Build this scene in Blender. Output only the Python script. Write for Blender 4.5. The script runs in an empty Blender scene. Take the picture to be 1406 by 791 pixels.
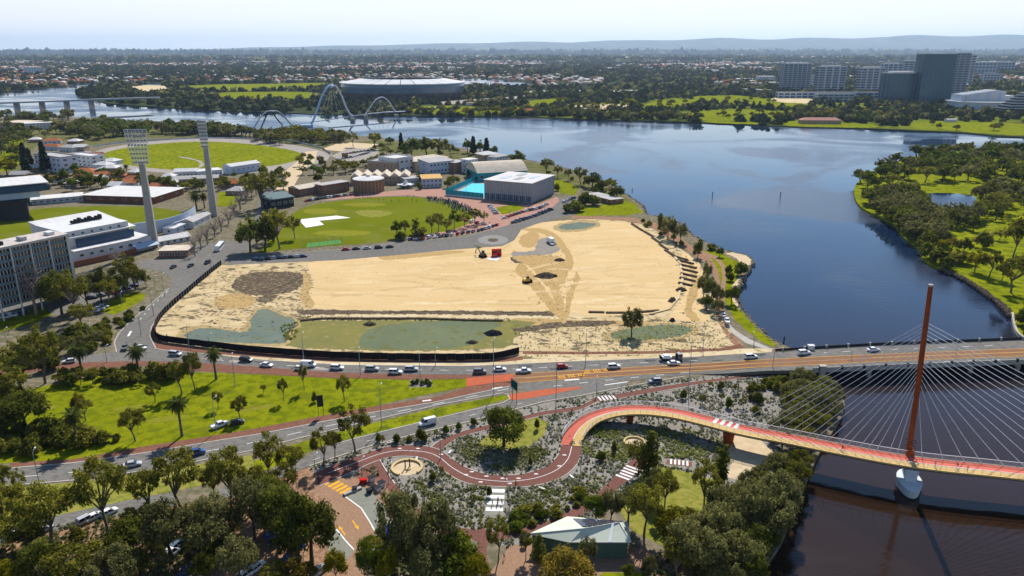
import bpy, bmesh, math, random
import numpy as np
from mathutils import Vector, Matrix
random.seed(7)
rng = np.random.default_rng(7)
S = bpy.context.scene
COL = S.collection
PI = math.pi

# ------------------------------------------------------------------ camera
H = 105.0            # flying height
F = 1030.0           # focal length for a 1406 wide picture
PIT = math.atan(327.0 / F)
SP, CP = math.sin(PIT), math.cos(PIT)
cam = bpy.data.cameras.new('camera')
cam.sensor_width = 36.0
cam.lens = 36.0 * F / 1406.0
cam.clip_start = 1.0
cam.clip_end = 150000.0
camo = bpy.data.objects.new('camera', cam)
COL.objects.link(camo)
camo.location = (0, 0, H)
camo.rotation_euler = (PI / 2 - PIT, 0, 0)
S.camera = camo

# ------------------------------------------------------------------ sky, sun, exposure
SUN_AZ, SUN_EL = math.radians(12.0), math.radians(45.0)
W = bpy.data.worlds.new('World')
S.world = W
W.use_nodes = True
wn = W.node_tree
wn.nodes.clear()
w_out = wn.nodes.new('ShaderNodeOutputWorld')
w_bg = wn.nodes.new('ShaderNodeBackground')
w_bg.inputs['Strength'].default_value = 0.10
sky = wn.nodes.new('ShaderNodeTexSky')
sky.sky_type = 'NISHITA'
sky.sun_disc = False
sky.sun_elevation = SUN_EL
sky.sun_rotation = SUN_AZ
sky.altitude = 100.0
sky.air_density = 1.0
sky.dust_density = 0.0
sky.ozone_density = 4.0
# thin high cloud, streaky, laid on a plane far above
tc = wn.nodes.new('ShaderNodeTexCoord')
sep = wn.nodes.new('ShaderNodeSeparateXYZ')
wn.links.new(tc.outputs['Generated'], sep.inputs[0])
def wmath(op, a, b=None, clamp=False):
 n = wn.nodes.new('ShaderNodeMath'); n.operation = op; n.use_clamp = clamp
 for i, x in enumerate((a, b)):
  if x is None: continue
  if isinstance(x, (int, float)): n.inputs[i].default_value = x
  else: wn.links.new(x, n.inputs[i])
 return n.outputs[0]
zz = wmath('ADD', wmath('MAXIMUM', sep.outputs[2], 0.0), 0.06)
cx = wmath('DIVIDE', sep.outputs[0], zz)
cy = wmath('DIVIDE', sep.outputs[1], zz)
cmb = wn.nodes.new('ShaderNodeCombineXYZ')
wn.links.new(wmath('MULTIPLY', cx, 0.35), cmb.inputs[0]); wn.links.new(wmath('MULTIPLY', cy, 0.6), cmb.inputs[1])
cn = wn.nodes.new('ShaderNodeTexNoise')
cn.inputs['Scale'].default_value = 1.1; cn.inputs['Detail'].default_value = 6.0; cn.inputs['Roughness'].default_value = 0.6
wn.links.new(cmb.outputs[0], cn.inputs['Vector'])
ramp = wn.nodes.new('ShaderNodeValToRGB')
ramp.color_ramp.elements[0].position = 0.50; ramp.color_ramp.elements[1].position = 0.78
wn.links.new(cn.outputs['Fac'], ramp.inputs['Fac'])
cmix = wn.nodes.new('ShaderNodeMixRGB')
cmix.inputs['Color2'].default_value = (8.3, 8.25, 8.1, 1)
lb = wn.nodes.new('ShaderNodeMapRange'); lb.interpolation_type = 'SMOOTHSTEP'     # white veil of cloud near the horizon
for i_, v_ in ((1, 0.03), (2, 0.17), (3, 1.0), (4, 0.0)): lb.inputs[i_].default_value = v_
wn.links.new(sep.outputs[2], lb.inputs[0]); lowband = lb.outputs[0]
wn.links.new(wmath('ADD', wmath('MULTIPLY', ramp.outputs['Color'], wmath('ADD', wmath('MULTIPLY', lowband, 0.45), 0.06)), wmath('MULTIPLY', lowband, 0.95), True), cmix.inputs['Fac'])
wn.links.new(sky.outputs['Color'], cmix.inputs['Color1'])
wn.links.new(cmix.outputs['Color'], w_bg.inputs['Color'])
wn.links.new(w_bg.outputs[0], w_out.inputs['Surface'])

sun = bpy.data.lights.new('sun', 'SUN')
sun.energy = 5.0
sun.angle = math.radians(0.5)
sun.color = (1.0, 0.95, 0.87)
suno = bpy.data.objects.new('sun', sun)
COL.objects.link(suno)
sdir = Vector((math.sin(SUN_AZ) * math.cos(SUN_EL), math.cos(SUN_AZ) * math.cos(SUN_EL), math.sin(SUN_EL)))
suno.rotation_euler = (-sdir).to_track_quat('-Z', 'Y').to_euler()
suno.location = (0, 0, 300)

S.view_settings.view_transform = 'Standard'
S.view_settings.look = 'None'
S.view_settings.exposure = 0.40
S.view_settings.gamma = 1.0
S.view_settings.use_curve_mapping = False
S.cycles.max_bounces = 5
S.cycles.diffuse_bounces = 2
S.cycles.glossy_bounces = 2
S.cycles.transmission_bounces = 2
S.cycles.volume_bounces = 0
S.cycles.caustics_reflective = False
S.cycles.caustics_refractive = False
S.cycles.use_denoising = True
HAZE = 2.9e-5

# ------------------------------------------------------------------ from a pixel of the photograph to a point of the ground
def G(u, v, z=0.0):
 t = (v - 395.5) / F
 s = (H - z) / (SP + t * CP)
 return Vector(((u - 703.0) / F * s, (CP - t * SP) * s, z))
def scale_at(v):                 # metres per pixel, across, on the ground
 return H / (SP + (v - 395.5) / F * CP) / F
def height(v_base, v_top, z0=0.0):   # height of an upright thing
 y = G(703, v_base, z0).y
 return H - z0 - y * math.tan(PIT + math.atan((v_top - 395.5) / F))
def GP(pts, z=0.0):
 return [G(p[0], p[1], z) for p in pts]
def smooth(pts, n=4, closed=True):
 P = [np.array(p[:2], float) for p in pts]
 out = []
 m = len(P)
 rngi = range(m) if closed else range(m - 1)
 for i in rngi:
  if closed: a, b, c, d = P[(i - 1) % m], P[i], P[(i + 1) % m], P[(i + 2) % m]
  else: a, b, c, d = P[max(i - 1, 0)], P[i], P[i + 1], P[min(i + 2, m - 1)]
  for k in range(n):
   t = k / n
   out.append(tuple(0.5 * ((2 * b) + (c - a) * t + (2 * a - 5 * b + 4 * c - d) * t * t + (3 * b - a - 3 * c + d) * t ** 3)))
 if not closed: out.append(tuple(P[-1]))
 return out
def resample(pts, step):
 P = np.array([tuple(p)[:2] for p in pts], float)
 d = np.r_[0, np.cumsum(np.linalg.norm(np.diff(P, axis=0), axis=1))]
 n = max(2, int(d[-1] / step) + 1)
 s = np.linspace(0, d[-1], n)
 return np.c_[np.interp(s, d, P[:, 0]), np.interp(s, d, P[:, 1])]
def inside(X, Y, poly):
 poly = np.asarray([(p[0], p[1]) for p in poly], float)
 r = np.zeros(np.shape(X), bool)
 x0, y0 = poly[-1]
 for x1, y1 in poly:
  c = ((y1 > Y) != (y0 > Y))
  with np.errstate(divide='ignore', invalid='ignore'):
   r ^= c & (X < (x0 - x1) * (Y - y1) / (y0 - y1) + x1)
  x0, y0 = x1, y1
 return r

# ------------------------------------------------------------------ materials
MATS = {}
def M(name, c1, c2=None, sc=1.0, c3=None, sc3=None, rough=0.85, bump=0.0, bsc=None, metal=0.0, spec=0.0, lo=0.35, hi=0.65, stretch=None, lo3=0.45, hi3=0.6, detail=5.0, rnd=0.0, island=0.0):
 if name in MATS: return MATS[name]
 m = bpy.data.materials.new(name); m.use_nodes = True
 nt = m.node_tree; N = nt.nodes; L = nt.links
 b = N['Principled BSDF']
 b.inputs['Roughness'].default_value = rough
 b.inputs['Metallic'].default_value = metal
 b.inputs['Specular IOR Level'].default_value = spec
 tcn = N.new('ShaderNodeTexCoord')
 vec = tcn.outputs['Object']
 if stretch:
  mp = N.new('ShaderNodeMapping'); mp.inputs['Scale'].default_value = stretch[:3]
  if len(stretch) > 3: mp.inputs['Rotation'].default_value = (0, 0, stretch[3])
  L.new(vec, mp.inputs[0]); vec = mp.outputs[0]
 def noise(s, det=detail):
  n = N.new('ShaderNodeTexNoise'); n.inputs['Scale'].default_value = s; n.inputs['Detail'].default_value = det
  n.inputs['Roughness'].default_value = 0.6
  L.new(vec, n.inputs['Vector']); return n.outputs['Fac']
 def ramp(fac, a, c):
  r = N.new('ShaderNodeMapRange'); r.inputs[1].default_value = a; r.inputs[2].default_value = c
  L.new(fac, r.inputs[0]); return r.outputs[0]
 def mix(fac, a, c):
  x = N.new('ShaderNodeMixRGB')
  if fac is not None: L.new(fac, x.inputs[0])
  for i, q in ((1, a), (2, c)):
   if isinstance(q, tuple): x.inputs[i].default_value = (*q, 1)
   else: L.new(q, x.inputs[i])
  return x.outputs[0]
 col = c1
 if c2 is not None: col = mix(ramp(noise(sc), lo, hi), c1, c2)
 if c3 is not None: col = mix(ramp(noise(sc3 or sc * 4), lo3, hi3), col, c3)
 if rnd or island:
  hsv = N.new('ShaderNodeHueSaturation')
  if isinstance(col, tuple): hsv.inputs['Color'].default_value = (*col, 1)
  else: L.new(col, hsv.inputs['Color'])
  tot = None
  for amt, node, sock in ((rnd, 'ShaderNodeObjectInfo', 'Random'), (island, 'ShaderNodeNewGeometry', 'Random Per Island')):
   if not amt: continue
   q = N.new(node); r = N.new('ShaderNodeMapRange'); r.inputs[3].default_value = 1 - amt; r.inputs[4].default_value = 1 + amt
   L.new(q.outputs[sock], r.inputs[0])
   if tot is None: tot = r.outputs[0]
   else:
    mm = N.new('ShaderNodeMath'); mm.operation = 'MULTIPLY'; L.new(tot, mm.inputs[0]); L.new(r.outputs[0], mm.inputs[1]); tot = mm.outputs[0]
  L.new(tot, hsv.inputs['Value']); col = hsv.outputs[0]
 if isinstance(col, tuple): b.inputs['Base Color'].default_value = (*col, 1)
 else: L.new(col, b.inputs['Base Color'])
 if bump:
  bn = N.new('ShaderNodeBump'); bn.inputs['Strength'].default_value = bump; bn.inputs['Distance'].default_value = 0.3
  L.new(noise(bsc or sc * 3), bn.inputs['Height']); L.new(bn.outputs[0], b.inputs['Normal'])
 MATS[name] = m
 return m
def leafmat(name, c1, c2, trans=0.35, isl=0.35, rnd=0.28):
 m = bpy.data.materials.new(name); m.use_nodes = True
 nt = m.node_tree; N = nt.nodes; L = nt.links
 N.clear()
 out = N.new('ShaderNodeOutputMaterial')
 g = N.new('ShaderNodeNewGeometry'); oi = N.new('ShaderNodeObjectInfo')
 tcn = N.new('ShaderNodeTexCoord')
 no = N.new('ShaderNodeTexNoise'); no.inputs['Scale'].default_value = 0.55; no.inputs['Detail'].default_value = 2.0
 L.new(tcn.outputs['Object'], no.inputs['Vector'])
 a = N.new('ShaderNodeMath'); a.operation = 'ADD'
 L.new(no.outputs['Fac'], a.inputs[0])
 s = N.new('ShaderNodeMapRange'); s.inputs[3].default_value = -isl; s.inputs[4].default_value = isl
 L.new(g.outputs['Random Per Island'], s.inputs[0]); L.new(s.outputs[0], a.inputs[1])
 mr = N.new('ShaderNodeMapRange'); mr.inputs[1].default_value = 0.2; mr.inputs[2].default_value = 0.8
 L.new(a.outputs[0], mr.inputs[0])
 mx = N.new('ShaderNodeMixRGB'); mx.inputs[1].default_value = (*c1, 1); mx.inputs[2].default_value = (*c2, 1)
 L.new(mr.outputs[0], mx.inputs[0])
 hs = N.new('ShaderNodeHueSaturation'); L.new(mx.outputs[0], hs.inputs['Color'])
 r = N.new('ShaderNodeMapRange'); r.inputs[3].default_value = 1 - rnd; r.inputs[4].default_value = 1 + rnd
 L.new(oi.outputs['Random'], r.inputs[0]); L.new(r.outputs[0], hs.inputs['Value'])
 d = N.new('ShaderNodeBsdfDiffuse'); t = N.new('ShaderNodeBsdfTranslucent')
 L.new(hs.outputs[0], d.inputs[0]); L.new(hs.outputs[0], t.inputs[0])
 ms = N.new('ShaderNodeMixShader'); ms.inputs[0].default_value = trans
 L.new(d.outputs[0], ms.inputs[1]); L.new(t.outputs[0], ms.inputs[2]); L.new(ms.outputs[0], out.inputs[0])
 MATS[name] = m
 return m

# ------------------------------------------------------------------ mesh helpers
PANES = {}     # window frame mesh -> the pane that sits in it
class MB:
 """collects shapes that become ONE mesh object"""
 def __init__(s): s.V = []; s.F = []; s.I = []
 def face(s, pts, mi=0):
  k = len(s.V); s.V += [tuple(p) for p in pts]; s.F.append(tuple(range(k, k + len(pts)))); s.I.append(mi)
 def box(s, x0, x1, y0, y1, z0, z1, mi=0, bottom=True):
  k = len(s.V)
  s.V += [(x0, y0, z0), (x1, y0, z0), (x1, y1, z0), (x0, y1, z0), (x0, y0, z1), (x1, y0, z1), (x1, y1, z1), (x0, y1, z1)]
  f = [(0, 1, 5, 4), (1, 2, 6, 5), (2, 3, 7, 6), (3, 0, 4, 7), (4, 5, 6, 7)]
  if bottom: f.append((3, 2, 1, 0))
  for q in f: s.F.append(tuple(k + i for i in q)); s.I.append(mi)
 def hull(s, bot, top, mi=0, cap=True):
  """side walls between two rings of equal length, plus caps"""
  k = len(s.V); n = len(bot)
  s.V += [tuple(p) for p in bot] + [tuple(p) for p in top]
  for i in range(n):
   j = (i + 1) % n
   s.F.append((k + i, k + j, k + n + j, k + n + i)); s.I.append(mi)
  if cap:
   s.F.append(tuple(k + n + i for i in range(n))); s.I.append(mi)
   s.F.append(tuple(k + i for i in reversed(range(n)))); s.I.append(mi)
 def loft(s, rings, mi=0, caps=True, closed=True):
  k = len(s.V); n = len(rings[0])
  for r in rings: s.V += [tuple(p) for p in r]
  for a in range(len(rings) - 1):
   for i in range(n if closed else n - 1):
    j = (i + 1) % n
    s.F.append((k + a * n + i, k + a * n + j, k + (a + 1) * n + j, k + (a + 1) * n + i)); s.I.append(mi)
  if caps:
   s.F.append(tuple(k + i for i in reversed(range(n)))); s.I.append(mi)
   e = k + (len(rings) - 1) * n
   s.F.append(tuple(e + i for i in range(n))); s.I.append(mi)
 def tube(s, pts, rad, sides=6, mi=0, caps=True):
  pts = [Vector(p) for p in pts]
  if isinstance(rad, (int, float)): rad = [rad] * len(pts)
  rings = []
  for i, p in enumerate(pts):
   d = (pts[min(i + 1, len(pts) - 1)] - pts[max(i - 1, 0)])
   if d.length < 1e-6: d = Vector((0, 0, 1))
   d.normalize()
   a = d.cross(Vector((0, 0, 1)) if abs(d.z) < 0.9 else Vector((1, 0, 0))).normalized()
   b = d.cross(a)
   rings.append([p + (a * math.cos(2 * PI * q / sides) + b * math.sin(2 * PI * q / sides)) * rad[i] for q in range(sides)])
  s.loft(rings, mi, caps)
 def lathe(s, prof, n=24, cx=0, cy=0, mi=0, sx=1, sy=1, caps=False):
  s.loft([[(cx + r * sx * math.cos(2 * PI * q / n), cy + r * sy * math.sin(2 * PI * q / n), z) for q in range(n)] for r, z in prof], mi, caps)
 def mesh(s, name, mats):
  me = bpy.data.meshes.new(name)
  me.from_pydata(s.V, [], s.F)
  for m in (mats if isinstance(mats, (list, tuple)) else [mats]): me.materials.append(m)
  if any(s.I): me.polygons.foreach_set('material_index', s.I)
  me.update()
  return me
 def build(s, name, mats, parent=None, loc=None, rz=None, smoothed=False):
  me = s.mesh(name, mats)
  if smoothed: me.polygons.foreach_set('use_smooth', [True] * len(me.polygons))
  return link(name, me, parent, loc, rz)
def link(name, me, parent=None, loc=None, rz=None):
 o = bpy.data.objects.new(name, me); COL.objects.link(o)
 if parent is not None: o.parent = parent
 if me is not None and me.name in PANES and name == 'window':
  c = bpy.data.objects.new('pane', PANES[me.name]); COL.objects.link(c); c.parent = o
 if loc is not None: o.location = loc
 if rz is not None: o.rotation_euler = (0, 0, rz)
 return o
def mesh_np(name, V, Fc, mats, mi=None):
 me = bpy.data.meshes.new(name)
 V = np.ascontiguousarray(V, np.float32); Fc = np.ascontiguousarray(Fc, np.int32)
 n, k = Fc.shape
 me.vertices.add(len(V)); me.vertices.foreach_set('co', V.ravel())
 me.loops.add(n * k); me.loops.foreach_set('vertex_index', Fc.ravel())
 me.polygons.add(n); me.polygons.foreach_set('loop_start', np.arange(n, dtype=np.int32) * k)
 try: me.polygons.foreach_set('loop_total', np.full(n, k, np.int32))
 except Exception: pass
 for m in (mats if isinstance(mats, (list, tuple)) else [mats]): me.materials.append(m)
 if mi is not None: me.polygons.foreach_set('material_index', np.ascontiguousarray(mi, np.int32))
 me.update(calc_edges=True)
 return me
def empty(name, loc=(0, 0, 0), rz=0.0):
 o = bpy.data.objects.new(name, None); COL.objects.link(o)
 o.empty_display_size = 0.5
 o.location = loc; o.rotation_euler = (0, 0, rz); return o
def tag(o, label=None, cat=None, group=None, kind=None):
 if label: o['label'] = label
 if cat: o['category'] = cat
 if group: o['group'] = group
 if kind: o['kind'] = kind
 return o
def copy_tree(o, parent=None):
 c = o.copy(); COL.objects.link(c)
 if parent is not None: c.parent = parent
 for ch in list(o.children): copy_tree(ch, c)
 return c
# labels that are worked out at the end from what stands near
LM = {}
PENDING = []
def landmark(name, p): LM[name] = Vector((p[0], p[1], 0))
def later(o, phrase, cat, group, pos=None):
 p = pos if pos is not None else o.location
 o['category'] = cat
 if group: o['group'] = group
 PENDING.append((o, phrase, Vector((p[0], p[1], 0)), group))
ORD = ['nearest', 'second nearest', 'third nearest', 'fourth nearest', 'fifth nearest', 'sixth nearest', 'seventh nearest', 'eighth nearest', 'ninth nearest', 'tenth nearest', 'eleventh nearest', 'twelfth nearest']
def settle_labels():
 by = {}
 for e in PENDING: by.setdefault(e[1], []).append(e)
 names = list(LM)
 LP = np.array([LM[n][:2] for n in names])
 for phrase, es in by.items():
  P = np.array([e[2][:2] for e in es])
  D = np.linalg.norm(P[:, None] - LP[None], axis=2)
  R = np.argsort(np.argsort(D, axis=0), axis=0)
  used = set()
  for i, e in enumerate(es):
   score = R[i] * 30.0 + D[i]
   j = int(np.argmin(score)); r = int(R[i, j])
   if r < len(ORD) and D[i, j] < 420: e[0]['label'] = f'{phrase} {ORD[r]} the {names[j]}'
   else:
    j = int(np.argmin(D[i])); e[0]['label'] = f'{phrase} in the crowd around the {names[j]}'
    e[0]['group'] = f'{phrase}s around the {names[j]}'
def sheet(name, pts, z, mat, sm=0, kind='structure', parent=None, px=True, skirt=0.0, mi=0):
 if sm: pts = smooth(pts, sm)
 if name in RAGGED and px:      # natural edges wander
  q = resample(list(pts) + [pts[0]], 2.0)[:-1]; n = len(q); rr = np.random.default_rng(n)
  w = sum(np.sin(np.arange(n)[:, None] * f + rr.uniform(0, 6, 2)) * a for f, a in ((.5, .55), (1.3, .5), (2.6, .4))) + rr.normal(0, .25, (n, 2))
  pts = [tuple(p) for p in q + w * np.array([1.5, .62]) * RAGGED[name]]
 global SHEETS
 SHEETS += 1; z += SHEETS * 4e-5       # no two sheets in one plane
 P = GP(pts, z) if px else [Vector((p[0], p[1], z)) for p in pts]
 b = MB()
 b.face(P)
 if skirt:
  for i in range(len(P)):
   a, c = P[i], P[(i + 1) % len(P)]
   b.face([a, c, (c.x, c.y, z - skirt), (a.x, a.y, z - skirt)])
 o = b.build(name, mat, parent)
 if kind and parent is None: o['kind'] = kind
 return o
SHEETS = 0
RAGGED = {'soil_patch': 1.3, 'silty_pond': 1.0, 'mud_flat': 1.0, 'site_sand': .8, 'gravel_pad': .8, 'tyre_track': .7, 'shore_grass': .8, 'dry_lawn': .8, 'riverside_grass': .5, 'bare_sand': .6, 'shore_beach': .5}
def ribbon_pts(path, w, off=0.0):
 """left and right edges of a strip of width w along world points"""
 P = [Vector((p[0], p[1], 0)) for p in path]
 Lf, Rt = [], []
 for i, p in enumerate(P):
  d = (P[min(i + 1, len(P) - 1)] - P[max(i - 1, 0)]); d.z = 0; d.normalize()
  n = Vector((-d.y, d.x, 0))
  Lf.append(p + n * (off + w / 2)); Rt.append(p + n * (off - w / 2))
 return Lf, Rt
def ribbon(mb, path, w, z, off=0.0, zs=None, mi=0):
 Lf, Rt = ribbon_pts(path, w, off)
 for i in range(len(path) - 1):
  z0 = z if zs is None else zs[i]; z1 = z if zs is None else zs[i + 1]
  mb.face([(Rt[i].x, Rt[i].y, z0), (Rt[i + 1].x, Rt[i + 1].y, z1), (Lf[i + 1].x, Lf[i + 1].y, z1), (Lf[i].x, Lf[i].y, z0)], mi)
def kerb_bar(mb, path, w, z0, z1, mi=0):
 Lf, Rt = ribbon_pts(path, w)
 for i in range(len(path) - 1):
  a, b, c, d = Rt[i], Rt[i + 1], Lf[i + 1], Lf[i]
  mb.hull([(p.x, p.y, z0) for p in (a, b, c, d)], [(p.x, p.y, z1) for p in (a, b, c, d)], mi)
def dashes(mb, path, w, z, dash, gap, off=0.0):
 P = resample(path, 0.5)
 n = len(P); i = 0
 k1 = max(1, int(dash / 0.5)); k2 = max(1, int(gap / 0.5))
 while i + k1 < n:
  seg = P[i:i + k1 + 1:max(1, k1 // 3)]
  ribbon(mb, [tuple(q) for q in seg], w, z, off)
  i += k1 + k2
# ================================================================== THE GROUND
WATER_Z = -1.2
m_water = bpy.data.materials.new('river_water'); m_water.use_nodes = True
nt = m_water.node_tree; b = nt.nodes['Principled BSDF']
_sx = nt.nodes.new('ShaderNodeSeparateXYZ'); _tw = nt.nodes.new('ShaderNodeMapRange'); _tw.inputs[1].default_value = 195; _tw.inputs[2].default_value = 330
_wc = nt.nodes.new('ShaderNodeMixRGB'); _wc.inputs[1].default_value = (0.024, 0.0125, 0.007, 1); _wc.inputs[2].default_value = (0.005, 0.016, 0.045, 1)   # tannin brown body; farther off, reflected sky blue is mixed into the colour
b.inputs['Roughness'].default_value = 0.10; b.inputs['IOR'].default_value = 1.33
_tc = nt.nodes.new('ShaderNodeTexCoord')
nt.links.new(_tc.outputs['Object'], _sx.inputs[0]); nt.links.new(_sx.outputs[1], _tw.inputs[0]); nt.links.new(_tw.outputs[0], _wc.inputs[0]); nt.links.new(_wc.outputs[0], b.inputs['Base Color'])
_n1 = nt.nodes.new('ShaderNodeTexNoise'); _n1.inputs['Scale'].default_value = 0.35; _n1.inputs['Detail'].default_value = 4
_n2 = nt.nodes.new('ShaderNodeTexNoise'); _n2.inputs['Scale'].default_value = 0.006; _n2.inputs['Detail'].default_value = 4
_mp = nt.nodes.new('ShaderNodeMapping'); _mp.inputs['Scale'].default_value = (0.6, 1.5, 1); _mp.inputs['Rotation'].default_value = (0, 0, 0.3)
nt.links.new(_tc.outputs['Object'], _mp.inputs[0]); nt.links.new(_mp.outputs[0], _n1.inputs['Vector']); nt.links.new(_tc.outputs['Object'], _n2.inputs['Vector'])
_bp = nt.nodes.new('ShaderNodeBump'); _bp.inputs['Distance'].default_value = 0.25
_mr = nt.nodes.new('ShaderNodeMapRange'); _mr.inputs[1].default_value = 0.42; _mr.inputs[2].default_value = 0.60; _mr.inputs[3].default_value = 0.02; _mr.inputs[4].default_value = 0.6
_rr = nt.nodes.new('ShaderNodeMapRange'); _rr.inputs[1].default_value = 0.42; _rr.inputs[2].default_value = 0.60; _rr.inputs[3].default_value = 0.02; _rr.inputs[4].default_value = 0.26
nt.links.new(_n2.outputs['Fac'], _rr.inputs[0]); nt.links.new(_rr.outputs[0], b.inputs['Roughness']); _n2.inputs['Distortion'].default_value = 1.2
nt.links.new(_n2.outputs['Fac'], _mr.inputs[0]); nt.links.new(_mr.outputs[0], _bp.inputs['Strength'])
nt.links.new(_n1.outputs['Fac'], _bp.inputs['Height']); nt.links.new(_bp.outputs[0], b.inputs['Normal'])
MATS['river_water'] = m_water

m_land = M('parched_ground', (0.165, 0.14, 0.095), (0.10, 0.10, 0.05), 0.05, (0.22, 0.18, 0.13), 0.4, bump=0.2)
m_far = M('far_ground', (0.032, 0.046, 0.02), (0.05, 0.064, 0.026), 0.004, (0.11, 0.105, 0.08), 0.02, lo3=0.60, hi3=0.70)
m_lawn = M('lawn', (0.165, 0.185, 0.005), (0.215, 0.225, 0.007), 0.035, (0.115, 0.14, 0.006), 0.3, bump=0.15)
m_oval = M('oval_grass', (0.115, 0.135, 0.006), (0.135, 0.155, 0.008), 0.02, (0.165, 0.165, 0.035), 0.045, lo3=0.5, hi3=0.75)
m_brightgrass = M('river_grass', (0.175, 0.20, 0.006), (0.235, 0.24, 0.009), 0.02, (0.10, 0.125, 0.008), 0.2)
m_drygrass = M('dry_grass', (0.22, 0.21, 0.035), (0.27, 0.24, 0.06), 0.1, (0.15, 0.17, 0.025), 0.5)
m_sand = M('site_sand', (0.59, 0.425, 0.22), (0.53, 0.375, 0.18), 0.05, (0.64, 0.49, 0.28), 0.10, bump=0.6, bsc=0.5, detail=10, lo3=0.5, hi3=0.72, stretch=(.35, 1.6, 1))
m_sandpale = M('pale_sand', (0.62, 0.51, 0.34), (0.48, 0.37, 0.20), 0.09, (0.27, 0.22, 0.11), 0.25, bump=0.5, bsc=0.8, detail=8, lo3=0.56, hi3=0.68)
m_scrubsand = M('scrubby_sand', (0.56, 0.44, 0.26), (0.44, 0.33, 0.17), 0.12, (0.14, 0.115, 0.07), 0.17, bump=0.6, bsc=0.9, detail=12, lo3=0.535, hi3=0.60, stretch=(.8, 1.25, 1, .5))
m_mudbrown = M('dark_soil', (0.11, 0.085, 0.06), (0.16, 0.12, 0.08), 0.2, (0.07, 0.055, 0.04), 0.7, bump=0.6, bsc=0.8)
m_olive = M('olive_mud', (0.20, 0.18, 0.055), (0.16, 0.16, 0.06), 0.06, (0.30, 0.23, 0.10), 0.3, lo3=0.55, hi3=0.7)
m_silt = M('silty_water', (0.12, 0.145, 0.085), (0.15, 0.17, 0.095), 0.05, (0.13, 0.13, 0.05), 0.2, rough=0.35, lo3=0.55, hi3=0.65)
m_silt2 = M('blue_silty_water', (0.12, 0.155, 0.13), (0.15, 0.18, 0.14), 0.08, (0.13, 0.15, 0.08), 0.2, rough=0.3, lo3=0.58, hi3=0.68)
m_asphalt = M('asphalt', (0.165, 0.155, 0.14), (0.20, 0.185, 0.165), 0.06, (0.13, 0.125, 0.115), 1.2, rough=0.9, stretch=(0.4, 1, 1))
m_asphalt2 = M('dark_asphalt', (0.085, 0.085, 0.085), (0.115, 0.112, 0.108), 0.1, (0.07, 0.07, 0.07), 1.0)
m_buslane = M('bus_lane_red', (0.26, 0.135, 0.07), (0.22, 0.115, 0.06), 0.15, (0.19, 0.12, 0.085), 0.5)
m_brick = M('brick_paving', (0.19, 0.085, 0.055), (0.235, 0.115, 0.075), 0.3, (0.15, 0.075, 0.055), 1.2)
m_redisland = M('red_paving', (0.46, 0.12, 0.06), (0.38, 0.10, 0.055), 0.4)
m_path = M('cycle_path', (0.165, 0.075, 0.06), (0.20, 0.09, 0.07), 0.2, (0.14, 0.07, 0.055), 1.5)
m_concrete = M('pale_concrete', (0.42, 0.39, 0.34), (0.36, 0.33, 0.29), 0.4)
m_white = M('white_paint', (0.8, 0.8, 0.78), (0.66, 0.66, 0.64), 0.8, rough=0.6)
m_yellowline = M('yellow_paint', (0.80, 0.40, 0.03), (0.66, 0.33, 0.04), 0.8, rough=0.6)
m_mulch = M('gravel_mulch', (0.26, 0.235, 0.21), (0.21, 0.19, 0.155), 0.08, (0.29, 0.265, 0.235), 1.3, bump=0.7, bsc=1.5, lo3=0.5, hi3=0.62)
m_tanpath = M('tan_paving', (0.29, 0.175, 0.11), (0.26, 0.155, 0.10), 0.2, (0.31, 0.195, 0.125), 1.4)
m_redgravel = M('red_dirt', (0.27, 0.15, 0.09), (0.20, 0.11, 0.07), 0.3, (0.33, 0.21, 0.13), 0.8)
m_greyconc = M('grey_bays', (0.20, 0.20, 0.165), (0.235, 0.235, 0.19), 0.4)
m_track = M('trotting_track', (0.34, 0.30, 0.26), (0.29, 0.26, 0.23), 0.1)
m_pinkpave = M('pink_paving', (0.40, 0.23, 0.18), (0.34, 0.20, 0.15), 0.2)
m_beach = M('beach_sand', (0.58, 0.46, 0.30), (0.48, 0.37, 0.23), 0.3)

# ---- river: one sheet to the horizon, a little under the land
river = MB(); river.face([(-45000, -2000, WATER_Z), (45000, -2000, WATER_Z), (45000, 60000, WATER_Z), (-45000, 60000, WATER_Z)])
tag(river.build('river', m_water), kind='structure')

def px2(pts): return [G(p[0], p[1]) for p in pts]
near_shore = [(1040, 791), (1055, 770), (1072, 745), (1085, 715), (1098, 685), (1110, 655), (1125, 622), (1148, 585), (1160, 560), (1156, 545), (1140, 530), (1125, 512), (1112, 492), (1096, 482), (1073, 472), (1055, 462), (1042, 450), (1030, 437), (1018, 424), (1011, 408), (1014, 395), (1022, 380), (1031, 366), (1034, 357), (1024, 350), (1006, 346), (990, 342), (972, 334), (955, 325), (938, 312), (925, 302), (905, 297), (888, 294), (882, 282), (868, 272), (852, 262), (838, 252), (818, 245), (795, 237), (765, 228), (735, 222), (700, 214), (660, 207), (600, 199), (560, 194), (520, 189), (480, 185), (440, 183), (400, 184), (360, 184), (320, 182), (280, 177), (250, 172), (215, 169), (190, 168), (150, 163), (100, 161), (40, 161), (0, 162), (-300, 168), (-900, 185)]
NEAR_W = px2(smooth(near_shore, 3, False)) + [Vector((-1900, 200, 0)), Vector((-1200, -400, 0)), Vector((30, -400, 0)), Vector((45, 60, 0))]
sheet('ground', NEAR_W, 0, m_land, px=False, skirt=3.0)
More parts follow.
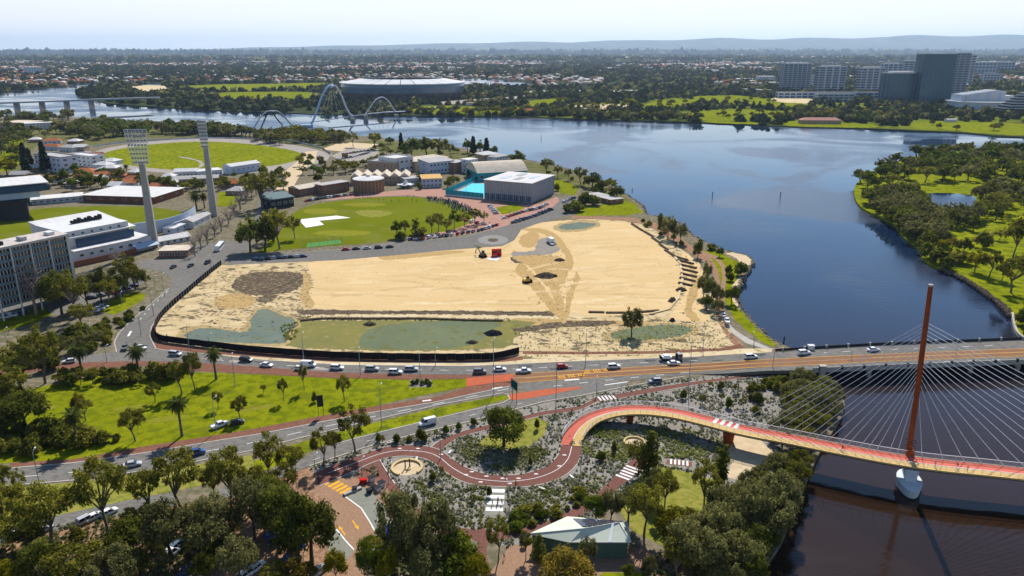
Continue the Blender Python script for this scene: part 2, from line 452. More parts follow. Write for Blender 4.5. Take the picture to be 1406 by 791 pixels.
far_shore = [(-1500, 150), (-600, 139), (0, 127), (30, 123), (60, 121), (110, 116), (160, 114.5), (200, 114), (262, 112), (267, 113), (262, 114.5), (200, 117), (150, 118.5), (125, 120), (112, 124), (106, 131), (112, 134), (125, 137), (150, 142), (190, 145), (240, 148), (290, 151), (340, 153), (400, 155), (440, 157), (500, 156), (540, 158), (580, 159), (640, 159.5), (700, 160), (760, 162), (820, 164), (900, 166), (960, 168), (1010, 170), (1070, 173), (1120, 175), (1180, 176), (1250, 179), (1300, 181), (1330, 183), (1370, 187), (1406, 188), (1500, 192), (1700, 200), (2200, 215)]
FAR_W = px2(far_shore) + [Vector((6000, 900, 0)), Vector((40000, 20000, 0)), Vector((40000, 42000, 0)), Vector((-40000, 42000, 0)), Vector((-40000, 20000, 0)), Vector((-6000, 2200, 0))]
sheet('far_ground', FAR_W, 0, m_far, px=False, skirt=3.0)
isle_shore = [(1500, 560), (1440, 500), (1406, 466), (1398, 458), (1393, 447), (1390, 432), (1376, 417), (1356, 402), (1332, 386), (1305, 372), (1284, 366), (1268, 356), (1262, 342), (1240, 325), (1228, 308), (1205, 297), (1182, 284), (1173, 268), (1176, 252), (1196, 237), (1225, 224), (1270, 212), (1330, 207), (1380, 208), (1440, 213), (1600, 230), (2100, 300), (2400, 460)]
ISLE_W = px2(smooth(isle_shore, 3))
sheet('island_ground', ISLE_W, 0, m_brightgrass, px=False, skirt=3.0)
POND = smooth([(1262, 268), (1285, 265), (1315, 266), (1338, 270), (1340, 284), (1332, 297), (1312, 298), (1290, 291), (1270, 280)], 3)
sheet('pond_water', POND, 0.03, m_water)
LAGOON = [(628, 108), (660, 108), (700, 111), (730, 116), (726, 119), (700, 119), (660, 118), (632, 117)]
sheet('lagoon_water', smooth(LAGOON, 2), 0.3, m_water)
LAGOON2 = [(836, 127), (866, 125.5), (890, 124.5), (892, 126), (862, 130), (840, 131)]
sheet('lake_water', LAGOON2, 0.3, m_water)

# ---- far parks and clearings
CLEAR = []
def clearing(name, pts, mat, z=0.25, sm=2):
 CLEAR.append(px2(smooth(pts, 3)))
 return sheet(name, pts, z, mat, sm)
clearing('golf_grass', [(240, 119), (300, 116), (380, 115), (445, 114), (440, 121), (380, 124), (300, 125), (250, 123)], m_brightgrass)
clearing('golf_grass', [(290, 128), (360, 126), (430, 127), (430, 134), (360, 137), (300, 135)], m_lawn)
clearing('bare_sand', [(178, 119), (220, 117), (232, 122), (228, 127), (190, 128)], m_sandpale)
clearing('riverside_grass', [(944, 158), (970, 152), (1010, 150), (1060, 152), (1080, 160), (1052, 164), (1000, 166), (960, 165)], m_brightgrass)
clearing('riverside_grass', [(880, 147), (905, 138), (945, 136), (960, 142), (930, 150), (890, 150)], m_brightgrass)
clearing('riverside_grass', [(950, 133), (1010, 131), (1045, 135), (1110, 142), (1090, 149), (1020, 145), (965, 141)], m_lawn)
clearing('riverside_grass', [(1245, 170), (1290, 166), (1340, 168), (1420, 171), (1420, 186), (1360, 184), (1310, 180), (1255, 176)], m_brightgrass)
clearing('riverside_grass', [(1085, 166), (1130, 167), (1200, 171), (1200, 175.5), (1130, 174.5), (1078, 172.5)], m_brightgrass)
clearing('riverside_grass', [(725, 139), (770, 135), (790, 138), (760, 144), (730, 146)], m_lawn)
clearing('riverside_grass', [(560, 147), (620, 145), (700, 150), (690, 157), (600, 157), (562, 155)], m_lawn)
clearing('riverside_grass', [(968, 166.2), (1045, 168.5), (1045, 171), (975, 168.6)], m_brightgrass)
sheet('riverside_park', [(690, 150), (760, 142), (860, 137), (960, 131), (1060, 133), (1200, 142), (1420, 150), (1420, 186), (1330, 181.5), (1180, 175), (1060, 171.5), (900, 164.5), (700, 159)], .12, M('park_mix', (.10, .13, .012), (.17, .19, .015), .012, (.06, .07, .02), .03), 2)
clearing('bare_sand', [(790, 145), (850, 143), (870, 146), (830, 150), (795, 150)], m_sandpale)
clearing('bare_sand', [(1070, 133), (1115, 136), (1110, 142), (1060, 139)], m_sandpale)
clearing('parkway', [(700, 126), (760, 124), (880, 123.5), (950, 125), (950, 127), (880, 126), (760, 127), (700, 129)], m_concrete)
clearing('parkway', [(600, 140), (700, 133), (730, 130), (735, 132), (700, 137), (610, 144)], m_track)

# ---- the sandy building site
SITE = [(300, 364), (330, 359), (400, 355), (470, 352), (560, 344), (630, 338), (690, 331), (704, 322), (716, 312), (740, 306), (780, 302), (830, 300), (868, 303), (900, 316), (930, 338), (958, 360), (972, 385), (985, 415), (998, 445), (1010, 470), (1004, 480), (960, 487), (900, 490), (800, 492), (718, 492), (640, 494), (560, 492), (460, 490), (350, 484), (260, 478), (216, 468), (211, 452), (222, 432), (250, 405), (280, 380)]
sheet('site_ground', SITE, 0.02, m_scrubsand, 2)
sheet('site_sand', [(424, 360), (520, 351), (640, 340), (700, 331), (714, 316), (745, 305), (800, 303), (866, 306), (893, 322), (915, 340), (932, 362), (936, 385), (930, 410), (918, 425), (890, 432), (800, 433), (770, 427), (600, 426), (470, 425), (425, 421), (418, 405), (432, 385)], 0.03, m_sand, 2)
sheet('site_sand', [(440, 432), (600, 431), (700, 432), (772, 434), (772, 440), (700, 442), (600, 438), (500, 437), (430, 438)], 0.035, m_sandpale, 1)
sheet('site_sand', [(936, 345), (960, 362), (968, 390), (962, 415), (975, 440), (935, 440), (920, 434), (936, 412), (942, 388), (938, 365)], 0.034, m_sand, 2)
sheet('soil_patch', [(332, 378), (360, 373), (410, 374), (420, 382), (412, 394), (395, 402), (350, 406), (325, 400), (318, 390)], 0.04, m_mudbrown, 2)
sheet('soil_patch', [(352, 410), (372, 404), (380, 408), (372, 414), (356, 416)], 0.04, m_mudbrown, 2)
sheet('soil_patch', [(405, 425), (440, 425), (520, 427), (640, 427), (774, 429), (772, 434), (640, 432), (520, 431), (440, 432), (412, 432)], 0.038, m_mudbrown, 1)
sheet('soil_patch', [(704, 352), (740, 350), (770, 353), (772, 359), (730, 362), (706, 361)], 0.04, m_mudbrown, 2)
sheet('gravel_pad', [(738, 330), (752, 326), (764, 333), (768, 344), (750, 350), (728, 350), (704, 352), (704, 346), (734, 344)], 0.045, m_mulch, 2)
sheet('mud_flat', [(405, 442), (440, 440), (560, 440), (640, 440), (705, 440), (735, 443), (720, 452), (705, 466), (690, 478), (560, 482), (470, 480), (392, 475), (395, 458)], 0.04, m_olive, 2)
sheet('silty_pond', [(505, 453), (540, 445), (600, 441), (660, 441), (690, 445), (670, 455), (660, 468), (620, 478), (560, 480), (498, 478), (495, 466)], 0.05, m_silt, 2)
sheet('silty_pond', [(343, 440), (352, 428), (366, 424), (385, 432), (404, 438), (406, 447), (396, 458), (392, 470), (360, 472), (258, 466), (262, 454), (290, 450), (330, 456), (345, 450)], 0.05, m_silt2, 2)
sheet('silty_pond', [(838, 458), (870, 450), (910, 446), (946, 449), (948, 456), (925, 463), (880, 467), (845, 466)], 0.05, m_silt, 2)
sheet('silty_pond', [(766, 311), (785, 306), (812, 306), (817, 310), (795, 315), (772, 315)], 0.05, m_silt2, 2)
sheet('silty_pond', [(704, 452), (735, 447), (772, 441), (850, 441), (820, 448), (770, 449), (720, 456)], 0.045, m_mudbrown, 2)

# damp margins, rutted ground between the two pads
m_damp = M('damp_sand', (.34, .25, .12), (.28, .21, .09), .2, (.42, .31, .16), .6)
m_churn = M('churned_sand', (.40, .27, .11), (.33, .22, .09), .4, (.48, .33, .15), 1.0, bump=.6, bsc=.8)
for px in ([(338, 438), (350, 425), (368, 421), (388, 429), (410, 437), (412, 449), (400, 461), (397, 473), (358, 475), (246, 468), (254, 451), (288, 447), (330, 453)], [(828, 458), (866, 447), (912, 443), (956, 447), (956, 458), (928, 466), (880, 470), (838, 469)], [(760, 311), (784, 303.5), (816, 303), (824, 310), (796, 318), (768, 318)]): sheet('mud_flat', px, .043, m_damp, 2)
sheet('tyre_track', [(704, 344), (742, 351), (768, 352), (782, 366), (776, 386), (768, 398), (758, 398), (742, 384), (728, 366), (706, 356)], .041, m_churn, 2)
sheet('mud_flat', [(704, 437), (770, 438), (800, 440), (860, 440), (900, 443), (838, 447), (780, 449), (720, 452), (690, 446)], .039, m_churn, 2)
rt = random.Random(31)
m_rut = M('rut_sand', (.45, .32, .155), (.51, .36, .17), .3); m_palerut = M('pale_rut_sand', (.70, .55, .33), (.64, .49, .28), .3)
for i in range(110):   # wheel ruts in pairs
 u, v = rt.uniform(440, 925), rt.uniform(322, 424); L_ = rt.uniform(20, 90); bend = rt.uniform(-6, 6); tilt = rt.uniform(-.12, .06) if i % 14 else rt.uniform(-.5, .5)
 mb = MB()
 for dv in (0, 1.6):
  q = [tuple(G(u + L_ * (s - .5), v + dv + tilt * L_ * (s - .5) + bend * (s * s - s) * 2)) for s in np.linspace(0, 1, 9)]
  if not all(inside(np.array([p[0]]), np.array([p[1]]), [p[:2] for p in px2([(428, 362), (640, 342), (706, 332), (745, 308), (866, 309), (912, 342), (932, 366), (930, 408), (890, 430), (600, 424), (424, 420)])])[0] for p in q): break
  ribbon(mb, q, rt.uniform(.4, .7), .0345 + .0002 * i)
 if mb.V: tag(mb.build('wheel_rut', m_rut if i % 3 else m_palerut), kind='structure')
for px in ([(418, 372), (428, 384), (424, 402), (432, 418), (424, 424), (412, 410), (416, 392)], [(716, 360), (732, 376), (748, 396), (760, 414), (770, 432), (762, 434), (744, 412), (726, 392), (708, 372)], [(940, 350), (950, 362), (960, 384), (958, 404), (950, 424), (962, 440), (948, 440), (940, 424), (946, 400), (950, 380)], [(520, 352), (560, 349), (620, 344), (640, 346), (590, 352), (530, 357)], [(720, 322), (734, 318), (742, 326), (730, 340), (716, 338), (712, 330)]): sheet('tyre_track', px, .0405, m_churn, 2)
sheet('soil_patch', [(300, 408), (330, 402), (352, 412), (340, 422), (310, 424), (292, 418)], .0405, m_churn, 2)
# ---- lawns
PARK = [(-60, 640), (-60, 560), (20, 540), (70, 528), (130, 516), (220, 510), (270, 511), (352, 514), (450, 519), (560, 521.5), (640, 520.5), (640, 531), (560, 547), (500, 561), (430, 574), (352, 589), (300, 599), (200, 614), (100, 631), (14, 636)]
sheet('park_lawn', PARK, 0.03, m_lawn, 0)
sheet('garden_bed', [(563, 521.5), (593, 521.5), (594, 531), (562, 532)], .05, m_mulch)
MEDIAN = [(340, 637), (400, 611), (450, 597), (520, 579), (600, 560), (690, 542.5), (697, 544), (700, 547), (640, 563), (570, 581), (500, 598), (440, 613), (400, 632), (352, 650)]
sheet('median_grass', MEDIAN, 0.03, m_brightgrass, 0)
sheet('verge_grass', [(-60, 676), (0, 669), (110, 662), (220, 647), (345, 625), (352, 648), (300, 662), (180, 686), (60, 715), (-60, 745)], 0.03, m_drygrass, 0)
OVAL = [(352, 346), (385, 318), (395, 300), (410, 288), (440, 279), (490, 273), (540, 270), (590, 272), (622, 278), (640, 286), (650, 298), (640, 309), (610, 318), (560, 325), (520, 333), (450, 338), (390, 343)]
sheet('oval_grass', OVAL, 0.04, m_oval, 2)
sheet('cricket_pitch', [(488, 291), (505, 288), (540, 292), (522, 298), (500, 297)], 0.06, m_drygrass, 2)
tag(sheet('pitch_cover', [(412, 304), (420, 312.5), (445, 308.5), (438, 303), (482, 299), (462, 296), (414, 301)], 0.10, m_white, 0, kind=None), 'L shaped white pitch cover lying on the school oval', 'pitch cover')
trot = lambda cx, cy, rx, ry, n=48: [(cx + rx * math.cos(a) * (1 + 0.12 * math.cos(2 * a)), cy + ry * math.sin(a)) for a in np.linspace(0, 2 * PI, n, endpoint=False)]
sheet('trotting_track', trot(287, 215, 148, 25), 0.04, m_track)
sheet('trotting_grass', trot(278, 214.5, 124, 20), 0.06, m_brightgrass)
sheet('infield_path', [(245, 214.5), (262, 217), (276, 221), (281, 226), (276, 230), (272, 229), (276, 225), (268, 220), (246, 216)], 0.08, m_track, 1)
for px in ([(80, 192), (96, 170), (250, 178), (350, 188), (470, 190), (482, 200), (430, 203), (350, 191), (200, 190), (130, 200)], [(480, 198), (520, 193), (600, 203), (700, 218), (770, 232), (850, 264), (880, 290), (850, 274), (780, 252), (700, 232), (600, 216), (520, 208)], [(0, 234), (0, 166), (90, 166), (100, 186), (60, 196), (40, 210), (40, 232)]): sheet('shore_park', px, .033, M('dark_park_grass', (.075, .095, .018), (.12, .13, .03), .05, (.16, .13, .08), .12), 2)  # dark grass mixed with tan patches
sheet('stadium_grass', [(-60, 322), (-20, 300), (40, 288), (120, 283), (200, 284), (245, 290), (258, 296), (250, 304), (215, 312), (150, 320), (60, 330), (0, 334)], 0.04, m_oval, 2)
sheet('corner_grass', [(298, 283), (300, 264), (325, 262), (330, 272), (322, 284)], 0.04, m_lawn)
sheet('verge_grass', [(-40, 440), (20, 428), (60, 420), (72, 432), (40, 446), (0, 456), (-40, 468)], 0.04, m_lawn, 1)
sheet('verge_grass', [(150, 412), (185, 400), (200, 404), (196, 412), (175, 424), (158, 432), (138, 428)], 0.04, m_lawn, 1)
sheet('shore_grass', [(784, 290), (800, 282), (820, 284), (850, 273), (872, 280), (884, 292), (860, 296), (820, 296), (795, 297)], 0.04, m_lawn, 1)
sheet('shore_grass', [(757, 258), (760, 247), (775, 248), (795, 258), (790, 268), (772, 266)], 0.04, m_lawn, 1)
sheet('shore_grass', [(962, 345), (985, 344), (1012, 360), (1015, 372), (1010, 385), (1005, 400), (1008, 415), (1020, 430), (1040, 452), (1065, 472), (1060, 477), (1035, 462), (1010, 440), (998, 420), (992, 395), (985, 370), (970, 355)], 0.04, m_lawn, 1)
sheet('shore_beach', [(1006, 346.5), (1024, 350.5), (1033, 357), (1030, 365), (1020, 364), (1012, 355), (996, 348)], 0.05, m_beach, 1)
sheet('shore_beach', [(1021, 380), (1012, 393), (1008, 406), (1016, 424), (1012, 424), (1003, 405), (1006, 392), (1014, 381)], 0.05, m_beach, 1)
sheet('hall_lawn', [(680, 285), (705, 281), (722, 285), (710, 290), (690, 295)], 0.05, m_lawn)
sheet('west_lawn', [(0, 216), (15, 190), (34, 186), (30, 200), (24, 215), (30, 225), (10, 235), (-30, 240)], 0.04, m_lawn, 1)

# ---- school paving and car parks
sheet('school_paving', [(440, 276), (480, 268), (540, 262), (600, 258), (660, 270), (700, 282), (740, 280), (764, 270), (770, 274), (760, 284), (720, 300), (690, 312), (640, 322), (560, 330), (560, 326), (640, 308), (652, 298), (640, 284), (615, 274), (560, 268), (500, 271)], 0.03, m_pinkpave, 0)
sheet('car_park', [(455, 214), (480, 203), (520, 205), (520, 212), (500, 220), (470, 222)], 0.04, m_track)
sheet('car_park', [(440, 205), (470, 195), (520, 198), (500, 206), (470, 208)], 0.035, m_beach)
sheet('car_park', [(-40, 430), (100, 404), (150, 392), (190, 380), (200, 388), (150, 412), (60, 438), (-40, 462)], 0.035, m_asphalt)
sheet('car_park', [(766, 273), (788, 268), (797, 277), (786, 284), (772, 282)], 0.04, m_asphalt)
sheet('boulevard', [(420, 208), (436, 207), (432, 222), (412, 240), (400, 262), (360, 262), (385, 240), (408, 222)], 0.04, m_beach)

# ---- roads
def zr(u):      # the main road climbs to the causeway bridge
 return 0.0 if u < 960 else (u - 960) / 155.0 * 3.2 if u < 1115 else 3.2
def road(name, upper, lower, dz, mat, skirt=0.0):
 """upper and lower edges, left to right, in the photograph; laid at the height of the road"""
 us = sorted(set([p[0] for p in upper] + [p[0] for p in lower] + [u for u in range(960, 1130, 20) if max(upper[0][0], lower[0][0]) < u < min(upper[-1][0], lower[-1][0])]))
 us = [u for u in us if max(upper[0][0], lower[0][0]) <= u <= min(upper[-1][0], lower[-1][0])]
 fu = lambda L, u: float(np.interp(u, [p[0] for p in L], [p[1] for p in L]))
 b = MB()
 for a, c in zip(us[:-1], us[1:]):
  q = [G(a, fu(lower, a), zr(a) + dz), G(c, fu(lower, c), zr(c) + dz), G(c, fu(upper, c), zr(c) + dz), G(a, fu(upper, a), zr(a) + dz)]
  b.face(q)
  if skirt:
   for i, j in ((0, 1), (2, 3)):
    b.face([q[j], q[i], (q[i].x, q[i].y, q[i].z - skirt), (q[j].x, q[j].y, q[j].z - skirt)])
 return tag(b.build(name, mat), kind='structure')
up_main = [(-60, 500), (60, 496), (80, 491), (130, 486.5), (160, 483), (200, 477), (250, 482), (300, 488), (352, 494), (400, 498), (470, 501.5), (560, 503), (640, 503), (704, 500.5), (760, 499), (800, 496), (900, 492), (960, 490), (1000, 487.5), (1054, 484), (1115, 480), (1200, 475), (1300, 471), (1406, 467), (1500, 463), (1700, 455)]
lo_main = [(-60, 510), (60, 500), (130, 497), (200, 495.5), (270, 498), (352, 503.5), (450, 511), (550, 514), (640, 514.5), (704, 558), (760, 550), (820, 541), (860, 530), (940, 518), (1000, 512.5), (1054, 509), (1115, 508), (1200, 504), (1300, 500), (1406, 496), (1500, 493), (1700, 487)]
lo_main2 = [(-60, 510), (60, 500), (130, 497), (200, 495.5), (270, 498), (352, 503.5), (450, 511), (550, 514), (640, 514.5), (650, 516.5), (704, 514), (720, 536), (745, 541), (760, 538), (800, 532), (860, 523), (940, 515), (1000, 512.5), (1054, 509), (1115, 508), (1200, 504), (1300, 500), (1406, 496), (1500, 493), (1700, 487)]
road('main_road', up_main, lo_main2, 0.05, m_asphalt, 1.2)
road('brick_median', [(-60, 510), (60, 500), (130, 497), (200, 495.5), (270, 498), (352, 503.5), (450, 511), (550, 514), (640, 514.8), (704, 513)], [(-60, 522), (60, 509), (130, 506), (200, 502), (270, 509), (352, 513.5), (450, 518.5), (560, 521), (640, 520.2), (704, 526)], 0.06, m_brick)
road('lower_carriageway', [(-60, 660), (14, 643), (100, 636), (200, 622), (300, 605), (352, 597), (430, 582), (500, 568.5), (600, 552), (650, 541), (704, 530)], [(-60, 678), (0, 668), (110, 659), (220, 643.5), (352, 617), (460, 589.5), (520, 575.5), (600, 556.5), (690, 540), (704, 537.5)], 0.055, m_asphalt)
road('brick_footpath', [(14, 635.5), (100, 630.5), (200, 612.5), (300, 597), (352, 588), (430, 573), (500, 560), (600, 545), (640, 531), (704, 524)], [(14, 643), (100, 636), (200, 622), (300, 605), (352, 597), (430, 582), (500, 568.5), (600, 552), (650, 541), (704, 530)], 0.06, m_brick)
road('slip_road', [(300, 672), (352, 652), (420, 628), (450, 613), (500, 599), (570, 582), (640, 565), (690, 553.5), (704, 549), (725, 537), (745, 540)], [(300, 688), (352, 668), (425, 640), (500, 615), (580, 593.5), (640, 580), (704, 563), (745, 552), (800, 543)], 0.058, m_asphalt)
road('slip_road_end', [(740, 540.5), (800, 531.5), (860, 522.5)], [(740, 553), (800, 543), (860, 531), (870, 528)], 0.059, m_asphalt)
road('service_road', [(-60, 740), (40, 716), (180, 686), (240, 676)], [(-60, 762), (40, 738), (180, 706), (240, 694)], 0.05, m_asphalt)
# bus lanes, red islands
road('bus_lane', [(704, 514), (790, 509.5), (900, 503), (1054, 494), (1115, 491), (1200, 487), (1406, 479), (1700, 468)], [(704, 526), (790, 520), (900, 513), (1054, 503.5), (1115, 501), (1200, 497), (1406, 489), (1700, 479)], 0.075, m_buslane)
road('bus_lane_strip', [(704, 518.5), (790, 513), (900, 506.5), (1054, 497.7), (1115, 495), (1200, 490.8), (1406, 483), (1700, 472)], [(704, 520), (790, 514.6), (900, 508), (1054, 499), (1115, 496.2), (1200, 492), (1406, 484.2), (1700, 473.4)], 0.085, m_tanpath)
sheet('red_island', [(640, 519.5), (704, 513), (706, 522), (640, 531)], 0.085, m_redisland)
sheet('red_island', [(704, 541), (750, 534), (798, 531), (800, 532.5), (760, 541), (720, 548), (702, 549.5)], 0.085, m_redisland)
sheet('red_island', [(697, 543), (704, 541), (704, 549.5), (699, 548)], 0.086, m_redisland)
HALE = [(160, 484), (157, 470), (163, 458), (178, 442), (200, 424), (232, 396), (236, 384), (225, 374), (195, 368), (188, 360), (215, 354), (245, 348), (258, 340), (300, 332), (330, 331), (350, 300), (352, 283), (362, 262), (385, 240), (392, 242), (372, 266), (360, 290), (352, 320), (341, 333), (345, 343), (330, 349), (305, 362), (280, 379), (250, 404), (222, 430), (209, 448), (207, 462), (214, 474), (214, 481)]
sheet('side_street', HALE, 0.048, m_asphalt)
sheet('side_street', [(320, 349), (400, 347.5), (470, 342.5), (560, 332), (640, 325), (668, 317), (695, 310), (725, 302), (752, 290), (768, 276), (776, 272), (784, 284), (790, 292), (760, 302), (738, 307), (716, 315), (706, 330), (690, 338), (660, 340), (620, 343), (560, 349), (470, 357), (400, 360), (310, 364)], 0.047, m_asphalt)
rb = [(677 + 21 * math.cos(a), 329.5 + 6.5 * math.sin(a)) for a in np.linspace(0, 2 * PI, 28, endpoint=False)]
sheet('roundabout_apron', rb, 0.07, M('apron', (.23, .22, .20), (.26, .25, .23), .4))
sheet('roundabout_centre', [(677 + (x - 677) * 0.35, 329.5 + (y - 329.5) * 0.35) for x, y in rb], 0.16, m_mudbrown, skirt=0.15)
sheet('dirt_road', [(784, 296), (820, 297), (870, 299), (900, 306), (925, 320), (950, 338), (975, 352), (985, 368), (990, 395), (992, 420), (990, 440), (1000, 455), (1014, 466), (1022, 473), (1015, 478), (1004, 470), (988, 446), (984, 425), (984, 395), (978, 370), (962, 356), (938, 340), (918, 326), (895, 312), (866, 304), (820, 301), (784, 301)], 0.046, m_redgravel, 0)
sheet('shore_path', [(1000, 444), (1012, 455), (1030, 466), (1060, 479), (1056, 481), (1024, 471), (1006, 458), (996, 446)], 0.05, m_concrete)
sheet('shore_path', [(960, 343), (985, 352), (996, 365), (997, 385), (994, 405), (996, 420), (992, 420), (989, 400), (992, 380), (990, 366), (982, 356), (958, 346)], 0.05, m_tanpath, 1)
sheet('brick_footpath', [(214, 479), (208, 466), (206, 452), (216, 432), (240, 408), (284, 376), (288, 378), (246, 409), (222, 434), (214, 450), (215, 462), (224, 471), (300, 480), (460, 490), (560, 492), (700, 491), (718, 489), (718, 494), (690, 497), (560, 498), (460, 497), (320, 488)], 0.052, m_brick)
sheet('sand_verge', [(214, 481), (300, 486), (460, 495.5), (560, 497), (690, 496), (718, 493), (860, 489), (1000, 481), (1012, 479), (1060, 478), (1060, 483.5), (1000, 487), (960, 489.5), (800, 495.5), (704, 500), (640, 502.5), (560, 502.5), (470, 501), (400, 497.5), (300, 487.5), (216, 478.5)], 0.045, m_sandpale)
sheet('brick_footpath', [(718, 482), (800, 483), (900, 482), (990, 478), (1016, 472), (1022, 477), (1000, 481), (900, 485.5), (800, 486.5), (718, 486)], 0.053, m_brick)

# ---- landscaped gravel garden between road and bridge
GARDEN = [(425, 641), (500, 617), (580, 596), (640, 582), (704, 565), (745, 554), (800, 545), (860, 532), (940, 519.5), (1000, 514), (1060, 510.5), (1125, 513), (1148, 540), (1120, 580), (1080, 610), (1040, 640), (1000, 668), (940, 672), (880, 670), (850, 690), (800, 715), (740, 742), (700, 752), (660, 740), (620, 720), (590, 700), (556, 680), (520, 655), (470, 650), (440, 660)]
sheet('gravel_garden', GARDEN, 0.02, m_mulch, 0)
GARDEN_W = px2(GARDEN)
sheet('bush_ground', [(-60, 745), (60, 716), (180, 700), (300, 688), (425, 641), (440, 660), (452, 700), (480, 760), (520, 830), (-60, 830)], 0.025, m_redgravel, 0)
sheet('bush_ground', [(640, 830), (700, 750), (800, 730), (900, 760), (1040, 800), (1040, 830)], 0.025, m_tanpath, 0)
sheet('dry_lawn', [(862, 668), (900, 640), (945, 648), (985, 660), (1000, 690), (985, 740), (930, 760), (870, 730), (850, 700)], 0.03, m_drygrass, 1)
sheet('shed_lawn', [(822, 792), (828, 786), (888, 786), (890, 815), (820, 815)], 0.04, m_lawn)
sheet('dry_lawn', [(655, 610), (680, 588), (705, 574), (735, 570), (752, 580), (748, 598), (725, 614), (690, 618)], 0.035, m_drygrass, 1)
sheet('sand_court', [(1000, 598), (1040, 600), (1062, 622), (1040, 640), (1014, 660), (996, 654), (1004, 636), (996, 620)], 0.035, m_beach, 1)
GRASS_SPOTS = []

# ---- red-brown cycle paths
PATHW = []
def path_sheet(name, left, right, z, mat, edge=True):
 pts = smooth(left, 5, False) + list(reversed(smooth(right, 5, False)))
 PATHW.append(px2(pts))
 o = sheet(name, pts, z, mat)
 if edge:
  for e in (left, right):
   mb = MB(); kerb_bar(mb, [tuple(G(*p)) for p in smooth(e, 4, False)], 0.30, 0.0, z + 0.06)
   tag(mb.build('path_edging', m_concrete), kind='structure')
 return o
path_sheet('cycle_path', [(430, 650), (470, 634), (505, 621.5), (535, 613), (570, 611.5), (600, 616.5), (620, 629), (642, 643), (672, 651.5), (704, 652.5), (730, 648), (752, 639), (766, 625), (769, 612)],
           [(438, 668), (480, 650), (510, 636), (535, 628.5), (562, 627), (588, 632), (607, 645), (628, 658.5), (655, 666.5), (704, 669), (735, 667), (768, 657.5), (787, 644), (797, 628), (799.5, 612)], 0.06, m_path)
path_sheet('cycle_path', [(592, 614), (606, 604), (630, 594), (650, 588), (690, 579), (740, 566), (790, 558.5), (803, 554), (812, 550)],
           [(607, 618), (622, 606), (640, 598), (690, 586), (740, 572), (780, 566.5), (800, 562), (812, 556), (822, 551)], 0.062, m_path)
path_sheet('cycle_path', [(803, 552), (818, 545.5), (842, 542), (900, 532), (960, 523), (1010, 517), (1045, 513.5)],
           [(812, 557), (830, 550.5), (848, 548), (905, 538), (965, 527.5), (1012, 521), (1046, 517)], 0.064, m_path)
path_sheet('cycle_path', [(500, 640), (520, 631), (528, 640), (536, 655), (552, 675), (572, 697), (600, 714), (640, 726), (660, 726), (664, 718)],
           [(485, 652), (512, 640), (519, 652), (530, 668), (545, 690), (568, 712), (596, 730), (636, 738), (660, 742), (672, 744)], 0.058, m_path, False)
path_sheet('cycle_path', [(640, 725), (660, 730), (690, 728), (720, 724), (760, 712), (800, 690), (830, 668), (860, 638), (872, 630)],
           [(640, 737), (662, 744), (690, 741), (724, 736), (770, 722), (815, 697), (845, 674), (880, 644), (890, 636)], 0.056, m_path, False)
path_sheet('cycle_path', [(655, 738), (657, 760), (664, 800)], [(672, 742), (668, 762), (678, 800)], 0.057, m_path, False)
# ---- brick car park in front
sheet('car_park', [(432, 668), (456, 657), (486, 656), (510, 660), (545, 672), (560, 700), (545, 740), (500, 800), (455, 775), (462, 740), (450, 700)], 0.045, m_tanpath, 0)
sheet('car_park_apron', [(486, 656), (500, 644), (520, 634), (529, 652), (540, 668), (520, 664), (505, 660)], 0.05, m_brick, 0)
sheet('parking_bays', [(474, 681), (500, 669), (512, 676), (530, 700), (542, 726), (532, 742), (522, 742), (508, 716), (496, 697)], 0.055, m_greyconc, 0)
sheet('parking_bays', [(448, 728), (462, 726), (472, 740), (486, 755), (478, 768), (450, 756)], 0.055, m_greyconc, 0)

# patched asphalt, worn and dry turf
for i in range(26):
 u = rt.uniform(240, 1050); v = float(np.interp(u, [240, 352, 470, 640, 704, 900, 1050], [488, 499, 506.5, 508.5, 507, 498, 489])) + rt.uniform(-3.5, 3); L_ = rt.uniform(6, 26); s_ = (float(np.interp(u + 10, [240, 352, 470, 640, 704, 900, 1050], [488, 499, 506.5, 508.5, 507, 498, 489])) - float(np.interp(u, [240, 352, 470, 640, 704, 900, 1050], [488, 499, 506.5, 508.5, 507, 498, 489]))) / 10
 q = [G(u, v, zr(u) + .056 + i * .0003), G(u + L_, v + s_ * L_, zr(u + L_) + .056 + i * .0003)]; mb = MB(); ribbon(mb, [tuple(p) for p in q], rt.uniform(.8, 2.4), 0, zs=[p.z for p in q]); tag(mb.build('road_patch', m_asphalt2 if i % 3 else m_track), kind='structure')
m_dryturf = M('dry_turf', (.19, .19, .012), (.165, .185, .007), .3, (.22, .195, .035), .6)
m_wornturf = M('worn_turf', (.125, .143, .008), (.145, .155, .012), .2)
for i, (u, v, a, b_) in enumerate([(120, 590, 22, 4), (230, 575, 30, 4), (300, 540, 26, 3), (350, 560, 30, 4), (420, 545, 24, 3), (180, 560, 26, 3), (520, 535, 24, 2.5), (60, 560, 20, 4), (280, 590, 24, 3), (440, 290, 24, 4), (580, 300, 26, 4), (470, 320, 40, 4), (560, 284, 30, 3), (500, 281, 30, 2.5), (620, 292, 14, 4)]):
 q = resample([(u + a * math.cos(t), v + b_ * math.sin(t) - .12 * a * math.cos(t) * (v > 400)) for t in np.linspace(0, 2 * PI, 24)], 1.5)[:-1]; w = np.random.default_rng(i).normal(0, .5, q.shape) * np.array([2.2, .5])
 sheet('worn_grass', [tuple(p) for p in q + w], .045 + .0003 * i, m_dryturf if i % 2 else m_wornturf)
